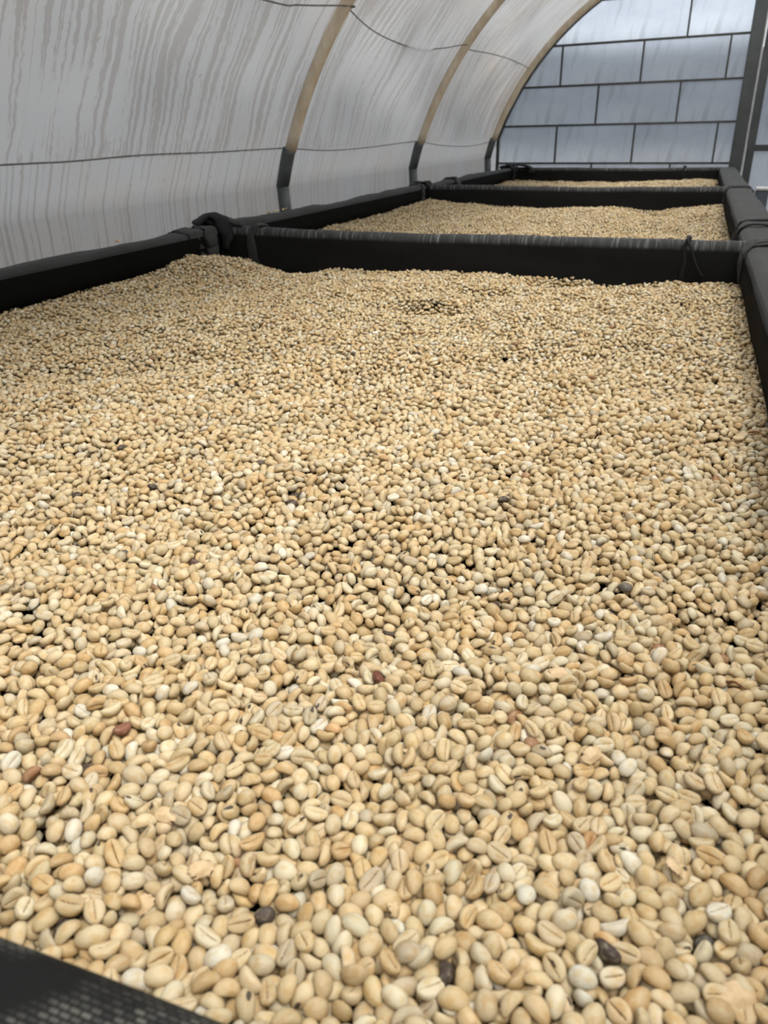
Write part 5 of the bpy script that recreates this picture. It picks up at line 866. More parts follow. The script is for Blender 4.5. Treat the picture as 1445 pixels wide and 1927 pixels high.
4,818,99,28,17,1,144,819,84,-3,8,10,274,808,88,27,24,1,490,818,128,-29,-12,-1,552,770,122,-3,36,0,621,762,78,-23,-15,13,802,838,95,-7,-3,27,955,795,71,7,-1,31,
1036,770,93,9,1,-5,1161,855,103,1,9,-13,1332,829,77,8,-8,36,1402,795,110,-36,-9,-2,1499,838,79,-6,-1,9,1743,775,87,1,8,16,1833,761,80,34,3,1,1958,823,87,10,-34,-11,
2123,846,78,19,12,6,2124,766,97,-30,-10,-4,2361,812,117,-4,-7,27,2521,837,97,26,16,-16,2637,827,73,-8,3,24,2756,852,44,21,27,7,2860,741,116,-14,9,28,2994,779,63,-7,-4,-18,
62,899,102,31,22,-5,179,918,77,32,19,6,339,846,115,-6,-28,-4,442,905,116,3,-2,3,545,902,107,-16,-10,7,649,873,37,-3,0,-31,812,900,66,-4,33,6,915,818,120,3,-6,-20,
1068,962,109,29,-2,-4,1178,916,77,-35,-10,5,1302,959,75,-31,22,-2,1418,881,92,-7,0,0,1516,1018,88,10,4,-32,1651,968,41,-10,-9,11,1800,949,93,9,-35,5,1955,934,100,-16,34,9,
2090,981,101,-32,-5,-14,2217,933,87,0,-37,3,2372,868,91,-26,24,-2,2439,907,116,6,0,29,2636,948,119,-13,30,11,2742,942,73,31,-5,-15,2785,956,129,-26,-17,-5,319,957,94,-21,14,-8,
194,1088,97,-28,18,-10,311,1040,52,-6,8,-14,462,1084,79,8,-3,-28,550,1125,127,6,20,-29,706,1001,91,-1,-31,15,783,1055,113,-15,-29,-12,876,1084,107,-27,1,-5,998,1027,106,-27,-23,-14,
1177,1024,71,12,-7,1,1260,1037,79,0,-10,1,1431,1055,102,-36,6,-9,1606,1082,64,24,10,-6,1668,1033,92,35,-8,-7,1812,1056,75,4,12,-24,1963,1030,121,-12,-29,19,2037,1053,79,-2,-4,21,
2316,962,81,13,1,1,2380,1038,99,4,9,20,2442,1086,116,-20,-30,14,2655,1115,90,-2,1,-19,2709,1028,103,-5,-4,22,2857,999,100,6,-2,-2,2961,1026,109,-5,35,1,114,1136,52,-4,-1,2,
219,1185,87,-5,29,-6,359,1213,107,-24,-18,-10,624,1241,57,-9,-7,13,713,1216,62,-10,-1,25,798,1131,84,35,-10,-8,877,1163,87,6,-5,-10,1101,1131,96,2,-1,25,1183,1149,98,8,35,-5,
1292,1104,82,2,11,31,1460,1137,92,9,2,1,1591,1138,78,-39,2,-6,1637,1161,122,-15,6,-27,1821,1143,112,8,-2,32,1951,1201,56,-1,-3,-20,2046,1224,63,13,0,4,2165,1211,88,-10,8,-17,
2260,1124,68,15,19,20,2477,1242,48,-2,-13,-33,2619,1216,79,-7,-1,-13,2733,1127,128,8,-33,17,2812,1194,49,5,-11,-23,2937,1191,84,-26,-22,18,43,1276,65,6,9,5,133,1339,76,-5,-1,16,
232,1319,129,2,-1,24,373,1307,103,4,-30,16,545,1330,110,11,36,1,585,1257,125,35,8,-7,822,1342,55,-4,-9,-34,941,1279,63,6,-5,-8,1107,1280,108,29,-1,-1,1231,1327,147,7,-1,-11,
1272,1330,108,-22,28,-7,1381,1203,110,-6,-7,18,1583,1345,70,12,2,12,1655,1251,138,30,-18,-11,1843,1354,52,30,-17,8,1955,1344,58,-6,-1,8,2003,1355,121,-17,27,-18,2141,1336,102,-34,8,7,
2320,1277,89,2,1,7,2427,1348,86,-25,26,7,2521,1315,67,5,37,-3,2761,1195,97,-22,28,3,2821,1315,51,13,8,-31,2984,1292,89,27,19,-3,211,1349,81,7,2,9,235,1451,55,-11,-21,2,
275,1447,72,18,7,13,458,1495,111,29,11,12,521,1421,119,7,4,6,655,1464,83,-30,15,18,826,1429,70,-23,31,-1,908,1454,72,3,-1,-12,1007,1374,65,37,-5,-3,1231,1438,78,4,10,37,
1325,1419,113,29,9,4,1373,1523,74,4,4,-20,1603,1447,71,-2,2,-9,1662,1486,93,-7,6,4,1845,1448,94,-4,4,35,1937,1454,72,3,1,-21,2011,1417,50,22,13,-15,2195,1470,82,-6,22,-24,
2271,1463,90,23,-20,-19,2493,1397,90,-10,6,-22,2570,1459,79,-5,-3,39,2674,1520,58,3,34,-4,2915,1459,88,9,10,5,2989,1387,80,35,6,5,84,1566,108,-12,-6,-25,147,1525,113,28,23,5,
192,1574,67,6,-5,-23,354,1619,102,12,4,19,598,1570,75,-1,-10,34,655,1628,97,-27,-20,10,845,1510,99,0,-5,-11,898,1590,72,-14,30,-13,1068,1529,88,27,28,2,1153,1523,77,-12,-30,19,
1316,1598,76,-6,0,13,1427,1624,113,5,7,34,1528,1586,114,-34,-7,14,1742,1600,96,-9,8,-11,1873,1559,97,4,0,17,1941,1571,59,-4,5,20,2024,1542,107,-16,-4,0,2177,1507,133,-23,-2,3,
2383,1515,87,2,-1,20,2445,1580,82,-31,11,6,2618,1528,103,28,17,-1,2708,1578,88,-26,13,0,2870,1654,104,34,-12,0,2932,1576,89,-5,3,5,153,1627,113,-28,-17,1,298,1661,88,23,23,-13,
408,1749,89,-11,9,-15,505,1644,124,14,19,-21,647,1708,120,35,5,-7,721,1639,74,-19,21,-23,905,1692,58,14,-9,-7,1012,1672,110,18,-7,0,1203,1658,93,29,16,1,1324,1694,58,-3,2,-9,
1463,1696,103,20,31,7,1542,1663,76,-6,-9,28,1711,1751,78,10,5,4,1869,1721,54,-3,6,28,1960,1656,81,7,-5,-3,2188,1684,92,11,-11,-10,2241,1635,64,1,-10,-3,2376,1661,89,-9,-6,36,
2485,1710,112,-18,32,-6,2630,1713,108,2,-8,-14,2699,1668,91,-6,-13,23,2803,1728,121,-12,-31,-9,2942,1663,85,33,-11,14,51,1822,129,15,-32,16,174,1845,96,7,-2,18,246,1799,68,5,-37,-5,
354,1807,129,-16,35,8,523,1792,81,24,9,-4,625,1774,95,1,33,-18,861,1669,73,-8,-13,25,877,1768,72,-3,6,2,1047,1774,93,-15,-20,-24,1167,1813,67,-21,30,7,1320,1770,84,-6,0,36,
1459,1909,51,-2,7,7,1537,1760,76,-3,9,-34,1670,1866,82,-27,-10,1,1788,1796,88,9,-10,-7,1952,1825,111,-8,12,-10,2107,1866,80,-23,20,-2,2146,1953,65,23,19,-6,2279,1792,95,-3,-17,34,
2488,1887,72,5,5,20,2599,1832,90,2,-1,-2,2754,1798,92,-4,-10,-22,2900,1887,108,-21,-4,-6,2966,1803,107,-34,-14,5,62,1999,113,-34,-14,-5,156,1968,91,3,-2,-19,273,2002,76,4,3,36,
397,1947,82,-8,-7,-17,480,1974,92,6,1,35,691,1974,101,-21,17,-10,774,1989,80,10,9,2,941,1937,91,4,7,24,948,2097,107,20,19,-9,1274,2139,89,-7,7,-4,1322,1854,98,-5,15,-25,
1449,1997,103,-30,-6,9,1614,1923,83,0,0,4,1716,1940,88,-10,-35,-2,1850,2002,101,10,-1,23,1965,1986,102,26,-22,1,2044,1985,81,-4,-4,-16,2262,1984,111,-7,2,-13,2306,1984,70,25,25,6,
2498,1984,91,-1,-3,1,2561,1918,94,-30,21,-5,2778,1938,84,3,39,5,2865,1976,103,-22,24,-7,51,2154,121,-38,-2,-5,122,2061,83,-23,-27,0,352,2079,89,-6,11,-21,437,2091,111,-31,13,-5,
572,2107,94,-33,16,3,647,2048,101,-25,-20,0,830,2079,58,3,-5,-23,913,2034,54,-2,-7,22,1009,2153,95,-18,-29,3,1104,2142,76,1,5,20,1396,2383,48,15,-1,-23,1417,2050,99,3,-32,-19,
1582,2098,80,2,3,-11,1677,2101,95,8,-33,1,1780,2038,85,5,-13,-3,1945,2082,87,9,-6,-32,2035,2155,6,-3,-15,15,2251,2096,116,-15,-13,19,2320,2073,131,-20,-17,4,2383,2099,58,-9,0,-28,
2409,2119,129,-4,-27,-24,2973,2007,92,9,-2,-3,2947,2044,66,-15,28,12,104,2213,98,22,-3,21,162,2208,58,-13,4,22,311,2189,89,10,37,-5,403,2194,105,-14,-31,12,498,2172,84,-4,0,12,
651,2166,108,23,29,-2,856,2201,90,-7,-1,24,942,2165,114,-10,-4,26,1058,2233,103,-2,-18,-22,1216,2295,113,4,0,-38,1375,2272,106,5,7,36,1441,2119,68,6,-17,-34,1566,2217,82,14,1,-5,
1700,2238,71,-23,-13,19,1820,2204,88,6,2,11,1946,2179,87,32,-22,-2,2117,2199,103,-11,0,2,2199,2203,150,-16,30,-13,2311,2238,109,34,6,-2,2467,2201,77,5,4,-1,2562,2204,79,4,4,-2,
2681,2257,103,-1,-12,33,2843,2202,103,-9,28,-10,37,2344,79,-5,0,0,193,2346,59,-28,22,1,255,2320,90,-33,-15,1,414,2314,89,-32,-14,7,505,2269,102,-22,-15,15,623,2314,79,22,31,-7,
747,2341,84,-16,-31,1,879,2345,113,-17,-33,-1,1071,2395,81,4,1,28,1116,2305,97,-25,-25,-4,1276,2329,72,-17,-9,26,1250,2413,79,0,17,-23,1659,2320,61,-1,-32,4,1717,2337,81,-7,-1,21,
1841,2382,111,8,-7,29,1953,2291,97,3,0,8,2081,2358,119,-31,8,-5,2153,2324,86,32,15,-10,2357,2411,87,10,36,7,2424,2389,138,-30,-18,-4,2587,2303,116,-3,3,6,2787,2389,54,-2,1,2,
2834,2292,73,-36,11,-8,2958,2385,122,17,3,5,67,2443,92,12,-32,9,154,2479,79,17,24,-8,308,2388,68,2,8,-10,424,2465,110,-13,-25,0,507,2464,80,3,-6,-11,586,2531,93,-2,6,-27,
796,2406,105,-6,-29,21,931,2414,114,2,4,-36,1012,2492,100,-13,12,-34,1172,2406,56,1,-31,-16,1279,2530,132,6,-32,-8,1433,2416,115,23,27,-1,1553,2437,105,30,8,3,1642,2511,46,9,33,4,
1737,2498,82,-31,-17,-6,1958,2479,97,19,27,3,2030,2410,73,-5,-2,1,2197,2411,84,8,5,14,2292,2492,115,10,-33,-4,2477,2424,94,6,5,-35,2591,2446,104,-38,4,1,2715,2459,64,4,-9,-7,
2884,2409,111,0,0,8,2975,2466,106,-6,2,32,67,2685,116,18,19,14,157,2593,107,35,16,-2,230,2637,128,-32,17,2,376,2557,108,-31,-16,0,521,2579,102,1,3,2,598,2590,54,13,4,7,
828,2441,96,0,16,25,894,2613,119,-3,-3,4,982,2590,39,-2,-7,13,1158,2563,79,1,-7,25,1283,2638,107,-8,-3,-19,1366,2675,121,2,-23,-17,1616,2529,78,0,-4,8,1680,2543,97,-25,9,-15,
1803,2616,100,-21,-11,9,1897,2661,73,3,-2,-28,2077,2568,67,26,-14,7,2193,2594,109,1,32,12,2348,2594,65,-21,27,-15,2388,2534,95,25,-4,9,2543,2565,93,2,-5,5,2760,2522,93,8,6,29,
2842,2539,115,19,33,-2,2999,2616,78,-2,9,14,123,2757,62,-12,0,-12,306,2694,104,29,9,-12,382,2682,52,4,-5,1,565,2776,102,-31,7,0,718,2746,86,27,1,4,736,2905,68,-5,-19,-26,
903,2704,93,-26,-19,4,997,2748,82,-7,-34,-12,1237,2753,79,-13,-6,23,1304,2717,67,-12,-30,19,1339,2773,59,-28,-21,-14,1594,2722,68,16,-5,-18,1666,2688,87,11,1,4,1764,2694,131,6,30,-16,
1984,2749,40,7,8,17,2017,2636,75,-11,6,-12,2244,2663,94,-8,30,-15,2360,2678,68,-6,5,9,2394,2810,82,-20,1,2,2450,2805,7,-24,-7,14,2760,2708,73,5,6,18,2824,2670,102,0,0,12,
165,2878,89,17,9,18,224,2912,124,10,0,25,393,2862,81,-23,19,13,555,2858,117,-35,5,-10,658,2846,91,5,14,-36,854,2920,63,0,-11,-20,881,2812,111,26,-26,0,998,2833,128,30,-25,3,
1215,2861,43,-4,10,-38,1311,2863,62,-8,-3,-19,1414,2922,105,-6,-8,31,1628,2898,47,-6,0,17,1696,2901,72,2,-4,-21,1794,2900,80,-9,0,3,1903,2814,82,23,-23,-11,2059,2811,92,10,-29,-19,
2210,2811,105,13,35,9,2296,2845,92,-5,-1,-10,2469,2839,77,-5,26,18,2608,2801,90,-5,-9,-20,2666,2854,95,-3,-3,-12,2812,2871,90,2,-4,24,2875,2835,59,-7,-1,21,97,2964,85,23,-13,1,
488,2918,86,4,36,0,724,2990,110,15,9,21,1326,2940,116,-21,-2,-17,1604,2988,47,-3,0,-14,1858,2979,81,30,24,-3,1975,2847,87,2,5,-7,2052,2892,84,-2,-2,33,2216,2941,106,5,-15,-23,
2290,2970,66,-6,-16,-21,2449,2926,94,-18,-23,11,2555,2956,122,-22,-22,13,2663,2933,103,12,12,-2,2982,2995,53,23,31,-4,1982,2960,104,-13,12,-22,1537,2959,87,2,5,18,1967,1255,106,15,25,-2,
145,655,94,-8,-5,16,2138,1395,52,0,10,-21,1906,102,19,-15,-19,-6,2795,2790,113,-1,1,4,2509,691,131,-15,31,-2,2767,199,68,9,2,-12,1527,1384,68,32,5,22,906,221,102,9,3,1,
2557,2122,71,-6,2,-7,2796,1384,90,5,5,-25,976,1766,54,-2,6,4,2498,446,74,1,-21,-32,1130,622,98,-25,-21,-3,2143,2001,91,31,5,2,515,1100,54,-13,-7,34,2674,1413,105,-19,3,-8,
1174,1790,96,4,-4,29,744,2591,107,-17,-14,0,371,976,88,-21,10,-16,1623,879,55,9,10,24,1557,2670,120,39,-2,-6,2174,431,141,19,20,-7,1573,2288,71,24,15,11,2032,490,103,-4,-2,-13,
2470,2764,72,-15,16,-11,2300,1659,57,27,-22,-6,441,566,125,-18,-19,-27,2029,96,100,-12,8,14,2465,1252,104,-9,2,5,1252,1737,112,-17,-30,4,2106,1167,73,6,-2,1,1218,1843,101,9,12,26,
1733,76,129,-6,-31,14,173,11,137,-25,22,17,508,8,101,25,-21,-5,631,54,136,-5,-6,32,940,60,107,1,2,35,1096,26,131,16,3,5,1170,18,89,-5,0,5,1492,32,94,-29,-15,7,
1676,11,119,-7,3,4,1826,25,101,2,5,18,1995,26,127,12,32,-4,2096,3,147,-4,-1,0,2248,34,94,1,-9,33,2495,64,82,-1,11,26,2768,19,120,-7,36,-13,2859,19,111,-27,-23,3,
9,103,142,-28,-23,6,157,165,147,-4,0,-4,349,173,76,16,6,16,388,135,124,8,-34,-9,554,122,126,9,1,22,714,166,120,0,2,17,825,189,148,-20,-29,-6,954,145,101,4,-3,-8,
1043,73,122,-32,6,-2,1232,164,98,5,-11,-21,1319,122,135,-20,-31,-13,1426,189,107,-8,12,29,1506,88,144,5,18,14,1655,147,106,-8,-8,12,1769,95,138,-12,2,-11,1976,178,152,-18,18,-9,
2145,190,96,26,18,-1,2245,134,100,-3,6,11,2323,87,131,37,2,12,2421,70,110,-3,8,-14,2545,98,122,-10,-1,25,2832,350,93,-11,1,-4,2923,149,149,-26,19,-5,2948,167,77,-5,1,7,
132,301,117,28,3,3,273,262,133,-23,-22,-1,415,243,103,13,2,-36,548,252,105,-7,4,35,668,249,124,33,5,7,814,309,88,1,10,28,924,300,121,-15,-7,27,1081,300,127,9,3,-27,
1199,307,131,-10,-24,-10,1268,258,83,-24,16,-18,1393,248,119,0,-11,-27,1597,221,86,2,-7,33,1701,270,124,4,5,33,1892,236,141,-14,-31,15,1979,305,120,5,-29,-8,2096,310,113,-8,-3,2,
2216,323,88,9,-8,-21,2350,240,121,-15,-35,8,2488,313,125,-5,-7,5,2575,305,112,-4,-39,1,2723,363,107,-11,31,-5,2806,405,147,-21,-30,11,2791,279,131,-1,2,-20,18,352,128,10,-12,-6,
115,425,125,21,-22,2,324,420,96,5,3,18,396,437,116,-8,-26,-5,510,368,116,4,30,-3,614,494,147,2,-11,-22,768,430,140,9,-26,1,880,461,94,4,-1,-18,1107,403,119,36,-13,0,
1216,393,136,29,7,-4,1351,395,74,1,0,11,1437,436,110,27,23,-3,1589,431,138,32,4,-10,1693,339,86,10,-5,24,1893,321,100,6,-2,33,1917,399,88,-4,-4,-14,2122,391,100,0,0,-12,
2265,290,97,15,23,4,2339,331,87,-1,2,29,2415,351,114,-25,-26,-4,2583,381,117,4,-2,-2,2669,415,92,-3,12,-27,2872,422,107,-18,-31,-3,2946,472,149,4,0,17,48,494,152,-11,-7,-6,
144,550,127,26,-10,-14,256,531,78,-1,1,8,399,515,148,36,-6,12,539,572,88,-27,-7,-4,690,538,116,4,29,-13,841,553,124,15,28,-2,928,575,160,-29,-13,2,1077,552,102,19,-26,-5,
1204,543,96,-7,5,-15,1286,524,107,5,-4,-27,1442,588,104,3,1,36,1573,505,101,-19,27,-16,1828,414,89,1,-2,39,1852,531,120,29,-12,9,1961,552,134,-11,-12,-35,2145,558,94,6,-4,-4,
2284,369,110,-12,0,24,2351,414,87,-4,6,35,2444,515,106,5,4,24,2658,504,90,30,1,5,2762,575,146,-34,-11,4,2815,489,103,22,2,15,30,681,75,19,28,16,53,740,122,13,36,9,
238,706,104,-2,0,8,350,761,105,-18,-29,15,597,676,130,17,21,10,634,587,116,-5,3,-33,852,645,99,33,-11,-9,937,651,116,5,37,-4,1016,701,112,5,1,-36,1214,688,144,-14,33,2,
1269,616,117,-14,35,2,1453,699,159,-18,-23,-6,1488,775,132,7,-29,17,1675,638,134,18,20,-18,1820,607,86,-3,-2,-34,1912,714,114,-31,13,-5,2033,594,91,11,-3,3,2167,727,60,8,-8,-33,
2281,700,119,-7,-11,26,2440,612,130,-10,-2,25,2634,655,124,4,-36,-1,2731,683,101,-1,-1,29,2536,585,65,-7,0,24,2982,672,124,-3,-11,31,164,745,85,6,-3,38,245,796,144,17,-28,-11,
380,792,142,11,29,16,582,839,113,-11,-27,-26,675,821,102,20,-24,6,709,842,130,-8,-16,-31,939,746,90,-7,-19,31,1064,796,142,-5,3,-15,1119,790,88,7,1,-17,1288,766,110,-36,0,-4,
1491,836,137,-3,-2,-7,1595,798,103,39,-1,-2,1694,808,132,-12,32,7,1801,787,127,-23,-25,16,1840,872,117,1,-5,-27,2207,865,114,27,8,3,2262,825,154,-11,-7,12,2306,780,135,-10,-9,25,
2437,745,135,-23,-24,-7,2646,747,107,6,-1,-11,2725,781,77,-3,0,10,2935,761,98,0,-6,-1,202,838,98,-8,11,-20,279,905,98,-8,28,-5,377,908,147,-9,-6,28,518,960,146,-8,-2,24,
636,897,117,-35,5,1,737,918,97,-34,-14,-2,912,931,87,-5,-5,-12,974,877,125,-29,-13,20,1225,968,116,34,11,-2,1262,897,85,2,1,-10,1436,965,88,-3,-3,5,1529,949,102,2,-33,-15,
1704,943,81,0,-2,-34,1863,855,68,-5,-2,-13,1931,859,131,7,-17,-31,2039,960,124,7,23,14,2259,936,139,18,19,6,2311,897,126,5,30,-5,2504,953,132,23,18,-14,2579,885,103,-1,-10,36,
2721,869,85,1,6,-38,2869,909,114,1,2,10,2998,945,92,-4,-13,35,10,1026,94,6,4,16,76,1080,137,-17,4,25,317,1047,109,-2,-1,-32,443,1000,54,-4,17,-29,556,987,97,-6,-7,37,
698,1069,96,-5,-8,-29,787,1006,136,-31,-16,-16,974,971,129,3,27,2,1120,993,134,8,-16,-8,1158,1069,102,0,-7,-22,1310,1003,124,4,-1,19,1397,1032,129,3,-3,-12,1570,1097,128,-7,9,-27,
1651,876,110,4,-2,18,1741,870,103,11,1,-36,1978,974,173,-5,5,-25,2032,1042,135,0,-2,36,2244,1054,98,5,0,6,2196,1107,101,-8,-6,-2,2536,1231,72,6,8,7,2631,1038,136,22,3,3,
2756,1056,143,-3,1,4,2875,965,175,-31,-6,-5,2943,999,139,-3,-4,27,68,1192,77,-23,27,-7,111,1236,61,-33,-10,-15,290,1247,119,20,-32,-4,370,1148,83,1,-16,28,645,1130,87,16,8,-15,
653,1199,97,4,-5,22,808,1129,141,8,-33,9,860,980,135,24,12,-19,1082,1215,154,8,34,5,1161,1188,119,-4,-2,-2,1279,1174,126,-1,8,-37,1526,1096,118,-9,-27,-2,1551,1177,99,-6,-3,22,
1772,1250,111,7,-2,-8,1740,1368,105,29,-15,0,2002,1154,89,0,3,-9,2101,1258,119,-26,20,-7,2151,1139,134,-3,-4,-1,2315,1103,140,31,-4,-1,2349,1201,116,-10,35,-1,2577,1158,90,-8,8,30,
2701,1168,131,-1,17,33,2857,1172,109,30,20,-7,167,1279,122,21,25,10,285,1385,136,14,19,-22,371,1385,108,13,-28,-13,538,1328,145,-1,-2,22,624,1348,128,-15,-32,13,797,1214,105,1,-4,-6,
919,1366,82,31,-1,11,1010,1319,104,-4,33,17,1167,1237,162,-2,4,30,1230,1387,131,-30,-13,-3,1464,1304,114,-11,6,-9,1591,1227,122,18,13,23,1648,1393,100,8,5,17,1824,1378,75,-4,-5,-11,
1922,1310,103,1,-6,-2,2138,1306,168,-27,21,-13,2191,1288,135,27,19,0,2281,1366,114,-18,-22,21,2472,1321,114,1,-13,31,2550,1264,120,-8,5,-6,2924,1227,126,-14,2,-7,2892,1316,120,18,-6,-10,
2969,1325,130,17,-34,6,166,1440,94,-3,2,9,245,1463,122,2,-2,-27,367,1471,86,-5,2,-5,394,1355,38,6,-3,1,712,1451,102,7,2,-22,763,1386,96,20,22,9,993,1467,82,7,-9,-14,
1050,1404,103,21,-28,-2,1129,1434,101,-28,-19,2,1287,1492,110,0,-38,7,1463,1391,92,7,-3,29,1583,1576,139,9,-5,-18,1734,1443,119,-1,0,35,1813,1398,142,-35,-7,-7,1909,1375,99,-13,-3,-5,
2081,1434,101,10,4,12,2220,1383,68,-36,4,8,2333,1425,102,35,0,11,2527,1483,118,3,-11,-32,2569,1384,88,3,-9,21,2836,1247,98,-11,-3,9,2841,1408,145,20,2,26,70,1469,119,-12,7,4,
189,1592,155,21,-2,-2,236,1549,98,6,5,10,318,1530,107,22,13,2,684,1374,73,4,17,23,763,1555,88,8,-11,-6,868,1599,124,20,5,8,940,1535,116,23,-27,-13,1013,1593,131,-13,-35,4,
1172,1566,131,-31,-22,-7,1260,1539,124,-8,-4,-6,1524,1515,52,5,16,30,1605,1604,94,-30,18,6,1657,1569,114,-1,3,-33,1763,1511,111,8,-5,-7,1970,1586,133,21,-18,11,2106,1536,108,3,-6,8,
2216,1578,99,5,1,-19,2300,1567,83,-1,2,15,2472,1533,83,9,3,1,2520,1638,123,-27,6,-23,2699,1521,125,20,26,-3,2778,1547,115,10,-17,-18,2953,1522,150,-17,28,1,49,1716,123,-17,28,2,
267,1740,92,-2,2,-31,346,1713,107,7,-1,30,475,1688,128,-19,-2,-6,692,1739,154,-20,13,-13,768,1705,120,10,5,-16,917,1707,111,-4,-6,-34,1040,1720,118,-7,-38,-3,1096,1618,131,-31,3,-3,
1336,1697,134,-16,12,-10,1411,1547,145,-3,-7,-10,1537,1704,138,14,-11,-3,1664,1664,120,-4,2,14,1749,1696,93,-8,35,-7,2084,1775,84,12,7,20,2184,1754,147,13,-12,-25,2215,1747,117,16,24,12,
2280,1705,121,-20,-11,9,2364,1736,113,-6,-4,-17,2573,1724,155,9,31,-3,2705,1712,145,2,2,27,2880,1743,139,-8,18,-18,184,1764,119,25,-10,1,327,1832,64,-9,13,-19,453,1758,145,-23,18,-22,
560,1843,76,1,16,26,683,1840,85,-10,-2,6,865,1760,143,-8,36,0,931,1822,107,12,1,-1,1025,1855,105,7,7,32,1112,1740,139,-12,-11,-22,1372,1809,153,-2,34,-6,1370,1937,78,-7,0,-15,
1525,1852,78,-4,1,-14,1708,1842,132,-19,15,0,1877,1824,126,-18,26,-12,1904,1769,103,23,-15,13,2050,1843,110,-13,30,-18,2162,1795,94,-8,-10,9,2329,1846,134,34,0,-8,2455,1791,88,-6,-6,-16,
2589,1790,123,11,-4,1,2677,1798,105,-8,0,-22,2851,1791,106,-25,-1,3,98,1917,122,-28,24,12,309,1918,80,-8,-6,37,339,1983,121,9,-27,-11,547,1932,97,33,15,12,640,1952,118,22,27,7,
803,1926,103,11,-37,-7,869,1934,145,-8,-23,5,1014,1953,91,6,9,12,1089,1905,91,-5,-1,-10,1314,1900,142,-4,-4,-33,1468,1980,126,8,8,5,1549,1969,123,-31,-20,7,1705,1946,148,-17,34,3,
1772,1888,118,30,-16,-8,1819,1926,131,2,5,10,1896,1910,92,6,-37,7,2390,1995,72,0,-7,8,2359,1929,113,-19,30,6,2501,1911,124,-3,-2,-31,2588,2001,123,-19,-23,-13,2698,1950,118,31,14,14,
2822,1997,145,-24,-10,-4,136,2063,118,2,3,-5,230,2071,127,7,-7,-13,415,2024,136,11,36,4,526,2024,120,-1,6,-13,728,2042,120,30,-12,2,798,2103,101,4,-6,-32,888,2106,111,-23,-11,18,
1071,2071,96,-10,-10,24,1141,2087,93,15,6,12,1263,2062,86,13,4,4,1481,2113,131,10,-4,20,1530,2044,107,-24,19,14,1677,2142,125,-5,2,-10,1820,2107,109,-3,-2,22,1915,2053,125,11,6,-34,
2070,2132,76,-10,-7,16,2138,2002,155,9,-13,-9,2342,2020,125,8,9,6,2462,2057,78,-11,-1,-5,2577,2039,78,-34,-6,4,2652,2034,52,8,12,1,2832,2070,107,21,-24,-15,2952,2123,105,-1,-4,-38,
48,2244,137,3,-3,28,173,2268,97,-16,7,-32,236,2196,112,3,-4,-8,425,2206,132,-8,5,-5,580,2244,81,-3,34,-17,687,2270,106,21,15,5,774,2212,130,35,5,-14,971,2248,133,28,2,2,
1075,2171,113,0,-11,-15,1147,2223,102,-1,-4,6,1340,2211,87,-1,-6,27,1429,2204,87,-5,6,-26,1524,2175,127,3,-3,30,1637,2166,76,3,-4,-24,1895,2236,140,-18,27,4,2027,2159,97,-15,-3,22,
2130,2215,165,-4,5,37,2179,2266,135,11,-11,-33,2431,2203,138,7,-10,-30,2525,2166,124,3,-4,-16,2630,2198,84,9,8,9,2760,2199,111,5,35,-12,2792,2249,116,-5,14,30,2932,2247,121,0,7,34,
74,2333,136,-5,0,-16,138,2361,94,0,-1,19,281,2279,114,3,-2,15,425,2296,123,3,5,6,549,2312,99,14,12,16,611,2372,125,-21,-24,3,816,2277,95,-25,-8,2,1001,2362,113,-11,-26,-8,
1051,2312,131,26,19,0,1167,2374,96,7,-5,24,1356,2352,106,0,34,-5,1438,2349,73,10,4,9,1549,2345,107,-30,-19,0,1644,2358,112,3,2,25,1857,2303,83,2,17,-34,1910,2337,132,0,-4,-27,
2025,2320,127,23,-18,-8,2187,2346,133,31,8,5,2276,2350,111,1,1,10,2508,2348,146,-2,-1,27,2622,2376,106,-19,-1,-23,2780,2348,99,2,-2,17,2871,2321,115,-2,-5,-38,35,2495,121,-6,-4,29,
114,2507,91,-3,-13,-23,331,2470,113,-27,23,6,379,2394,98,-34,6,2,495,2507,123,-6,9,29,661,2394,100,-25,18,-5,765,2473,80,-19,5,20,953,2516,88,-7,7,6,1106,2538,127,-10,-33,-14,
1197,2469,103,4,4,-38,1347,2428,108,16,-25,15,1422,2488,125,0,-4,-23,1568,2498,133,12,30,2,1694,2443,95,-4,-4,29,1809,2470,110,25,29,1,1937,2456,127,-5,-5,14,2131,2499,105,-11,6,-27,
2220,2508,75,17,-9,-7,2336,2488,134,7,1,29,2528,2497,125,-32,-15,-3,2571,2405,142,14,10,-32,2689,2405,97,5,-3,-7,2816,2420,156,-11,32,-12,2903,2479,158,27,18,-10,55,2602,120,-1,4,34,
140,2651,144,28,-1,2,313,2601,109,-4,3,-27,436,2563,138,14,6,9,601,2636,117,28,0,5,668,2606,101,-15,21,-15,693,2511,119,34,16,7,1000,2580,137,19,5,-11,1027,2646,80,-1,-8,-17,
1199,2564,112,-10,7,-14,1376,2605,139,30,0,1,1479,2611,134,-5,17,-28,1531,2561,109,-23,-3,2,1686,2650,118,3,11,-18,1850,2580,117,-34,-19,0,1953,2610,100,-8,-8,15,2101,2616,97,-32,19,-9,
2186,2561,127,-5,-13,32,2295,2608,97,-3,8,-35,2462,2585,109,3,7,-17,2587,2643,118,-4,-5,-37,2697,2569,151,28,23,-7,2836,2606,143,-2,-2,7,180,2713,110,-5,5,-1,374,2680,140,-1,-8,24,
404,2718,97,-2,-3,-17,515,2734,115,0,35,10,591,2696,100,-11,0,11,738,2670,87,6,0,-5,755,2523,60,-20,9,14,1017,2728,111,5,-11,33,1203,2665,110,34,16,9,1320,2772,95,-5,-9,30,
1436,2758,69,-1,5,13,1525,2751,90,-1,0,15,1734,2726,142,-7,16,30,1801,2777,136,-25,5,2,1954,2763,89,-3,-2,8,2119,2698,109,4,7,24,2231,2720,108,26,14,1,2310,2697,136,-21,-23,19,
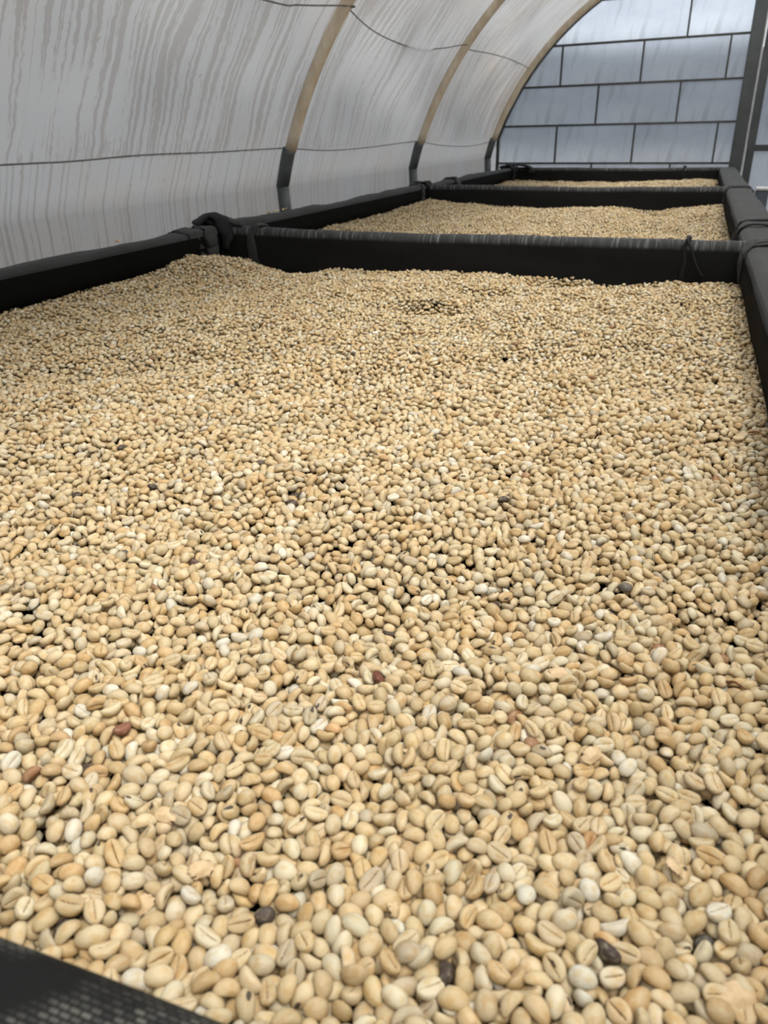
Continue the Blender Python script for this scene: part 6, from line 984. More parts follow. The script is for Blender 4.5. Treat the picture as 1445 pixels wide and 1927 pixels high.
2434,2743,63,-11,-16,16,2551,2737,76,29,-23,0,2752,2701,150,11,19,10,2906,2691,126,-19,-24,17,2962,2723,135,-1,1,-21,94,2797,94,-9,-1,7,311,2821,77,4,-9,34,407,2812,102,-35,-8,-3,
465,2913,116,2,-2,-24,689,2782,121,-4,30,17,798,2845,98,-3,-1,-16,933,2924,105,17,4,-9,1145,2710,126,23,-21,-19,1257,2846,109,15,-15,-18,1331,2849,143,32,-19,4,1412,2847,102,-2,-14,29,
1573,2886,89,-4,14,-19,1733,2820,94,3,4,-15,1828,2839,95,0,9,-23,1885,2835,152,-5,37,0,2347,2812,145,-3,-3,-34,2296,2899,129,3,8,26,2446,2847,131,3,-2,-15,2563,2875,96,4,-2,1,
2740,2861,131,-5,-36,0,2901,2852,104,-5,3,-1,44,2980,96,16,-9,-20,53,2901,113,7,-5,-34,195,2795,96,-14,1,9,410,2960,87,2,6,11,489,2993,82,-1,-4,31,626,2905,142,0,-31,-7,
801,2954,115,-30,-19,5,1141,2882,100,21,-22,-19,1241,2917,93,-24,-5,-3,1466,2992,126,-30,-15,6,1711,2932,119,6,5,29,1760,2989,87,0,-8,27,1908,2915,116,14,-31,7,2049,2963,135,-19,-30,2,
2373,2990,90,5,-8,-9,2500,2960,106,-13,-20,13,2850,2937,101,10,-4,-8,72,822,117,13,1,18,1066,2824,119,-18,10,-24,185,1199,104,0,-10,2,240,1635,117,-3,-5,11,2481,821,158,-12,5,29,
1876,1230,99,-7,2,-36,1505,1949,67,-11,0,-20,2269,1899,105,10,-29,5,731,1384,142,-11,31,-3,418,1672,137,10,-10,-9,2647,1348,85,-24,-5,4,2046,788,118,31,-23,-1,1521,1320,117,12,18,19,
2402,2280,103,27,-26,-3,2175,2139,116,16,28,-5,1468,1212,108,-11,3,-9,1745,1108,107,-9,4,-22,875,1378,118,-26,21,-18,2531,1125,100,12,0,-17,980,1092,108,-3,-30,-24,2160,2650,58,15,4,-32,
918,1264,115,-6,-7,17,1938,619,81,34,0,18,1536,691,121,-4,8,-14,2779,2125,84,-13,-14,-28,2600,1632,78,-8,9,34,1814,1621,129,0,-1,25,432,1397,104,10,8,8,315,1617,60,22,12,-1,
2385,700,81,-1,2,17,276,1126,93,31,14,-9,35,6,136,36,1,-8,330,9,89,-8,-26,-18,432,41,138,-7,18,-32,557,19,119,-3,1,-14,726,78,144,29,16,19,804,61,148,9,0,4,
890,3,137,12,29,17,1199,42,131,5,7,37,1435,21,142,34,2,10,1521,12,116,6,5,7,1860,98,145,15,6,-30,2167,131,154,-20,-22,5,2184,8,111,13,-9,-13,2690,44,161,-14,-27,14,
2920,45,152,11,22,7,210,280,145,16,-16,-17,298,193,160,2,-31,14,354,67,170,-21,30,-7,463,138,136,-6,3,-17,593,223,158,10,-1,11,634,145,119,25,26,-1,736,203,167,-4,1,-17,
876,114,119,26,19,3,1078,150,134,24,21,3,1157,172,103,0,-6,-28,1440,236,166,4,3,28,1532,230,179,-4,-37,-6,1572,176,143,23,29,-2,1852,177,115,-5,-3,-11,2045,438,168,25,-25,-7,
2071,171,142,-18,32,3,2236,189,130,-9,-6,2,2291,84,151,-3,-7,12,2472,119,132,-1,-2,25,2647,148,137,7,4,30,2742,119,131,10,-7,-32,2841,205,141,1,-8,14,82,349,116,-5,-6,-13,
261,372,144,30,-7,-4,307,268,163,9,-1,22,375,286,144,21,22,-13,479,303,140,35,-9,2,670,317,148,-1,33,-11,761,305,145,6,-24,-22,871,302,136,11,-12,-16,1097,218,78,-1,9,-21,
1145,230,145,25,19,-8,1282,340,108,21,-22,-2,1488,289,137,23,-4,5,1600,282,135,-12,18,-32,1723,342,164,-4,38,0,1811,298,158,-4,0,-28,1920,361,156,1,37,-11,2000,282,144,-13,9,-33,
2214,270,144,-16,-33,-14,2320,180,112,-23,-22,18,2488,254,167,4,1,-12,2560,198,139,-20,-14,8,2669,292,123,10,21,23,2872,262,114,19,-29,-1,2982,324,122,-9,0,-15,160,437,136,5,11,32,
276,491,107,8,8,-3,440,394,130,2,1,-12,537,457,142,30,22,9,722,461,134,-10,-21,2,825,378,117,3,8,9,927,387,105,-7,3,6,1016,457,114,-6,4,-12,1206,451,121,-5,-13,-27,
1278,436,81,-5,7,25,1368,419,144,-7,-15,26,1499,350,145,-37,1,-13,1726,406,135,-30,11,-2,1823,382,130,5,13,-34,1898,450,139,0,3,-32,2111,365,156,-1,-2,-14,2261,429,128,-8,-9,-22,
2295,505,144,30,-6,-22,2421,426,124,-14,3,-9,2594,452,127,-6,9,25,2695,361,153,10,32,-5,2901,385,128,3,4,-8,199,576,114,31,-21,2,331,535,139,3,-10,-12,342,389,153,8,-4,-20,
541,524,113,-10,24,28,706,582,174,2,34,9,791,595,152,-15,6,-21,957,497,111,13,-22,-16,1115,560,137,-21,-22,11,1219,487,158,0,13,36,1339,520,158,4,3,-13,1428,518,112,15,7,1,
1509,489,142,21,-27,11,1654,570,130,-3,-7,-5,1779,600,148,-16,-9,4,1851,593,152,-1,-25,0,2073,538,142,-8,-32,10,2219,494,71,-3,11,4,2294,595,133,3,-1,-22,2508,470,146,-1,23,-23,
2616,548,103,6,-6,-28,2728,466,135,-32,2,3,2897,600,157,-12,-28,-2,2946,542,124,13,8,18,63,635,99,12,-5,30,136,694,131,9,-9,-35,271,647,156,-15,-5,-2,409,709,132,24,-23,12,
544,683,153,0,6,21,675,702,94,-3,2,12,724,631,125,5,-4,5,955,679,150,-3,4,25,1053,637,124,5,-6,26,1188,617,150,3,20,-21,1312,609,172,24,-4,-6,1395,591,162,-32,18,-4,
1587,609,144,-11,7,-31,1689,703,139,25,-23,9,1837,677,119,-3,0,-14,1921,659,160,-27,-9,3,2003,628,153,-32,17,-9,2045,710,119,23,16,-8,2527,538,123,10,2,-6,2556,611,119,-13,4,-15,
2694,681,153,-1,-1,-16,2762,723,156,7,0,-16,2902,711,162,14,12,-1,1,810,166,-5,37,10,149,789,141,1,2,-9,280,725,145,-9,-5,-37,386,715,167,4,-10,-32,615,828,155,-4,6,-30,
661,739,147,-6,19,31,792,719,135,3,7,10,986,787,133,-10,-4,22,1144,827,160,-32,-8,-2,1202,791,119,1,-12,10,1301,739,144,-4,-5,37,1386,762,156,27,26,5,1579,778,141,2,0,32,
1674,757,166,21,-7,8,1873,788,129,13,10,6,1963,801,141,35,15,-3,2078,867,143,11,1,25,2145,904,130,18,-18,-4,2365,662,128,2,1,-31,2494,693,164,-1,-5,9,2604,725,151,2,-1,6,
2705,816,131,4,-1,-25,2804,831,109,25,5,3,2980,858,73,-10,-7,8,135,971,108,1,3,14,143,882,121,26,13,6,250,916,115,-11,-6,23,436,1003,110,-2,2,31,449,1035,147,2,12,31,
700,932,160,18,27,-11,785,920,132,2,1,10,865,895,135,-14,28,8,1027,893,147,16,30,-5,1106,879,120,4,-20,-10,1313,903,116,9,-1,35,1455,947,140,6,1,17,1580,920,122,-10,-30,-14,
1689,901,155,-7,1,-22,1817,949,153,-18,33,8,1905,962,145,-1,-3,13,2004,887,139,5,12,20,2359,696,172,-6,2,14,2409,881,161,6,0,-19,2491,1001,169,-4,-2,37,2569,796,109,9,9,14,
2788,890,151,21,-24,-18,2947,866,111,-6,-7,9,58,999,111,13,6,23,182,1059,161,-16,23,4,262,1065,169,-25,-11,-11,438,1107,126,-5,1,35,479,888,186,-9,-31,-1,660,1069,163,-7,-4,-11,
726,991,150,1,14,25,944,1049,151,-27,-18,-15,1090,1070,143,3,30,1,1183,987,155,-8,-6,20,1280,968,165,4,-3,1,1375,956,130,16,2,-22,1640,973,121,26,3,0,1648,1043,135,-3,2,-11,
1829,1025,124,14,-4,26,1889,1065,89,-6,-11,18,1952,1092,95,-13,1,-9,2215,1005,124,13,11,-25,2309,1007,123,0,1,33,2547,876,150,0,-4,17,2552,1062,143,25,-11,-18,2680,1104,165,0,-7,4,
2861,1040,143,-2,-8,-30,23,1203,120,15,7,12,136,1135,122,35,-17,4,295,1156,140,-10,-36,9,421,1189,137,-17,28,-10,487,1161,168,-18,21,14,621,1182,173,-31,1,4,745,1223,133,3,-11,-9,
887,1143,157,-11,-24,17,1024,1171,114,-10,32,-18,1100,1139,169,3,34,-12,1252,1255,136,-6,24,-25,1419,1170,157,8,6,18,1604,1315,117,7,-4,36,1725,1201,151,-31,21,-1,1853,1204,167,7,6,-9,
1913,1166,115,-8,12,-25,2056,1206,125,-2,-9,28,2242,1180,139,13,-3,0,2268,1250,135,1,-4,14,2436,1162,132,-2,-8,29,2509,1214,165,-12,-19,-3,2785,1155,144,3,11,18,2890,1125,139,8,11,-4,
2997,1169,114,0,-20,27,84,1402,117,-16,10,-4,127,1225,151,3,23,-15,289,1242,156,2,2,9,448,1342,116,16,9,2,498,1266,130,-6,-14,20,663,1266,155,6,37,9,781,1298,127,-2,-27,6,
865,1295,88,16,-27,-20,957,1309,154,0,6,20,996,1237,122,-33,-19,-1,1108,1346,133,-23,-31,1,1582,1176,171,-28,-18,-3,1587,1425,131,5,-3,-21,1702,1304,145,-29,3,-10,1832,1316,107,2,-11,25,
1894,1356,153,-3,-4,19,2070,1338,160,27,22,9,2200,1383,134,15,11,7,2349,1343,124,14,11,34,2404,1277,144,26,-18,19,2635,1287,96,27,5,-5,2674,1309,136,14,9,28,2840,1270,155,1,-2,-18,
68,1342,107,7,-3,-11,157,1455,166,3,32,6,327,1430,145,-10,20,27,414,1471,144,-18,33,-3,574,1505,102,-13,2,1,810,1510,150,2,-6,-32,820,1436,125,-10,-37,0,960,1396,120,-10,5,-6,
1048,1476,129,-3,2,-8,1155,1422,125,0,6,-17,1290,1433,165,-6,4,-17,1450,1371,155,0,-4,-15,1536,1482,129,-14,23,27,1671,1400,147,-5,6,-16,1790,1328,158,4,-3,-19,1920,1487,119,-2,-7,-18,
2004,1479,111,-7,-8,-14,2163,1433,137,-18,30,7,2312,1438,128,-7,-6,14,2422,1460,106,16,9,8,2637,1400,148,6,-9,4,2744,1471,84,-24,3,11,2812,1472,116,9,12,-31,2936,1401,140,21,2,-19,
53,1641,116,8,-13,27,217,1511,170,35,-10,10,288,1572,129,1,9,18,398,1527,146,12,-20,-29,525,1568,132,-7,4,-38,688,1555,124,-32,-14,-1,774,1595,127,0,16,27,935,1477,140,8,-2,-2,
1023,1626,165,-1,2,-20,1097,1565,143,3,-5,17,1255,1611,138,0,-36,-15,1206,1487,146,-10,27,10,1678,1502,146,-4,-5,-36,1744,1582,167,-23,-18,7,1870,1502,149,11,-16,-30,1987,1650,156,-30,-19,-3,
2071,1500,159,9,36,6,2280,1528,138,2,4,35,2361,1583,125,-1,-22,-17,2428,1582,140,-20,-25,-2,2555,1574,112,34,12,2,2652,1566,127,-5,9,30,2838,1517,88,-4,9,34,20,1743,161,-3,-7,20,
100,1693,157,9,-5,32,106,1630,173,-5,24,-26,719,1495,75,4,31,17,560,1730,128,-3,-2,16,611,1597,135,-5,-4,23,837,1653,121,8,0,-25,932,1646,164,-5,3,4,1056,1686,172,8,24,27,
1150,1675,134,-10,-35,8,1311,1664,122,15,-12,-5,1408,1713,140,-3,2,-15,1584,1820,99,2,8,12,1661,1732,143,-11,0,-7,1850,1704,107,4,-5,-10,1972,1718,129,7,-1,0,2055,1712,128,14,3,15,
2260,1768,172,30,18,-2,2321,1657,119,9,-4,-21,2435,1732,144,24,-26,-12,2574,1640,148,1,16,12,2731,1605,156,14,25,11,2790,1652,130,3,-1,28,2941,1707,115,-6,-9,3,183,1809,159,-14,26,-23,
225,1916,88,26,-20,-7,257,1787,150,0,31,3,490,1836,113,-3,4,-28,646,1859,150,-22,-9,10,701,1645,133,-1,-11,-23,977,1871,153,-8,-1,26,1082,1827,129,0,9,0,1127,1897,144,3,2,-3,
1222,1916,146,10,-8,-6,1467,1814,100,-21,8,-18,1565,1879,142,-24,-4,0,1676,1806,112,13,16,-32,1845,1837,142,-14,2,29,2105,1683,88,-5,-3,12,2125,1812,150,31,-15,17,2164,1882,140,35,-12,5,
2369,1928,153,3,-5,22,2422,1869,115,24,-30,-3,2521,1759,156,9,-9,-35,2766,1832,127,-6,8,21,2846,1866,140,5,-6,0,11,1949,148,-31,8,9,135,1883,151,-28,-17,-1,268,1961,136,15,1,-22,
461,1924,129,5,1,-18,580,2012,121,1,15,1,608,1943,159,-18,25,-5,817,2029,136,-24,23,-20,952,2011,146,-32,-19,-2,1072,1978,134,16,31,6,1140,2012,131,-4,5,-8,1274,1961,126,-11,2,13,
1398,1931,153,-19,-26,6,1622,1961,136,-1,6,19,1672,1897,184,5,-6,-37,1893,1973,149,-3,-8,-27,1899,1940,114,-4,-4,-21,2042,1900,126,21,-23,-4,1987,1997,151,-10,-34,-5,2030,2049,109,-5,-1,-3,
2658,1939,176,-12,32,-19,2631,1931,127,-16,-30,1,2768,1916,141,-33,-12,8,2834,1946,152,7,-4,31,41,1995,173,5,24,25,310,2030,145,-11,-9,0,455,2131,143,-7,5,-3,616,2089,149,16,-18,-26,
660,2044,156,-26,-21,3,812,2140,147,-2,-14,-36,895,2164,167,-22,-24,6,1039,2081,144,-4,-2,6,1177,2089,137,8,2,25,1356,2117,106,-2,-1,23,1347,2052,137,10,7,-31,1568,2017,168,23,-22,-3,
1714,2033,129,-23,-30,-8,1863,2080,175,-24,21,-17,1939,2154,122,1,2,10,2087,2080,136,-7,-16,-35,2201,2006,160,14,33,-4,2416,2081,140,16,-7,11,2528,2059,128,21,21,7,2618,2080,134,-5,37,10,
2704,2091,105,-4,-5,16,2893,2065,131,-19,19,3,137,2205,144,1,11,-13,146,2004,162,4,-1,-24,234,2270,146,-8,-8,28,377,2362,152,-26,-21,18,441,2182,187,2,2,2,546,2212,141,-22,-27,3,
627,2202,133,0,-5,-19,832,2230,140,-3,-2,-19,908,2265,141,-15,-9,15,1098,2236,171,34,-14,-7,1199,2239,171,10,-36,-2,1290,2207,112,-10,-10,26,1432,2153,130,-2,7,-31,1597,2179,140,19,8,19,
1652,2241,111,-9,2,31,1764,2193,161,-6,15,7,2020,2203,155,34,3,2,2108,2153,153,-5,-20,31,2247,2119,171,-1,0,35,2350,2164,114,-17,-26,-4,2500,2255,116,-22,9,-25,2608,2148,145,-24,-14,-7,
2676,2210,138,4,-3,14,2852,2151,164,3,38,8,2936,1959,127,-18,-27,-6,77,2404,184,7,35,6,210,2426,112,8,5,-9,292,2383,128,1,0,-5,462,2371,139,-13,0,31,529,2301,176,-1,36,-4,
673,2302,126,-12,-1,15,799,2323,132,7,-13,-32,965,2319,115,13,-11,2,1080,2385,166,-5,34,-15,1131,2309,133,0,5,-25,1302,2351,157,12,2,19,1460,2272,117,16,-16,3,1479,2338,132,-24,-22,-3,
1712,2371,159,-18,10,16,1826,2290,126,8,3,-30,1971,2300,165,-24,-26,-1,2271,2167,127,-25,-11,-27,2230,2425,146,-3,-30,-3,2339,2335,120,-13,15,-22,2436,2305,150,27,-1,-7,2616,2231,139,-10,-12,5,
2705,2379,148,4,2,-8,2887,2340,167,-4,1,-10,2924,2545,97,14,0,13,175,2509,138,13,-17,29,258,2499,139,3,-31,-11,447,2456,135,0,12,-12,539,2407,125,-10,8,-29,692,2419,142,-7,3,-27,
816,2498,113,0,19,26,904,2481,133,1,-3,8,1120,2454,120,-5,-5,16,1191,2423,163,-22,5,-2,1329,2461,117,-12,-5,-8,1430,2664,116,-3,-19,-8,1502,2448,145,4,-2,14,1643,2451,128,-15,-1,30,
1763,2456,160,4,29,-22,1911,2535,136,3,-30,0,1962,2377,115,-26,-4,-19,2165,2466,130,14,7,8,2353,2400,147,-13,6,26,2425,2484,117,-4,19,-20,2624,2523,126,21,0,-2,2722,2469,141,7,37,1,
2784,2536,165,1,-36,-11,95,2535,162,-16,23,-17,171,2576,140,3,1,13,344,2540,152,-2,2,2,374,2610,160,3,-7,34,528,2665,139,5,1,-18,682,2601,157,0,0,-18,784,2574,116,-8,21,-28,
997,2650,135,-9,-2,11,1069,2610,147,-20,0,4,1199,2514,163,-7,-5,36,1217,2599,156,-6,-4,-29,1454,2747,122,1,7,-27,1603,2634,135,-5,11,-30,1735,2622,144,2,17,1,1763,2527,134,-2,1,39,
1962,2540,165,-24,-28,5,2035,2681,142,6,-32,-6,2255,2628,150,-3,1,-2,2386,2613,133,-20,-23,-3,2461,2566,180,-21,18,-2,2632,2578,127,3,-18,0,2759,2618,136,4,15,-6,2893,2560,168,17,-25,-16,
2993,2661,139,21,-1,7,52,2775,159,9,7,17,274,2798,150,-13,6,26,310,2756,135,2,-13,-5,347,2752,100,-4,-13,-5,587,2753,146,1,4,7,670,2718,134,-30,14,-9,809,2741,120,-8,-11,6,
935,2692,114,9,-4,35,1090,2677,114,-4,-25,2,1180,2823,100,-18,10,1,1286,2722,143,31,-12,-7,1405,2797,126,9,12,-26,1624,2722,130,-4,0,-4,1674,2777,138,-15,-15,-13,1896,2740,134,19,22,11,
1971,2705,109,8,7,5,2038,2763,116,13,-4,-8,2235,2767,150,-11,31,-4,2356,2752,101,-4,3,-9,2417,2686,123,-8,-30,-10,2616,2719,110,-1,4,-37,2700,2735,89,-8,-4,24,2921,2765,160,17,-10,-33,
16,2823,123,14,-27,11,132,2869,140,3,1,-32,297,2864,132,-7,-14,-25,373,2829,137,-2,-5,20,500,2834,116,-2,-9,11,717,2855,134,2,9,31,840,2913,156,-1,-25,17,902,2852,138,-4,3,4,
1038,2885,166,29,12,-9,1190,2869,142,-2,4,18,1253,2930,150,0,0,35,1474,2859,152,-23,13,-6,1501,2819,87,9,-28,-14,1554,2822,139,27,-17,1,2113,2777,100,-30,-5,0,2156,2781,140,8,2,10,
2031,2881,159,-9,2,-5,2190,2879,170,31,12,5,2421,2764,147,-23,-3,26,2538,2792,122,-20,-4,-14,2622,2844,153,24,6,5,2760,2936,138,-12,-1,-28,2834,2888,165,-19,2,0,2972,2851,149,23,-30,1,
159,2984,117,11,-9,-12,297,2943,95,2,-6,31,358,2949,142,-1,-2,-26,543,2972,125,2,-7,33,645,2992,131,-4,-3,31,985,2929,140,1,10,11,1021,2955,169,-10,0,-22,1173,2991,127,-7,6,-28,
1485,2973,152,-9,4,-37,1789,2963,134,7,2,17,1868,2985,135,26,-23,2,2132,2940,146,-5,4,9,2319,2999,133,1,-3,2,2501,2907,140,-5,-16,34,2601,2972,152,-30,22,11,2843,2998,166,9,10,-6,
1600,514,145,-5,4,-16,2072,1103,116,-8,-14,-26,2076,2611,160,24,-20,14,1362,552,108,11,10,25,1630,2938,115,7,-12,27,2534,1836,121,-13,-12,4,1498,2897,131,-24,-18,-21,1149,2646,142,15,-3,-5,
1351,1115,95,13,11,29,385,365,107,17,1,-21,1454,1516,109,-1,3,7,877,1999,103,-2,-2,5,891,712,131,-9,-13,7,2134,727,118,1,-9,30,1519,909,138,17,4,-20,1564,1735,158,-24,0,-15,
200,489,144,-12,8,14,313,1881,149,30,3,-8,1631,1357,167,-11,-23,16,1529,2267,149,20,-15,-9,2421,274,126,-7,-26,19,2330,1258,157,6,9,12,197,1996,117,2,13,14,1834,2144,187,7,-10,6,
1870,2407,159,-8,0,-21,996,358,152,1,0,36,2058,85,163,0,1,-12,560,1178,111,3,-10,35,338,2306,131,-16,7,-24,2644,875,135,-6,7,-26,311,85,108,0,5,9,2997,213,123,-11,-37,1,
1904,60,103,20,-19,13,76,33,178,32,-4,-9,111,73,112,7,-2,32,269,38,149,12,-6,-5,622,0,179,-3,-2,36,752,23,171,8,-2,-4,1021,54,145,3,-7,18,1142,99,150,9,-6,-33,
1336,23,176,-18,19,15,1410,55,176,10,2,-30,1605,40,133,0,-19,-22,1972,71,148,-5,-1,21,2198,77,165,16,3,2,2247,6,165,-36,13,3,2387,20,148,1,4,-18,2477,26,154,-18,-1,4,
2731,41,178,-9,9,-4,2805,81,134,4,14,3,35,217,159,4,22,-22,173,81,162,-17,-10,0,263,116,157,2,6,-34,386,185,169,-6,10,8,517,205,161,8,-11,-18,646,158,154,-4,-2,12,
828,120,165,-10,-32,-17,947,112,170,20,-3,2,1040,152,153,7,-7,-31,1209,175,167,-8,36,9,1241,90,145,-6,4,1,1377,129,157,-1,10,2,1488,140,162,-13,-2,1,1719,136,168,1,-7,-14,
1802,161,141,5,-8,-4,1918,138,146,30,18,1,2042,249,163,-9,11,-31,2229,149,174,0,-8,28,2300,195,179,8,1,37,2394,144,150,-5,-1,30,2609,86,134,-7,10,-9,2763,211,146,9,9,-25,
2864,115,144,-1,-5,24,2976,227,167,5,2,17,57,300,169,6,-5,27,137,245,168,0,33,1,250,306,203,21,-26,-3,383,313,166,-6,-15,-31,566,303,158,27,14,-20,590,332,164,-16,0,-20,
794,287,163,15,10,1,920,200,155,2,2,-2,1018,274,170,27,-3,0,1229,244,122,10,2,-31,1290,230,151,10,10,13,1316,318,167,26,9,-6,1591,326,160,7,-27,-23,1632,218,164,13,10,14,
1733,214,141,13,-1,4,1912,291,186,31,5,22,2144,247,132,24,-3,-4,2208,234,188,-32,1,3,2328,297,157,33,6,0,2439,189,164,-4,12,10,2629,251,144,-3,2,-14,2719,271,191,14,-32,-3,
2866,317,159,29,1,-6,2918,254,142,4,3,5,164,424,187,2,-1,34,161,360,142,4,5,5,251,436,144,-6,-13,-34,447,365,172,2,-6,32,518,416,165,-3,-5,16,706,371,157,-7,-11,-27,
831,463,139,-6,-16,5,886,429,166,-20,32,1,1122,420,164,11,-37,6,1271,442,158,-9,23,-26,1305,374,145,-7,-30,-13,1437,347,170,-29,-22,-1,1633,396,188,17,-2,-12,1667,438,167,-4,-8,30,
1806,451,155,-4,9,-29,1950,395,180,-1,-10,-35,2120,479,132,-11,24,-22,2211,472,157,-3,-16,-32,2340,428,137,-6,-2,20,2423,340,162,-28,26,9,2571,339,160,5,2,-18,2677,428,184,-15,32,11,
2848,457,170,4,-37,3,2975,390,163,-31,12,1,97,619,164,-2,6,22,180,631,158,14,-28,-4,253,568,140,3,4,19,381,579,198,-7,-18,13,499,519,177,-25,24,-14,656,469,109,-10,9,2,
774,520,128,-30,24,-5,971,507,162,-2,-1,-33,1010,570,134,-28,21,1,1166,532,179,7,-17,-25,1251,551,168,-7,-9,-26,1431,453,169,19,-21,8,1500,538,147,-2,-13,-27,1729,519,148,2,4,-22,
1795,545,153,13,21,4,1978,492,173,6,5,7,2102,557,160,-9,1,-19,2207,585,158,18,10,5,2340,521,167,25,23,9,2432,489,169,2,-5,-9,2607,529,156,3,0,-10,2674,584,162,-6,6,34,
2796,515,161,-8,1,9,47,678,161,0,-16,-29,98,732,175,-9,-1,-14,321,603,149,-10,12,14,394,648,164,11,15,-24,605,591,170,3,-2,-15,670,668,157,-4,-1,26,848,650,145,11,7,31,
904,650,188,3,-7,-20,1056,470,149,-8,4,-21,1132,658,158,5,-3,8,1314,680,166,9,0,3,1459,626,171,-6,-10,18,1516,631,149,8,-4,13,1576,689,165,-8,5,-13,1762,729,154,-6,-9,27,
1971,614,186,-5,-1,33,2093,641,165,-6,7,11,2166,640,164,16,8,18,2244,674,161,-3,-1,28,2502,597,173,1,6,16,2614,671,185,4,6,-18,2885,536,154,18,7,-20,2808,682,109,4,9,7,
2939,619,175,9,6,19,113,929,152,6,0,-17,316,783,159,4,9,27,419,828,171,-11,-4,-24,472,743,144,-7,-5,-7,542,782,163,-6,-6,29,776,818,164,16,-13,-15,846,798,139,9,5,20,
1053,711,176,0,-34,3,1139,736,133,-2,3,-21,1266,829,137,-4,6,23,1445,809,189,-34,13,-6,1574,875,133,16,-4,16,1622,813,152,10,18,21,1794,834,176,34,-12,-1,1853,718,172,-1,2,-2,
2060,781,152,-1,0,-36,2177,793,147,3,-1,24,2354,822,176,0,2,31,2435,692,169,10,-12,-22,2536,776,155,5,1,-36,2779,750,115,-1,1,3,2885,812,132,-10,4,-16,2953,802,171,14,-9,-14,
27,911,149,-6,2,-15,182,965,140,11,8,24,293,937,156,-6,-1,-16,362,983,157,-9,6,21,569,893,173,4,5,5,575,985,170,-9,3,-8,805,927,188,4,1,38,887,855,182,-5,-35,10,
1046,986,153,-12,-6,-25,1213,899,145,-5,12,-29,1334,836,150,-5,-14,17,1390,876,144,-1,-3,12,1603,950,173,1,0,37,1735,984,144,15,-5,-8,1839,890,185,-1,-9,-2,1891,887,187,-7,30,-4,
2108,980,169,-6,-13,30,2192,934,150,17,31,-13,2346,943,154,-11,4,5,2507,1009,113,-2,14,23,2584,966,144,-3,-11,-1,2734,957,154,9,-10,-18,2892,892,158,4,4,7,126,1011,168,-14,-6,0,
245,1015,141,14,12,-25,362,1069,145,-12,0,-33,520,1053,136,-11,28,4,646,1007,136,3,-11,-2,853,1045,135,-10,7,-7,928,995,152,-2,-15,15,1035,1083,172,-13,-21,11,1226,1040,145,10,27,4,
1282,1089,155,-33,16,-11,1460,1077,151,-2,-4,-13,1557,1011,140,-8,7,-37,1683,1113,159,-7,3,-31,1852,1115,155,1,8,-17,1927,1077,153,3,-6,-30,2151,1065,150,-22,2,-6,2143,1031,153,17,11,-19,
2387,1006,171,-27,12,-3,2490,1102,171,-24,-16,7,2601,1099,125,12,2,-20,2662,976,178,-1,2,-16,2917,1073,178,5,8,9,52,1160,146,16,-5,24,130,1139,161,2,-1,-13,210,1149,151,4,-3,19,
355,1188,160,4,-34,6,487,1090,182,0,-6,-28,718,1155,133,10,-9,11,828,1176,175,-12,-7,17,923,1162,143,14,14,28,995,1193,164,-15,35,1,1195,1123,148,5,1,0,1319,1271,138,15,14,20,
1359,1113,168,12,-25,-8,1521,1232,154,32,-20,-1,1676,1202,178,10,-3,-21,1759,1230,186,3,4,24,2018,1143,163,-20,-17,8,2104,1146,173,3,-5,-2,2139,1210,154,7,1,1,2351,1152,161,-5,-37,-2,
2392,1215,181,15,-4,5,2579,1186,131,-5,-3,-2,2652,1224,151,-13,-1,-5,2862,1186,141,-4,-7,-38,2989,1249,165,25,-11,-13,100,1273,137,23,-4,14,144,1358,168,24,18,13,269,1320,173,-6,1,-38,
392,1258,165,-6,3,-20,605,1409,167,10,-3,-33,672,1349,174,-13,-28,13,815,1314,139,3,13,12,870,1242,137,7,-9,-11,1062,1274,163,-10,8,21,1151,1337,190,-32,-20,0,1392,1384,122,7,-2,21,
1384,1308,153,14,-29,-2,1562,1322,168,0,-2,-21,1673,1293,203,-27,18,8,1835,1268,163,18,6,6,1951,1179,156,-4,7,-16,2014,1280,178,-20,24,-8,2224,1309,172,-4,-4,-19,2406,1336,179,0,-23,-14,
2526,1360,153,-9,-4,19,2579,1339,126,7,-5,0,2732,1267,140,2,18,-10,2783,1317,123,15,10,26,2973,1341,184,2,35,-6,7,1409,142,-1,4,-14,33,1301,141,5,8,-33,232,1394,173,7,-14,-25,
376,1358,152,2,6,-27,529,1483,161,1,-5,-32,641,1408,125,-1,23,31,846,1405,154,3,1,12,1010,1413,164,-3,17,19,1041,1333,174,-10,7,27,1198,1438,187,38,4,-4,1351,1492,158,-29,23,-5,
1442,1459,149,3,-9,36,1523,1399,160,1,-15,-10,1744,1407,162,3,4,-23,1778,1487,164,3,1,-8,1975,1410,129,-24,-11,-13,2119,1409,156,-2,-8,30,2298,1352,183,0,-2,-6,2369,1459,156,-13,3,-23,
2466,1410,143,6,-8,-34,2558,1406,168,-17,4,-12,2756,1429,151,34,-3,-2,2883,1492,149,-23,31,-1,92,1444,190,-4,33,14,252,1609,184,-10,4,-21,390,1604,166,-13,29,-3,471,1604,170,10,-4,-27,
640,1489,151,-1,-2,25,816,1632,188,-37,-4,-2,983,1541,168,17,-14,-31,1069,1537,178,-6,-8,31,1140,1495,155,-9,-9,3,1346,1587,124,-5,4,-25,1498,1625,152,-8,2,17,1504,1533,175,-2,34,-10,
1659,1585,166,-1,1,-5,1905,1624,133,10,23,4,1966,1506,161,-6,3,5,2053,1625,128,-26,-18,-3,2174,1599,140,6,-9,-16,2359,1534,163,-9,10,-34,2462,1533,147,-5,6,-30,2588,1519,165,14,-24,-2,
2876,1582,164,-11,-2,-33,2841,1571,126,-4,-7,-21,2993,1612,141,16,5,17,192,1684,144,-1,16,21,283,1680,142,7,12,29,389,1745,168,17,-18,-5,558,1665,177,-9,-30,10,621,1755,161,3,5,23,
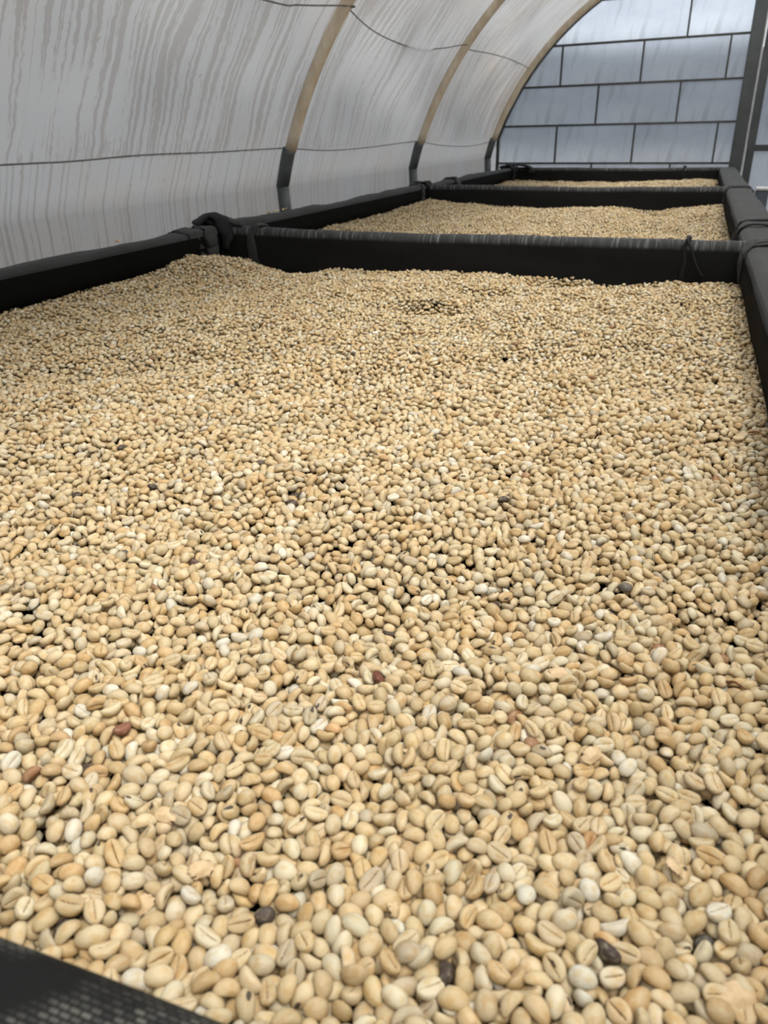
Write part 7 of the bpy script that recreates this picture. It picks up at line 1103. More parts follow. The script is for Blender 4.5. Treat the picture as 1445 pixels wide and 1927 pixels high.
824,1717,178,-19,32,2,968,1766,152,-27,-5,9,1184,1670,163,1,7,24,1191,1761,149,5,-3,-7,1271,1732,154,-13,-30,6,1458,1706,168,-11,8,-21,1714,1787,190,9,-20,-22,1769,1721,155,14,13,1,
1850,1745,169,30,-14,4,1932,1765,162,-5,2,1,2121,1686,142,-5,6,-17,2263,1619,166,-31,20,1,2386,1669,168,-14,-34,-12,2472,1678,172,-11,27,-9,2519,1572,197,28,-14,-10,2674,1638,139,2,-14,1,
2861,1656,168,12,23,-5,2939,1656,151,5,-3,7,113,1831,171,3,6,-5,264,1839,108,-2,8,36,436,1842,160,2,3,-22,558,1823,139,-2,-6,-25,694,1829,161,2,-32,-11,771,1789,131,-8,-1,-4,
851,1840,159,-26,-16,-5,1125,1829,175,1,10,-15,1204,1837,155,5,0,-12,1276,1816,153,-5,22,-22,1469,1868,127,-3,10,24,1542,1817,162,-4,34,-4,1638,1833,147,-10,2,27,1737,1762,152,7,18,-4,
2026,1783,154,9,-13,4,2073,1845,161,2,2,-30,2174,1917,191,30,14,2,2388,1800,162,19,-29,-2,2465,1830,157,-27,26,-4,2661,1876,134,10,4,4,2722,1825,162,-10,-11,19,2841,1793,184,-30,-23,-7,
2944,1827,157,-6,-6,-6,34,1888,166,12,12,27,233,1887,158,22,-14,-29,226,2082,197,-35,14,-5,378,1939,147,-3,1,8,536,1923,131,8,-4,-20,709,1928,160,10,-3,-11,760,1952,157,5,33,11,
903,1920,155,-11,13,-14,1023,1938,171,31,-3,2,1218,2004,155,10,-5,-18,1342,1979,159,-4,-21,-3,1445,1928,194,20,-11,-14,1496,1932,174,-16,23,-6,1727,2038,179,5,-2,-21,1800,2026,154,-2,-2,25,
1963,1909,152,-7,-31,9,2080,1943,135,4,5,22,2201,1942,122,5,-7,-9,2282,1927,155,6,5,-9,2444,1964,133,3,-13,-15,2546,1948,150,6,10,24,2768,1993,183,-4,-6,9,2927,1942,160,7,3,-1,
2989,2008,158,3,-9,28,53,2074,152,30,-10,15,154,2120,125,-9,14,12,299,2133,151,5,-33,9,392,2120,147,-10,-14,22,531,2103,163,13,-29,-2,716,2125,121,14,1,11,769,2067,164,1,37,1,
882,2047,174,-22,-29,-8,1041,1999,170,-6,7,32,1269,2034,160,11,29,16,1298,2121,151,-17,25,-10,1467,2061,157,10,-1,-12,1607,2098,156,-3,36,8,1654,2034,180,-16,-24,3,1758,2112,124,12,-1,-26,
1976,2091,154,-1,9,13,2063,2012,178,-19,-3,8,2170,2069,170,1,10,36,2352,2055,187,-31,-23,7,2479,2091,151,-18,14,-16,2659,2009,131,-31,2,22,2710,2023,170,-24,4,24,2815,2074,164,4,1,-33,
32,2152,153,-2,-3,20,213,2176,155,3,-7,6,346,2228,139,-5,-13,-7,425,2280,185,3,2,16,554,2196,177,-1,4,-13,707,2201,151,-7,-14,7,752,2266,181,30,-14,5,1022,2180,160,-2,25,26,
1005,2118,170,2,-16,-26,1221,2133,153,-8,6,-12,1291,2277,154,7,-18,19,1370,2213,144,4,0,-7,1586,2277,165,5,5,-12,1696,2169,167,8,9,36,1786,2247,174,4,20,25,1852,2168,152,11,25,20,
2076,2273,133,0,9,1,2283,2254,142,-5,2,19,2373,2250,159,34,-8,8,2351,2163,174,11,-34,-6,2752,2225,180,9,5,-13,2756,2137,166,-31,8,-5,2870,2241,167,1,-1,12,2958,2181,162,2,-35,-12,
155,2318,160,-31,-19,5,218,2350,126,2,-9,-6,394,2390,175,-13,7,-13,567,2382,196,32,8,-3,688,2340,191,-23,-25,3,746,2361,149,-10,-11,9,905,2361,162,36,-14,-5,978,2291,179,2,2,-2,
1194,2329,180,10,2,-12,1239,2360,138,-23,0,6,1398,2363,159,-1,1,23,1574,2322,133,5,-3,29,1704,2306,155,-39,-6,0,1796,2352,165,-1,36,1,1934,2215,179,9,1,9,2053,2349,176,-23,11,3,
2147,2375,171,-26,-19,14,2304,2421,157,-19,1,26,2429,2367,187,-4,35,11,2563,2277,172,3,4,-26,2751,2288,152,1,-11,-9,2815,2319,158,-9,-9,21,119,2435,144,7,38,8,275,2464,155,-1,11,-29,
355,2451,162,-25,24,17,568,2480,178,27,21,7,608,2471,112,7,-5,19,773,2447,161,-8,20,-29,1002,2427,144,-9,8,0,1051,2501,164,30,-11,-11,1297,2449,162,3,-8,0,1302,2508,178,-15,-20,-21,
1381,2520,164,-3,0,14,1565,2418,167,-1,12,-28,1677,2524,154,9,9,-34,1863,2493,153,-5,-26,25,2001,2409,145,-11,9,-6,2073,2441,134,7,-3,-6,2274,2542,149,-1,-13,-13,2371,2467,178,5,-4,35,
2493,2463,156,1,4,-13,2617,2443,134,1,1,-11,2682,2475,173,-2,0,38,2808,2476,182,14,-35,9,16,2585,158,6,-4,-13,248,2548,164,-12,3,7,284,2643,163,1,4,-28,469,2620,152,0,23,24,
588,2562,142,1,3,31,661,2499,168,16,-24,-8,840,2551,159,34,1,-14,923,2540,152,-6,-15,-20,1112,2506,179,-14,-31,10,1132,2574,157,-6,14,12,1305,2584,184,12,35,-7,1394,2637,187,-33,21,1,
1586,2566,173,-4,-37,-10,1667,2583,151,0,32,13,1851,2662,149,29,10,-9,1900,2637,167,5,12,0,2091,2528,141,-7,2,9,2157,2577,172,-2,-6,3,2382,2567,146,-3,14,-32,2446,2660,172,-2,22,-8,
2524,2593,157,25,23,5,2691,2677,148,14,34,5,2961,2513,155,3,9,30,2963,2584,163,5,17,22,67,2675,168,-1,1,-23,159,2704,170,1,-1,-33,235,2733,157,17,29,7,384,2760,182,9,28,25,
465,2750,140,-8,-1,22,633,2691,169,-17,28,0,758,2680,142,-3,2,-12,944,2754,149,-11,5,19,1066,2759,162,-1,-18,27,1205,2690,155,0,-5,0,1340,2736,169,-21,-12,15,1387,2739,174,-22,-4,-28,
1522,2750,164,-29,5,6,1540,2679,162,-1,2,2,1844,2741,153,5,12,-23,1974,2735,153,-6,-3,-19,2088,2725,168,-19,-29,8,2155,2658,143,7,9,9,2319,2730,168,7,12,35,2500,2686,116,7,7,23,
2536,2730,134,3,16,15,2687,2773,128,-7,0,2,2836,2724,144,-9,-1,12,136,2786,155,1,-3,-3,206,2840,161,0,-31,1,442,2845,169,-22,-22,6,568,2844,169,2,-7,30,661,2850,162,12,-3,-25,
876,2727,161,-3,-13,-8,969,2805,181,-10,-3,-4,1116,2828,160,3,9,23,1199,2774,151,4,-28,4,1264,2789,162,-8,4,2,1399,2875,180,20,-20,10,1583,2893,140,5,-1,28,1657,2863,142,29,-14,20,
1790,2859,140,-6,-1,32,1975,2827,137,0,6,-30,2111,2838,141,25,13,-7,2169,2741,174,9,2,8,2392,2904,155,29,16,-10,2477,2763,156,25,17,1,2571,2885,168,3,7,2,2728,2808,169,-1,5,1,
2815,2828,156,-7,-8,-25,2938,2924,156,7,-7,-30,36,2967,165,4,10,3,121,2946,171,0,34,5,303,2999,166,15,10,-24,535,2915,171,-14,27,9,753,2917,148,-9,-8,31,856,2968,127,14,0,35,
908,2984,163,-6,0,21,1105,2939,135,5,-17,-9,1255,2988,131,-16,-25,-9,1388,2988,161,10,5,16,1606,2975,166,-3,-2,3,1709,2874,179,18,5,33,1829,2893,177,3,18,32,1940,2946,157,3,-8,-19,
2053,2984,170,3,3,19,2240,2976,169,30,15,-2,2371,2951,165,5,-18,-28,2444,2975,154,-13,29,-11,2620,2951,201,5,-26,-15,2672,2917,158,6,7,3,733,2962,183,-10,-2,4,
]
raw = np.array(SETTLED, float).reshape(-1, 6)
BS = 0.87                                            # size of these beans against the settled ones
pos = BS * (raw[:, :3] * 1e-4 - np.array([0.15, 0.15, 0.0165]))       # metres, z = 0 at the surface of the pile
_rv = raw[:, 3:] * 0.08; _an = np.linalg.norm(_rv, axis=1) + 1e-9
qt = np.c_[np.cos(_an / 2), _rv * (np.sin(_an / 2) / _an)[:, None]]
def q2m(q):
    w_, x, y, z = q.T
    return np.stack([np.stack([1 - 2 * (y * y + z * z), 2 * (x * y - z * w_), 2 * (x * z + y * w_)], -1),
                     np.stack([2 * (x * y + z * w_), 1 - 2 * (x * x + z * z), 2 * (y * z - x * w_)], -1),
                     np.stack([2 * (x * z - y * w_), 2 * (y * z + x * w_), 1 - 2 * (x * x + y * y)], -1)], -2)
PR = q2m(qt)

def gauss(x, y, cx, cy, sx_, sy_): return np.exp(-((x - cx) / sx_) ** 2 - ((y - cy) / sy_) ** 2)
def surf(x, y):                                     # surface of the beans, metres
    x = np.asarray(x, float); y = np.asarray(y, float)
    z = CZ - 0.251 + 0 * x
    z += 0.0035 * np.sin(11 * x + 5 * y + 0.7) * np.sin(14 * y - 4 * x) + 0.0030 * np.sin(31 * x - 9 * y) * np.sin(23 * y + 6 * x + 1.0) + 0.0015 * np.sin(60 * x + 20 * y) * np.sin(55 * y - 17 * x)
    b1 = (y > 0.0) & (y < 1.59)
    z1 = 0.011 * gauss(x, y, -1.02, 1.10, 0.12, 0.55) + 0.022 * gauss(x, y, -0.93, 1.46, 0.11, 0.12) - 0.028 * gauss(x, y, -0.80, 1.56, 0.075, 0.06) \
        - 0.024 * gauss(x, y, -0.165, 1.52, 0.11, 0.04) - 0.026 * gauss(x, y, -0.385, 1.21, 0.06, 0.035) - 0.022 * gauss(x, y, -0.30, 1.37, 0.05, 0.03) \
        + 0.006 * gauss(x, y, 0.10, 1.2, 0.06, 0.5) - 0.006 * gauss(x, y, -0.62, 0.75, 0.16, 0.10) + 0.004 * gauss(x, y, -0.2, 0.5, 0.3, 0.1) - 0.004 * (y > 1.45)
    b2 = (y >= 1.59) & (y < 3.11)
    z2 = 0.020 * gauss(x, y, -0.97, 3.0, 0.14, 0.22) + 0.012 * gauss(x, y, -1.0, 2.2, 0.12, 0.5) + 0.015 * gauss(x, y, 0.08, 2.9, 0.13, 0.35) - 0.022 * gauss(x, y, -0.13, 2.93, 0.09, 0.16) + 0.009 * gauss(x, y, -0.32, 2.8, 0.14, 0.2) - 0.006 * gauss(x, y, -0.6, 3.05, 0.2, 0.1)
    b3 = y >= 3.11
    z3 = 0.005 * np.sin(6 * x + 2) + 0.010 * gauss(x, y, 0.02, 4.6, 0.15, 0.3)
    return z + np.where(b1, z1, 0) + np.where(b2, z2, 0) + np.where(b3, z3, 0)

def lay(x0, x1, y0, y1, seed, depth_fn, near=None):
    """covers a bay with turned pieces of the settled patch"""
    rg = np.random.default_rng(seed)
    cells = []
    step = 0.117
    for j in range(int((y1 - y0) / step) + 2):
        for i in range(int((x1 - x0) / step) + 2):
            cells.append((x0 + (i + 0.5 * (j % 2)) * step + rg.uniform(-.02, .02), y0 + j * step + rg.uniform(-.02, .02)))
    cells = np.array(cells); wt = np.zeros(len(cells))
    if near is not None: cells = np.vstack([[near], cells]); wt = np.r_[0.070, wt]
    tree_d = lambda P: np.sqrt(((P[:, None, :] - cells[None]) ** 2).sum(-1)) - wt[None]
    P_, R_, Z_, K_ = [], [], [], []
    for c, ctr in enumerate(cells):
        th = 0.0 if (near is not None and c == 0) else rg.uniform(0, 2 * math.pi)
        s0 = np.zeros(2) if (near is not None and c == 0) else rg.uniform(-0.039, 0.039, 2)
        ct, st_ = math.cos(th), math.sin(th); Rz = np.array([[ct, -st_, 0], [st_, ct, 0], [0, 0, 1]])
        lim = 0.130 if (near is not None and c == 0) else 0.091
        rel = pos[:, :2] - s0
        m = (np.abs(rel) < lim).all(1) if c == 0 and near is not None else (np.hypot(*rel.T) < lim)
        pw = rel[m] @ Rz[:2, :2].T + ctr
        ok = (pw[:, 0] > x0) & (pw[:, 0] < x1) & (pw[:, 1] > y0) & (pw[:, 1] < y1)
        near_cells = np.argsort(np.hypot(*(cells - ctr).T))[:16] if not (near is not None and c == 0) else np.arange(len(cells))
        if near is not None and 0 not in near_cells: near_cells = np.r_[0, near_cells]
        dd = np.sqrt(((pw[:, None, :] - cells[near_cells][None]) ** 2).sum(-1)) - wt[near_cells][None]
        ok &= near_cells[np.argmin(dd, 1)] == c
        idx = np.where(m)[0][ok]; pw = pw[ok]
        P_.append(pw); Z_.append(pos[idx, 2]); R_.append(np.einsum('ij,njk->nik', Rz, PR[idx])); K_.append(np.full(len(idx), c))
    P = np.vstack(P_); Zr = np.concatenate(Z_); R = np.vstack(R_); K = np.concatenate(K_)
    z = surf(P[:, 0], P[:, 1]) + Zr
    P3 = np.c_[P, z]
    dist = np.linalg.norm(P3 - CAM, axis=1)
    keep = (Zr > -depth_fn(dist)) & (z > NZ + 0.0035)
    P3, R, K, Zr = P3[keep], R[keep], K[keep], Zr[keep]
    # where two pieces meet, drop the beans that would share the same room
    g = {}; drop = np.zeros(len(P3), bool); cs = 0.007
    key = np.floor(P3 / cs).astype(int)
    for i, (a, b, c) in enumerate(key.tolist()):
        hit = False
        for da in (-1, 0, 1):
            for db in (-1, 0, 1):
                for dc in (-1, 0, 1):
                    for j in g.get((a + da, b + db, c + dc), ()):
                        if K[j] != K[i]:
                            q = P3[i] - P3[j]
                            if q @ q < 0.0050 ** 2: hit = True; break
                    if hit: break
                if hit: break
            if hit: break
        if hit: drop[i] = True
        else: g.setdefault((a, b, c), []).append(i)
    k = ~drop
    return P3[k], R[k], Zr[k]

A_, B_, C1_, C2_ = 0.0056 * BS, 0.0041 * BS, 0.0036 * BS, 0.0017 * BS
def bean_vf(u, v, a=1.0, b=1.0, c=1.0, bend=0.0006, groove=0.0, tipx=0.0, rough=0.0, seed=0):
    """one bean: dome above, flat creased side below; u, v = grid lines of the square that maps to the outline"""
    nu, nv = len(u), len(v)
    U, Vv = np.meshgrid(u, v, indexing='ij')
    X = U * np.sqrt(1 - Vv ** 2 / 2); Y = Vv * np.sqrt(1 - U ** 2 / 2)
    rho2 = np.clip(X * X + Y * Y, 0, 1); h = np.sqrt(1 - rho2)
    top = C1_ * h; bot = -C2_ * (1 - (1 - h) ** 2.4)
    if groove: bot = bot + groove * np.exp(-((Y - 0.03 * np.sin(3 * X + seed)) / 0.045) ** 2) * np.clip(1.25 - (X / 0.80) ** 4, 0, 1) - 0.25 * groove * np.exp(-((np.abs(Y) - 0.32) / 0.2) ** 2) * np.clip(1 - X * X, 0, 1)
    rg = np.random.default_rng(seed)
    V, L = [], []
    idx_t = np.arange(nu * nv).reshape(nu, nv)
    def co(X, Y, Z): return np.stack([A_ * a * X * (1 + tipx * Y * 0), B_ * b * Y * (1 + tipx * X), c * Z - bend * X * X], -1)
    Vt = co(X, Y, top).reshape(-1, 3); Lt = np.stack([X, Y, np.maximum(h, 0)], -1).reshape(-1, 3)
    inner = np.ones((nu, nv), bool); inner[0] = inner[-1] = False; inner[:, 0] = inner[:, -1] = False
    idx_b = idx_t.copy(); idx_b[inner] = nu * nv + np.arange(inner.sum())
    Vb = co(X, Y, bot)[inner]; Lb = np.stack([X, Y, -np.maximum(h, 0.03)], -1)[inner]
    V = np.vstack([Vt, Vb]); L = np.vstack([Lt, Lb])
    if rough:
        for f in (260, 520):
            p = rg.uniform(0, 6, 3); V = V * (1 + rough * (np.sin(V[:, :1] * f + p[0]) * np.sin(V[:, 1:2] * f * 1.2 + p[1]) + np.sin(V[:, 2:] * f + p[2]) * 0.6))
    F = []
    for i in range(nu - 1):
        for j in range(nv - 1):
            F.append((idx_t[i, j], idx_t[i + 1, j], idx_t[i + 1, j + 1], idx_t[i, j + 1]))
            F.append((idx_b[i, j], idx_b[i, j + 1], idx_b[i + 1, j + 1], idx_b[i + 1, j]))
    return V, np.array(F), L
def sgrid(n): return np.sin(np.linspace(-math.pi / 2, math.pi / 2, n))
v0 = np.array([-1, -.92, -.75, -.52, -.3, -.16, -.09, -.045, 0, .045, .09, .16, .3, .52, .75, .92, 1.0])
v1 = np.array([-1, -.8, -.4, -.1, 0, .1, .4, .8, 1.0])
SH = [dict(a=1.0, b=1.0, c=1.0, bend=.0005), dict(a=1.07, b=1.02, c=.97, bend=.0009), dict(a=.95, b=1.02, c=1.05, bend=.0003), dict(a=1.04, b=.90, c=.92, bend=.0012),
      dict(a=.98, b=1.04, c=.94, bend=.0007), dict(a=1.10, b=.95, c=.95, bend=.0010)]
LOD = {            # finest first
    0: [bean_vf(sgrid(15), v0, groove=.0006 + .0002 * (k % 3), tipx=.12 * math.sin(k * 2.3), rough=.012, seed=k + 1, **SH[k % 6]) for k in range(12)],
    1: [bean_vf(sgrid(7), v1, groove=.0004, tipx=.10 * math.sin(k * 2.3), rough=.01, seed=k + 1, **SH[k]) for k in range(6)],
    2: [bean_vf(sgrid(5), np.array([-1, -.72, -.12, .12, .72, 1.0]), groove=.0003, tipx=.1 * math.sin(k), seed=k, **SH[k]) for k in range(6)],
    3: [bean_vf(sgrid(4), np.array([-1, -.6, .6, 1.0]), tipx=.1 * math.sin(k), seed=k, **SH[k]) for k in range(6)],
    5: [bean_vf(sgrid(4), np.array([-1, 0, 1.0]), seed=k, **SH[k]) for k in range(6)],
    4: [bean_vf(np.array([-1, 0, 1.0]), np.array([-1, 0, 1.0]), seed=k, **SH[k]) for k in range(6)],
}
TONES = np.array([(.560, .450, .280), (.530, .405, .230), (.580, .505, .355), (.490, .350, .180), (.500, .345, .175), (.610, .565, .460), (.450, .375, .255), (.300, .165, .085), (.060, .042, .032)])
TONE_P = np.array([.34, .285, .155, .105, .025, .04, .05, .0015, .002]); TONE_P /= TONE_P.sum()
def tones(n, rg):
    k = rg.choice(len(TONES), n, p=TONE_P)
    c = TONES[k] * rg.uniform(.88, 1.13, (n, 1)) * rg.uniform(.988, 1.012, (n, 3)) * np.array([.975, 1.0, 1.03])
    flaw = (rg.random(n) < .055).astype(float)
    flaw[k >= 7] = 0
    return k, np.clip(c, 0, .8), flaw
def heap(name, groups, label, grp=None):
    """all the beans of a bay that are not things of their own: one mesh of whole beans"""
    VV, FF, LL, TT, SS = [], [], [], [], []; off = 0
    for lod, P, R, col, flaw, seed, scl in groups:
        for k in range(6):
            m = np.arange(len(P)) % 6 == k
            if not m.any(): continue
            V, F, L = LOD[lod][k]
            n, nv = int(m.sum()), len(V)
            W = np.einsum('nij,vj->nvi', R[m], V) * scl[m][:, None, None] + P[m][:, None, :]
            VV.append(W.reshape(-1, 3)); FF.append((F[None] + (off + np.arange(n) * nv)[:, None, None]).reshape(-1, 4)); LL.append(np.tile(L, (n, 1)))
            TT.append(np.repeat(np.c_[col[m], flaw[m]], nv, 0)); SS.append(np.repeat(seed[m], nv)); off += n * nv
    V = np.vstack(VV).astype(np.float32); F = np.vstack(FF).astype(np.int32)
    org = V.mean(0); org[2] = NZ; V -= org
    me = bpy.data.meshes.new(name)
    me.vertices.add(len(V)); me.vertices.foreach_set('co', V.ravel())
    me.loops.add(F.size); me.loops.foreach_set('vertex_index', F.ravel())
    me.polygons.add(len(F)); me.polygons.foreach_set('loop_start', np.arange(0, F.size, 4, dtype=np.int32)); me.polygons.foreach_set('loop_total', np.full(len(F), 4, np.int32))
    me.polygons.foreach_set('use_smooth', np.ones(len(F), bool))
    a = me.attributes.new('loc', 'FLOAT_VECTOR', 'POINT'); a.data.foreach_set('vector', np.vstack(LL).astype(np.float32).ravel())
    a = me.attributes.new('tone', 'FLOAT_COLOR', 'POINT'); a.data.foreach_set('color', np.vstack(TT).astype(np.float32).ravel())
    a = me.attributes.new('seed', 'FLOAT', 'POINT'); a.data.foreach_set('value', np.concatenate(SS).astype(np.float32))
    me.update(); me.materials.append(M['heap'])
    o = link(bpy.data.objects.new(name, me)); o.location = org
    return tag(o, label, 'coffee beans', grp, 'stuff')

# ---- bay 1
NEAR = (-0.085, 0.215)
P, R, Zr = lay(BL + 0.007, BR - 0.007, YB[0] + 0.004, YB[1] - 0.004, 3, lambda d: np.where(d < .48, .0135, np.where(d < 1.05, .0084, .0074)), NEAR)
rg = np.random.default_rng(5)
n = len(P); tk, col, flaw = tones(n, rg); seed = rg.random(n); scl = np.clip(rg.normal(1.0, .055, n), .86, 1.16)
uvp, dep = project(P)
dist = np.linalg.norm(P - CAM, axis=1)
# which beans show, and how large: a coarse depth picture of the near beans
SC = 4.0; gw, gh = int(IW / SC) + 1, int(IH / SC) + 1
zbuf = np.full((gh, gw), 1e9); ibuf = np.full((gh, gw), -1)
cand = np.where((uvp[:, 0] > -40) & (uvp[:, 0] < IW + 40) & (uvp[:, 1] > 500) & (uvp[:, 1] < IH + 50))[0]
view = (P - CAM) / dist[:, None]
for i in cand:
    rr = FPX * 0.0035 / dep[i] / SC
    cx, cy_ = uvp[i] / SC
    x0_, x1_ = max(0, int(cx - rr)), min(gw, int(cx + rr) + 2); y0_, y1_ = max(0, int(cy_ - rr)), min(gh, int(cy_ + rr) + 2)
    if x0_ >= x1_ or y0_ >= y1_: continue
    yy, xx = np.ogrid[y0_:y1_, x0_:x1_]
    d2 = ((xx - cx) ** 2 + (yy - cy_) ** 2) / (rr * rr)
    zz = dist[i] - 0.003 * np.sqrt(np.clip(1 - d2, 0, 1))
    sub = zbuf[y0_:y1_, x0_:x1_]; m = (d2 < 1) & (zz < sub)
    sub[m] = zz[m]; ibuf[y0_:y1_, x0_:x1_][m] = i
vis = np.bincount(ibuf[ibuf >= 0].ravel(), minlength=n)
def bean_at(px, py, taken):
    best, bd = -1, 1e9
    for i in np.where(vis > 0)[0]:
        d = (uvp[i, 0] - px) ** 2 + (uvp[i, 1] - py) ** 2
        if d < bd and i not in taken: best, bd = i, d
    return best
# dark, husked and orange beans where the photograph shows them: (x, y, colour, torn)
SPECIAL = [(120, 1745, (.055, .040, .032), 0), (487, 1712, (.075, .060, .050), 0), (1318, 1772, (.085, .080, .075), 0), (838, 1556, (.20, .14, .09), 0), (160, 1582, None, 1), (172, 1700, None, 1),
           (430, 1535, None, 1), (442, 1588, None, 1), (1130, 1452, None, 1), (1045, 1440, None, 1), (1015, 1462, None, 1), (1100, 1580, (.40, .24, .11), 0), (1282, 1446, None, 1), (748, 1462, None, 1), (232, 1372, (.24, .11, .07), 0),
           (175, 1412, None, 1), (705, 1278, (.14, .045, .028), 0), (660, 1300, None, 1), (748, 1305, None, 1), (1296, 1350, (.12, .105, .10), 0), (228, 1043, (.09, .075, .07), 0), (260, 1245, None, 1),
           (365, 1052, (.12, .07, .06), 0), (1312, 1003, (.045, .016, .014), 0), (845, 965, None, 1), (1168, 1102, (.13, .12, .10), 0), (1155, 1262, None, 1), (770, 1100, None, 1), (590, 1092, (.08, .06, .05), 0),
           (132, 742, (.18, .10, .07), 0), (1280, 575, (.05, .035, .03), 0), (1118, 710, (.24, .13, .06), 0), (748, 860, (.11, .09, .07), 0),
           (640, 665, (.08, .07, .06), 0), (445, 1358, (.50, .30, .14), 0), (622, 1375, (.58, .38, .20), 0), (700, 1445, (.56, .39, .20), 0), (455, 1700, (.56, .42, .21), 0), (1225, 1720, (.54, .34, .16), 0), (1215, 1310, None, 1)]
taken = set(); special_name = {}
for (px, py, c3, torn) in SPECIAL:
    i = bean_at(px, py, taken)
    if i < 0: continue
    taken.add(i)
    if c3 is not None: col[i] = c3; flaw[i] = 0; tk[i] = 8 if max(c3) < .13 else 7 if max(c3) < .4 else 4
    if torn: flaw[i] = 1.0
    if c3 is not None and max(c3) < .2: scl[i] *= .85
    special_name[i] = (px, py)
order = np.argsort(-vis * (1 + 0 * dist))
single = [int(i) for i in order[:288] if vis[i] > 5]
is_single = np.zeros(n, bool); is_single[single] = True
rest = ~is_single
lod = np.where(dist < 0.98, 3, 5)
infr = (uvp[:, 0] > -120) & (uvp[:, 0] < IW + 120) & (uvp[:, 1] < IH + 200) & (dep > 0)
lod[(dist < 0.86) & infr & (Zr > -.0058)] = 2
lod[(dist < 0.47) & infr & (Zr > -.0085)] = 1
lod[(dist < 0.47) & infr & (Zr <= -.0085)] = 3
grp = []
for L in (1, 2, 3, 5):
    m = rest & (lod == L)
    grp.append((L, P[m], R[m], col[m], flaw[m], seed[m], scl[m] * (1.07 if L == 5 else 1.0)))
heap('coffee_bean_heap', grp, 'spread of pale parchment coffee beans filling the near bay', 'heaps of coffee beans, one to a bay')
stats = [('bay1', n, len(single), [int((rest & (lod == L)).sum()) for L in (1, 2, 3, 5)])]
# ---- bays 2 and 3
for bi, (ya, yb, lab, dp) in enumerate(((YB[1] + 0.038, YB[2] - 0.004, 'spread of coffee beans in the second bay behind the frayed crossbar', .0043), (YB[2] + 0.038, YB[3] - 0.004, 'narrow strip of coffee beans showing in the farthest bay', .0024))):
    P2, R2, Z2 = lay(BL + 0.007, BR - 0.007, ya, yb, 21 + bi, lambda d, dp=dp: np.full(d.shape, dp))
    n2 = len(P2); _, c2, f2 = tones(n2, rg)
    heap('coffee_bean_heap', [(4, P2, R2, c2, f2, rg.random(n2), 1.10 * np.clip(rg.normal(1.0, .055, n2), .88, 1.16))], lab, 'heaps of coffee beans, one to a bay')
    stats.append(('bay', n2))

# ---- the beans nearest the viewer: every one an object
bean_me = []
for k in range(12):
    V, F, L = LOD[0][k]
    me = bpy.data.meshes.new('coffee_bean'); me.from_pydata(V.tolist(), [], F.tolist())
    me.polygons.foreach_set('use_smooth', np.ones(len(F), bool))
    a = me.attributes.new('loc', 'FLOAT_VECTOR', 'POINT'); a.data.foreach_set('vector', L.astype(np.float32).ravel())
    me.materials.append(M['bean']); bean_me.append(me)
TN = ['cream', 'straw-coloured', 'ivory', 'tan', 'orange-tan', 'white', 'greyish', 'reddish-brown', 'dark brown']
def put_bean(p, Rm, s, c, fl, k, label, group=None):
    o = bpy.data.objects.new('coffee_bean', bean_me[k % 12])
    o.matrix_world = Matrix.Translation(tuple(p)) @ Matrix([list(map(float, r_)) for r_ in Rm]).to_4x4() @ Matrix.Scale(float(s), 4)
    o.color = (float(c[0]), float(c[1]), float(c[2]), float(fl))
    link(o); return tag(o, label, 'coffee bean', group)
special_labels = {
    (120, 1745): 'dark brown bean above the woven net corner of the bed', (487, 1712): 'blackish bean sunk between pale beans left of centre', (1318, 1772): 'slate grey bean low on the right', (838, 1556): 'small brown bean near the middle of the foreground',
}
facing = np.einsum('nij,nj->ni', np.transpose(R, (0, 2, 1)), -view)      # view direction in the bean's own axes
COLS = ['at the far left', 'at left', 'left of centre', 'right of centre', 'at right', 'at the far right']
BANDS = ['bottom row', 'second row up', 'third row up', 'fourth row up', 'fifth row up', 'sixth row up', 'higher rows']
WORDS = ['first', 'second', 'third', 'fourth', 'fifth', 'sixth', 'seventh', 'eighth', 'ninth']
COUNT = ['one', 'two', 'three', 'four', 'five', 'six', 'seven', 'eight', 'nine']
def which(j, m): return {2: ['left', 'right'], 3: ['left', 'middle', 'right']}.get(m, WORDS)[min(j, 8)] + ' of ' + COUNT[min(m, 9) - 1]
labels = {}
for i in single:
    pose = 'crease up' if facing[i, 2] < -.45 else 'round back up' if facing[i, 2] > .45 else 'on edge'
    what = 'torn ' + TN[tk[i]] if flaw[i] > .5 else TN[tk[i]]
    cx = COLS[min(5, max(0, int(uvp[i, 0] / (IW / 6))))]; rw = BANDS[min(6, max(0, int((IH - uvp[i, 1]) / 60)))]
    labels.setdefault('%s coffee bean, %s, %s, %s' % (what, pose, rw, cx), []).append(i)
for base, ids in labels.items():
    ids.sort(key=lambda q: uvp[q, 0])
    for j, i in enumerate(ids):
        lb = base
        if len(ids) > 1:
            lb += ', ' + which(j, len(ids))
        if i in special_name and special_name[i] in special_labels: lb = special_labels[special_name[i]]
        put_bean(P[i], R[i], scl[i], col[i], flaw[i], i, lb, 'coffee beans nearest the viewer')

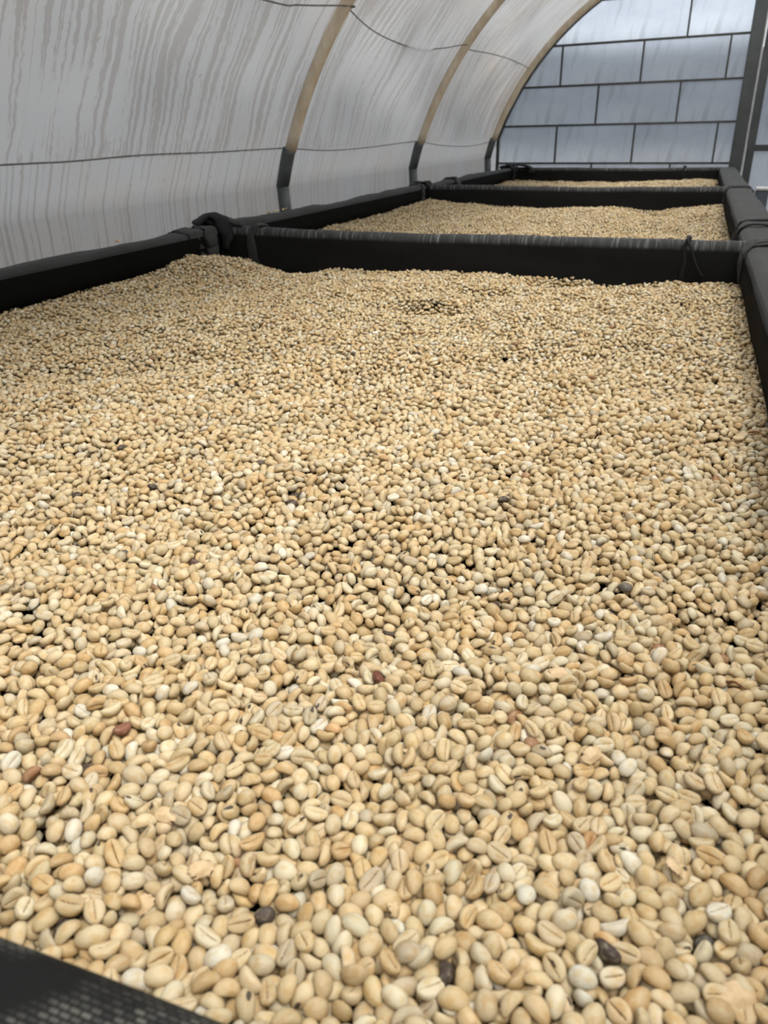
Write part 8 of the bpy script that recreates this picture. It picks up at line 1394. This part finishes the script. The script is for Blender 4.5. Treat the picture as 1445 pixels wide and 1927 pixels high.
# ---- stray beans on the rails
def on_rail(x, y, z, yaw, tilt, tone, label, group=None, flip=False):
    e_ = Matrix.Rotation(yaw, 3, 'Z') @ Matrix.Rotation(tilt + (math.pi if flip else 0), 3, 'X')
    put_bean((x, y, z), np.array(e_), 1.0, TONES[tone], 0, 3, label, group)
on_rail(XL - 0.026, 1.262, RZ + 0.0055, 0.3, 0.1, 1, 'single bean lying on the left rail before the first corner')
strays = [(-.030, 1.868, 0, 'leftmost'), (-.026, 1.893, 0, 'second'), (-.030, 1.915, 2, 'third'), (-.026, 1.938, 1, 'fourth'), (-.030, 1.962, 0, 'rightmost')]
for k, (dx, y, t_, w_) in enumerate(strays):
    on_rail(XL + dx, y, RZ + 0.005, 0.6 * k, 0.15, t_, {'leftmost': 'leftmost of the stray beans on the left rail by the hoop', 'second': 'second of the stray beans on the left rail by the hoop', 'third': 'middle one of the stray beans on the left rail by the hoop', 'fourth': 'fourth of the stray beans on the left rail by the hoop', 'rightmost': 'stray bean on the left rail touching the hoop sleeve'}[w_], 'stray beans on the rail by the hoop', flip=k % 2 == 0)

# ---- loose husks and twigs among the beans
def husk(px, py, size, label, rot):
    i = bean_at(px, py, set())
    if i < 0: return
    rg2 = np.random.default_rng(int(px * 7 + py)); nu_, nv_ = 9, 7; V = []
    for a in range(nu_):
        for b in range(nv_):
            u_, v_ = a / (nu_ - 1) * 2 - 1, b / (nv_ - 1) * 2 - 1
            jag = 1 - .25 * abs(math.sin(5 * u_ + px)) * (abs(v_) > .9) - .2 * abs(math.sin(4 * v_ + py)) * (abs(u_) > .9)
            X, Y = u_ * math.sqrt(1 - v_ * v_ / 2) * jag, v_ * math.sqrt(1 - u_ * u_ / 2) * jag
            V.append((size * X, size * .7 * Y, size * (.55 * (1 - X * X * .5 - Y * Y * .9) + .08 * math.sin(6 * X + py) * math.sin(5 * Y))))
    F = [(a * nv_ + b, (a + 1) * nv_ + b, (a + 1) * nv_ + b + 1, a * nv_ + b + 1) for a in range(nu_ - 1) for b in range(nv_ - 1)]
    o = mesh('parchment_husk', V, F, M['husk'], smooth=True)
    md = o.modifiers.new('thickness', 'SOLIDIFY'); md.thickness = 0.0003
    nrm = np.array([0, -.35, .94])
    o.location = tuple(P[i] + np.array([0, -.001, .0042])); o.rotation_euler = rot
    tag(o, label, 'husk', None)
husk(1385, 1895, .0085, 'large dry tan husk at the bottom right corner', (.35, .1, .5))
husk(272, 1722, .0070, 'crumpled tan husk in the lower left of the heap', (.5, -.2, .2))
husk(390, 1640, .0062, 'peeling pinkish husk at left above the dark bean', (.4, .3, 1.0))
husk(1255, 1640, .0060, 'peeled husk standing up among beans at right', (.6, .1, 2.0))
husk(1050, 1285, .0070, 'pale loose husk in the middle distance right of centre', (.3, .2, .4))
husk(310, 1535, .0060, 'flat strip of husk between beans on the left', (.4, .1, .1))
husk(735, 1728, .0058, 'curled brown husk in the lower middle', (.7, .3, 1.7))
husk(1110, 1430, .0062, 'split husk with a torn edge right of centre', (.5, -.2, .9))
def twig(px, py, px2, py2, label):
    i, j = bean_at(px, py, set()), bean_at(px2, py2, set())
    if i < 0 or j < 0: return
    a, b = P[i] + (0, 0, .0055), P[j] + (0, 0, .0055); m = (a + b) / 2 + (0, 0, .002)
    pts = spline([a, (a + m) / 2 + (.0005, 0, .0004), m, b], 14); V, F = tube_vf(pts - a, np.linspace(.0009, .0004, 14), 6)
    tag(mesh('twig', V, F, M['twig'], smooth=True, loc=a), label, 'twig')
twig(1352, 1295, 1392, 1318, 'thin reddish twig lying on beans at right')
twig(1405, 822, 1440, 834, 'short dark red twig near the right rail')
print('BEANS', stats, sum(len(o.data.loops) - 2 * len(o.data.polygons) for o in S.objects if o.type == 'MESH'))
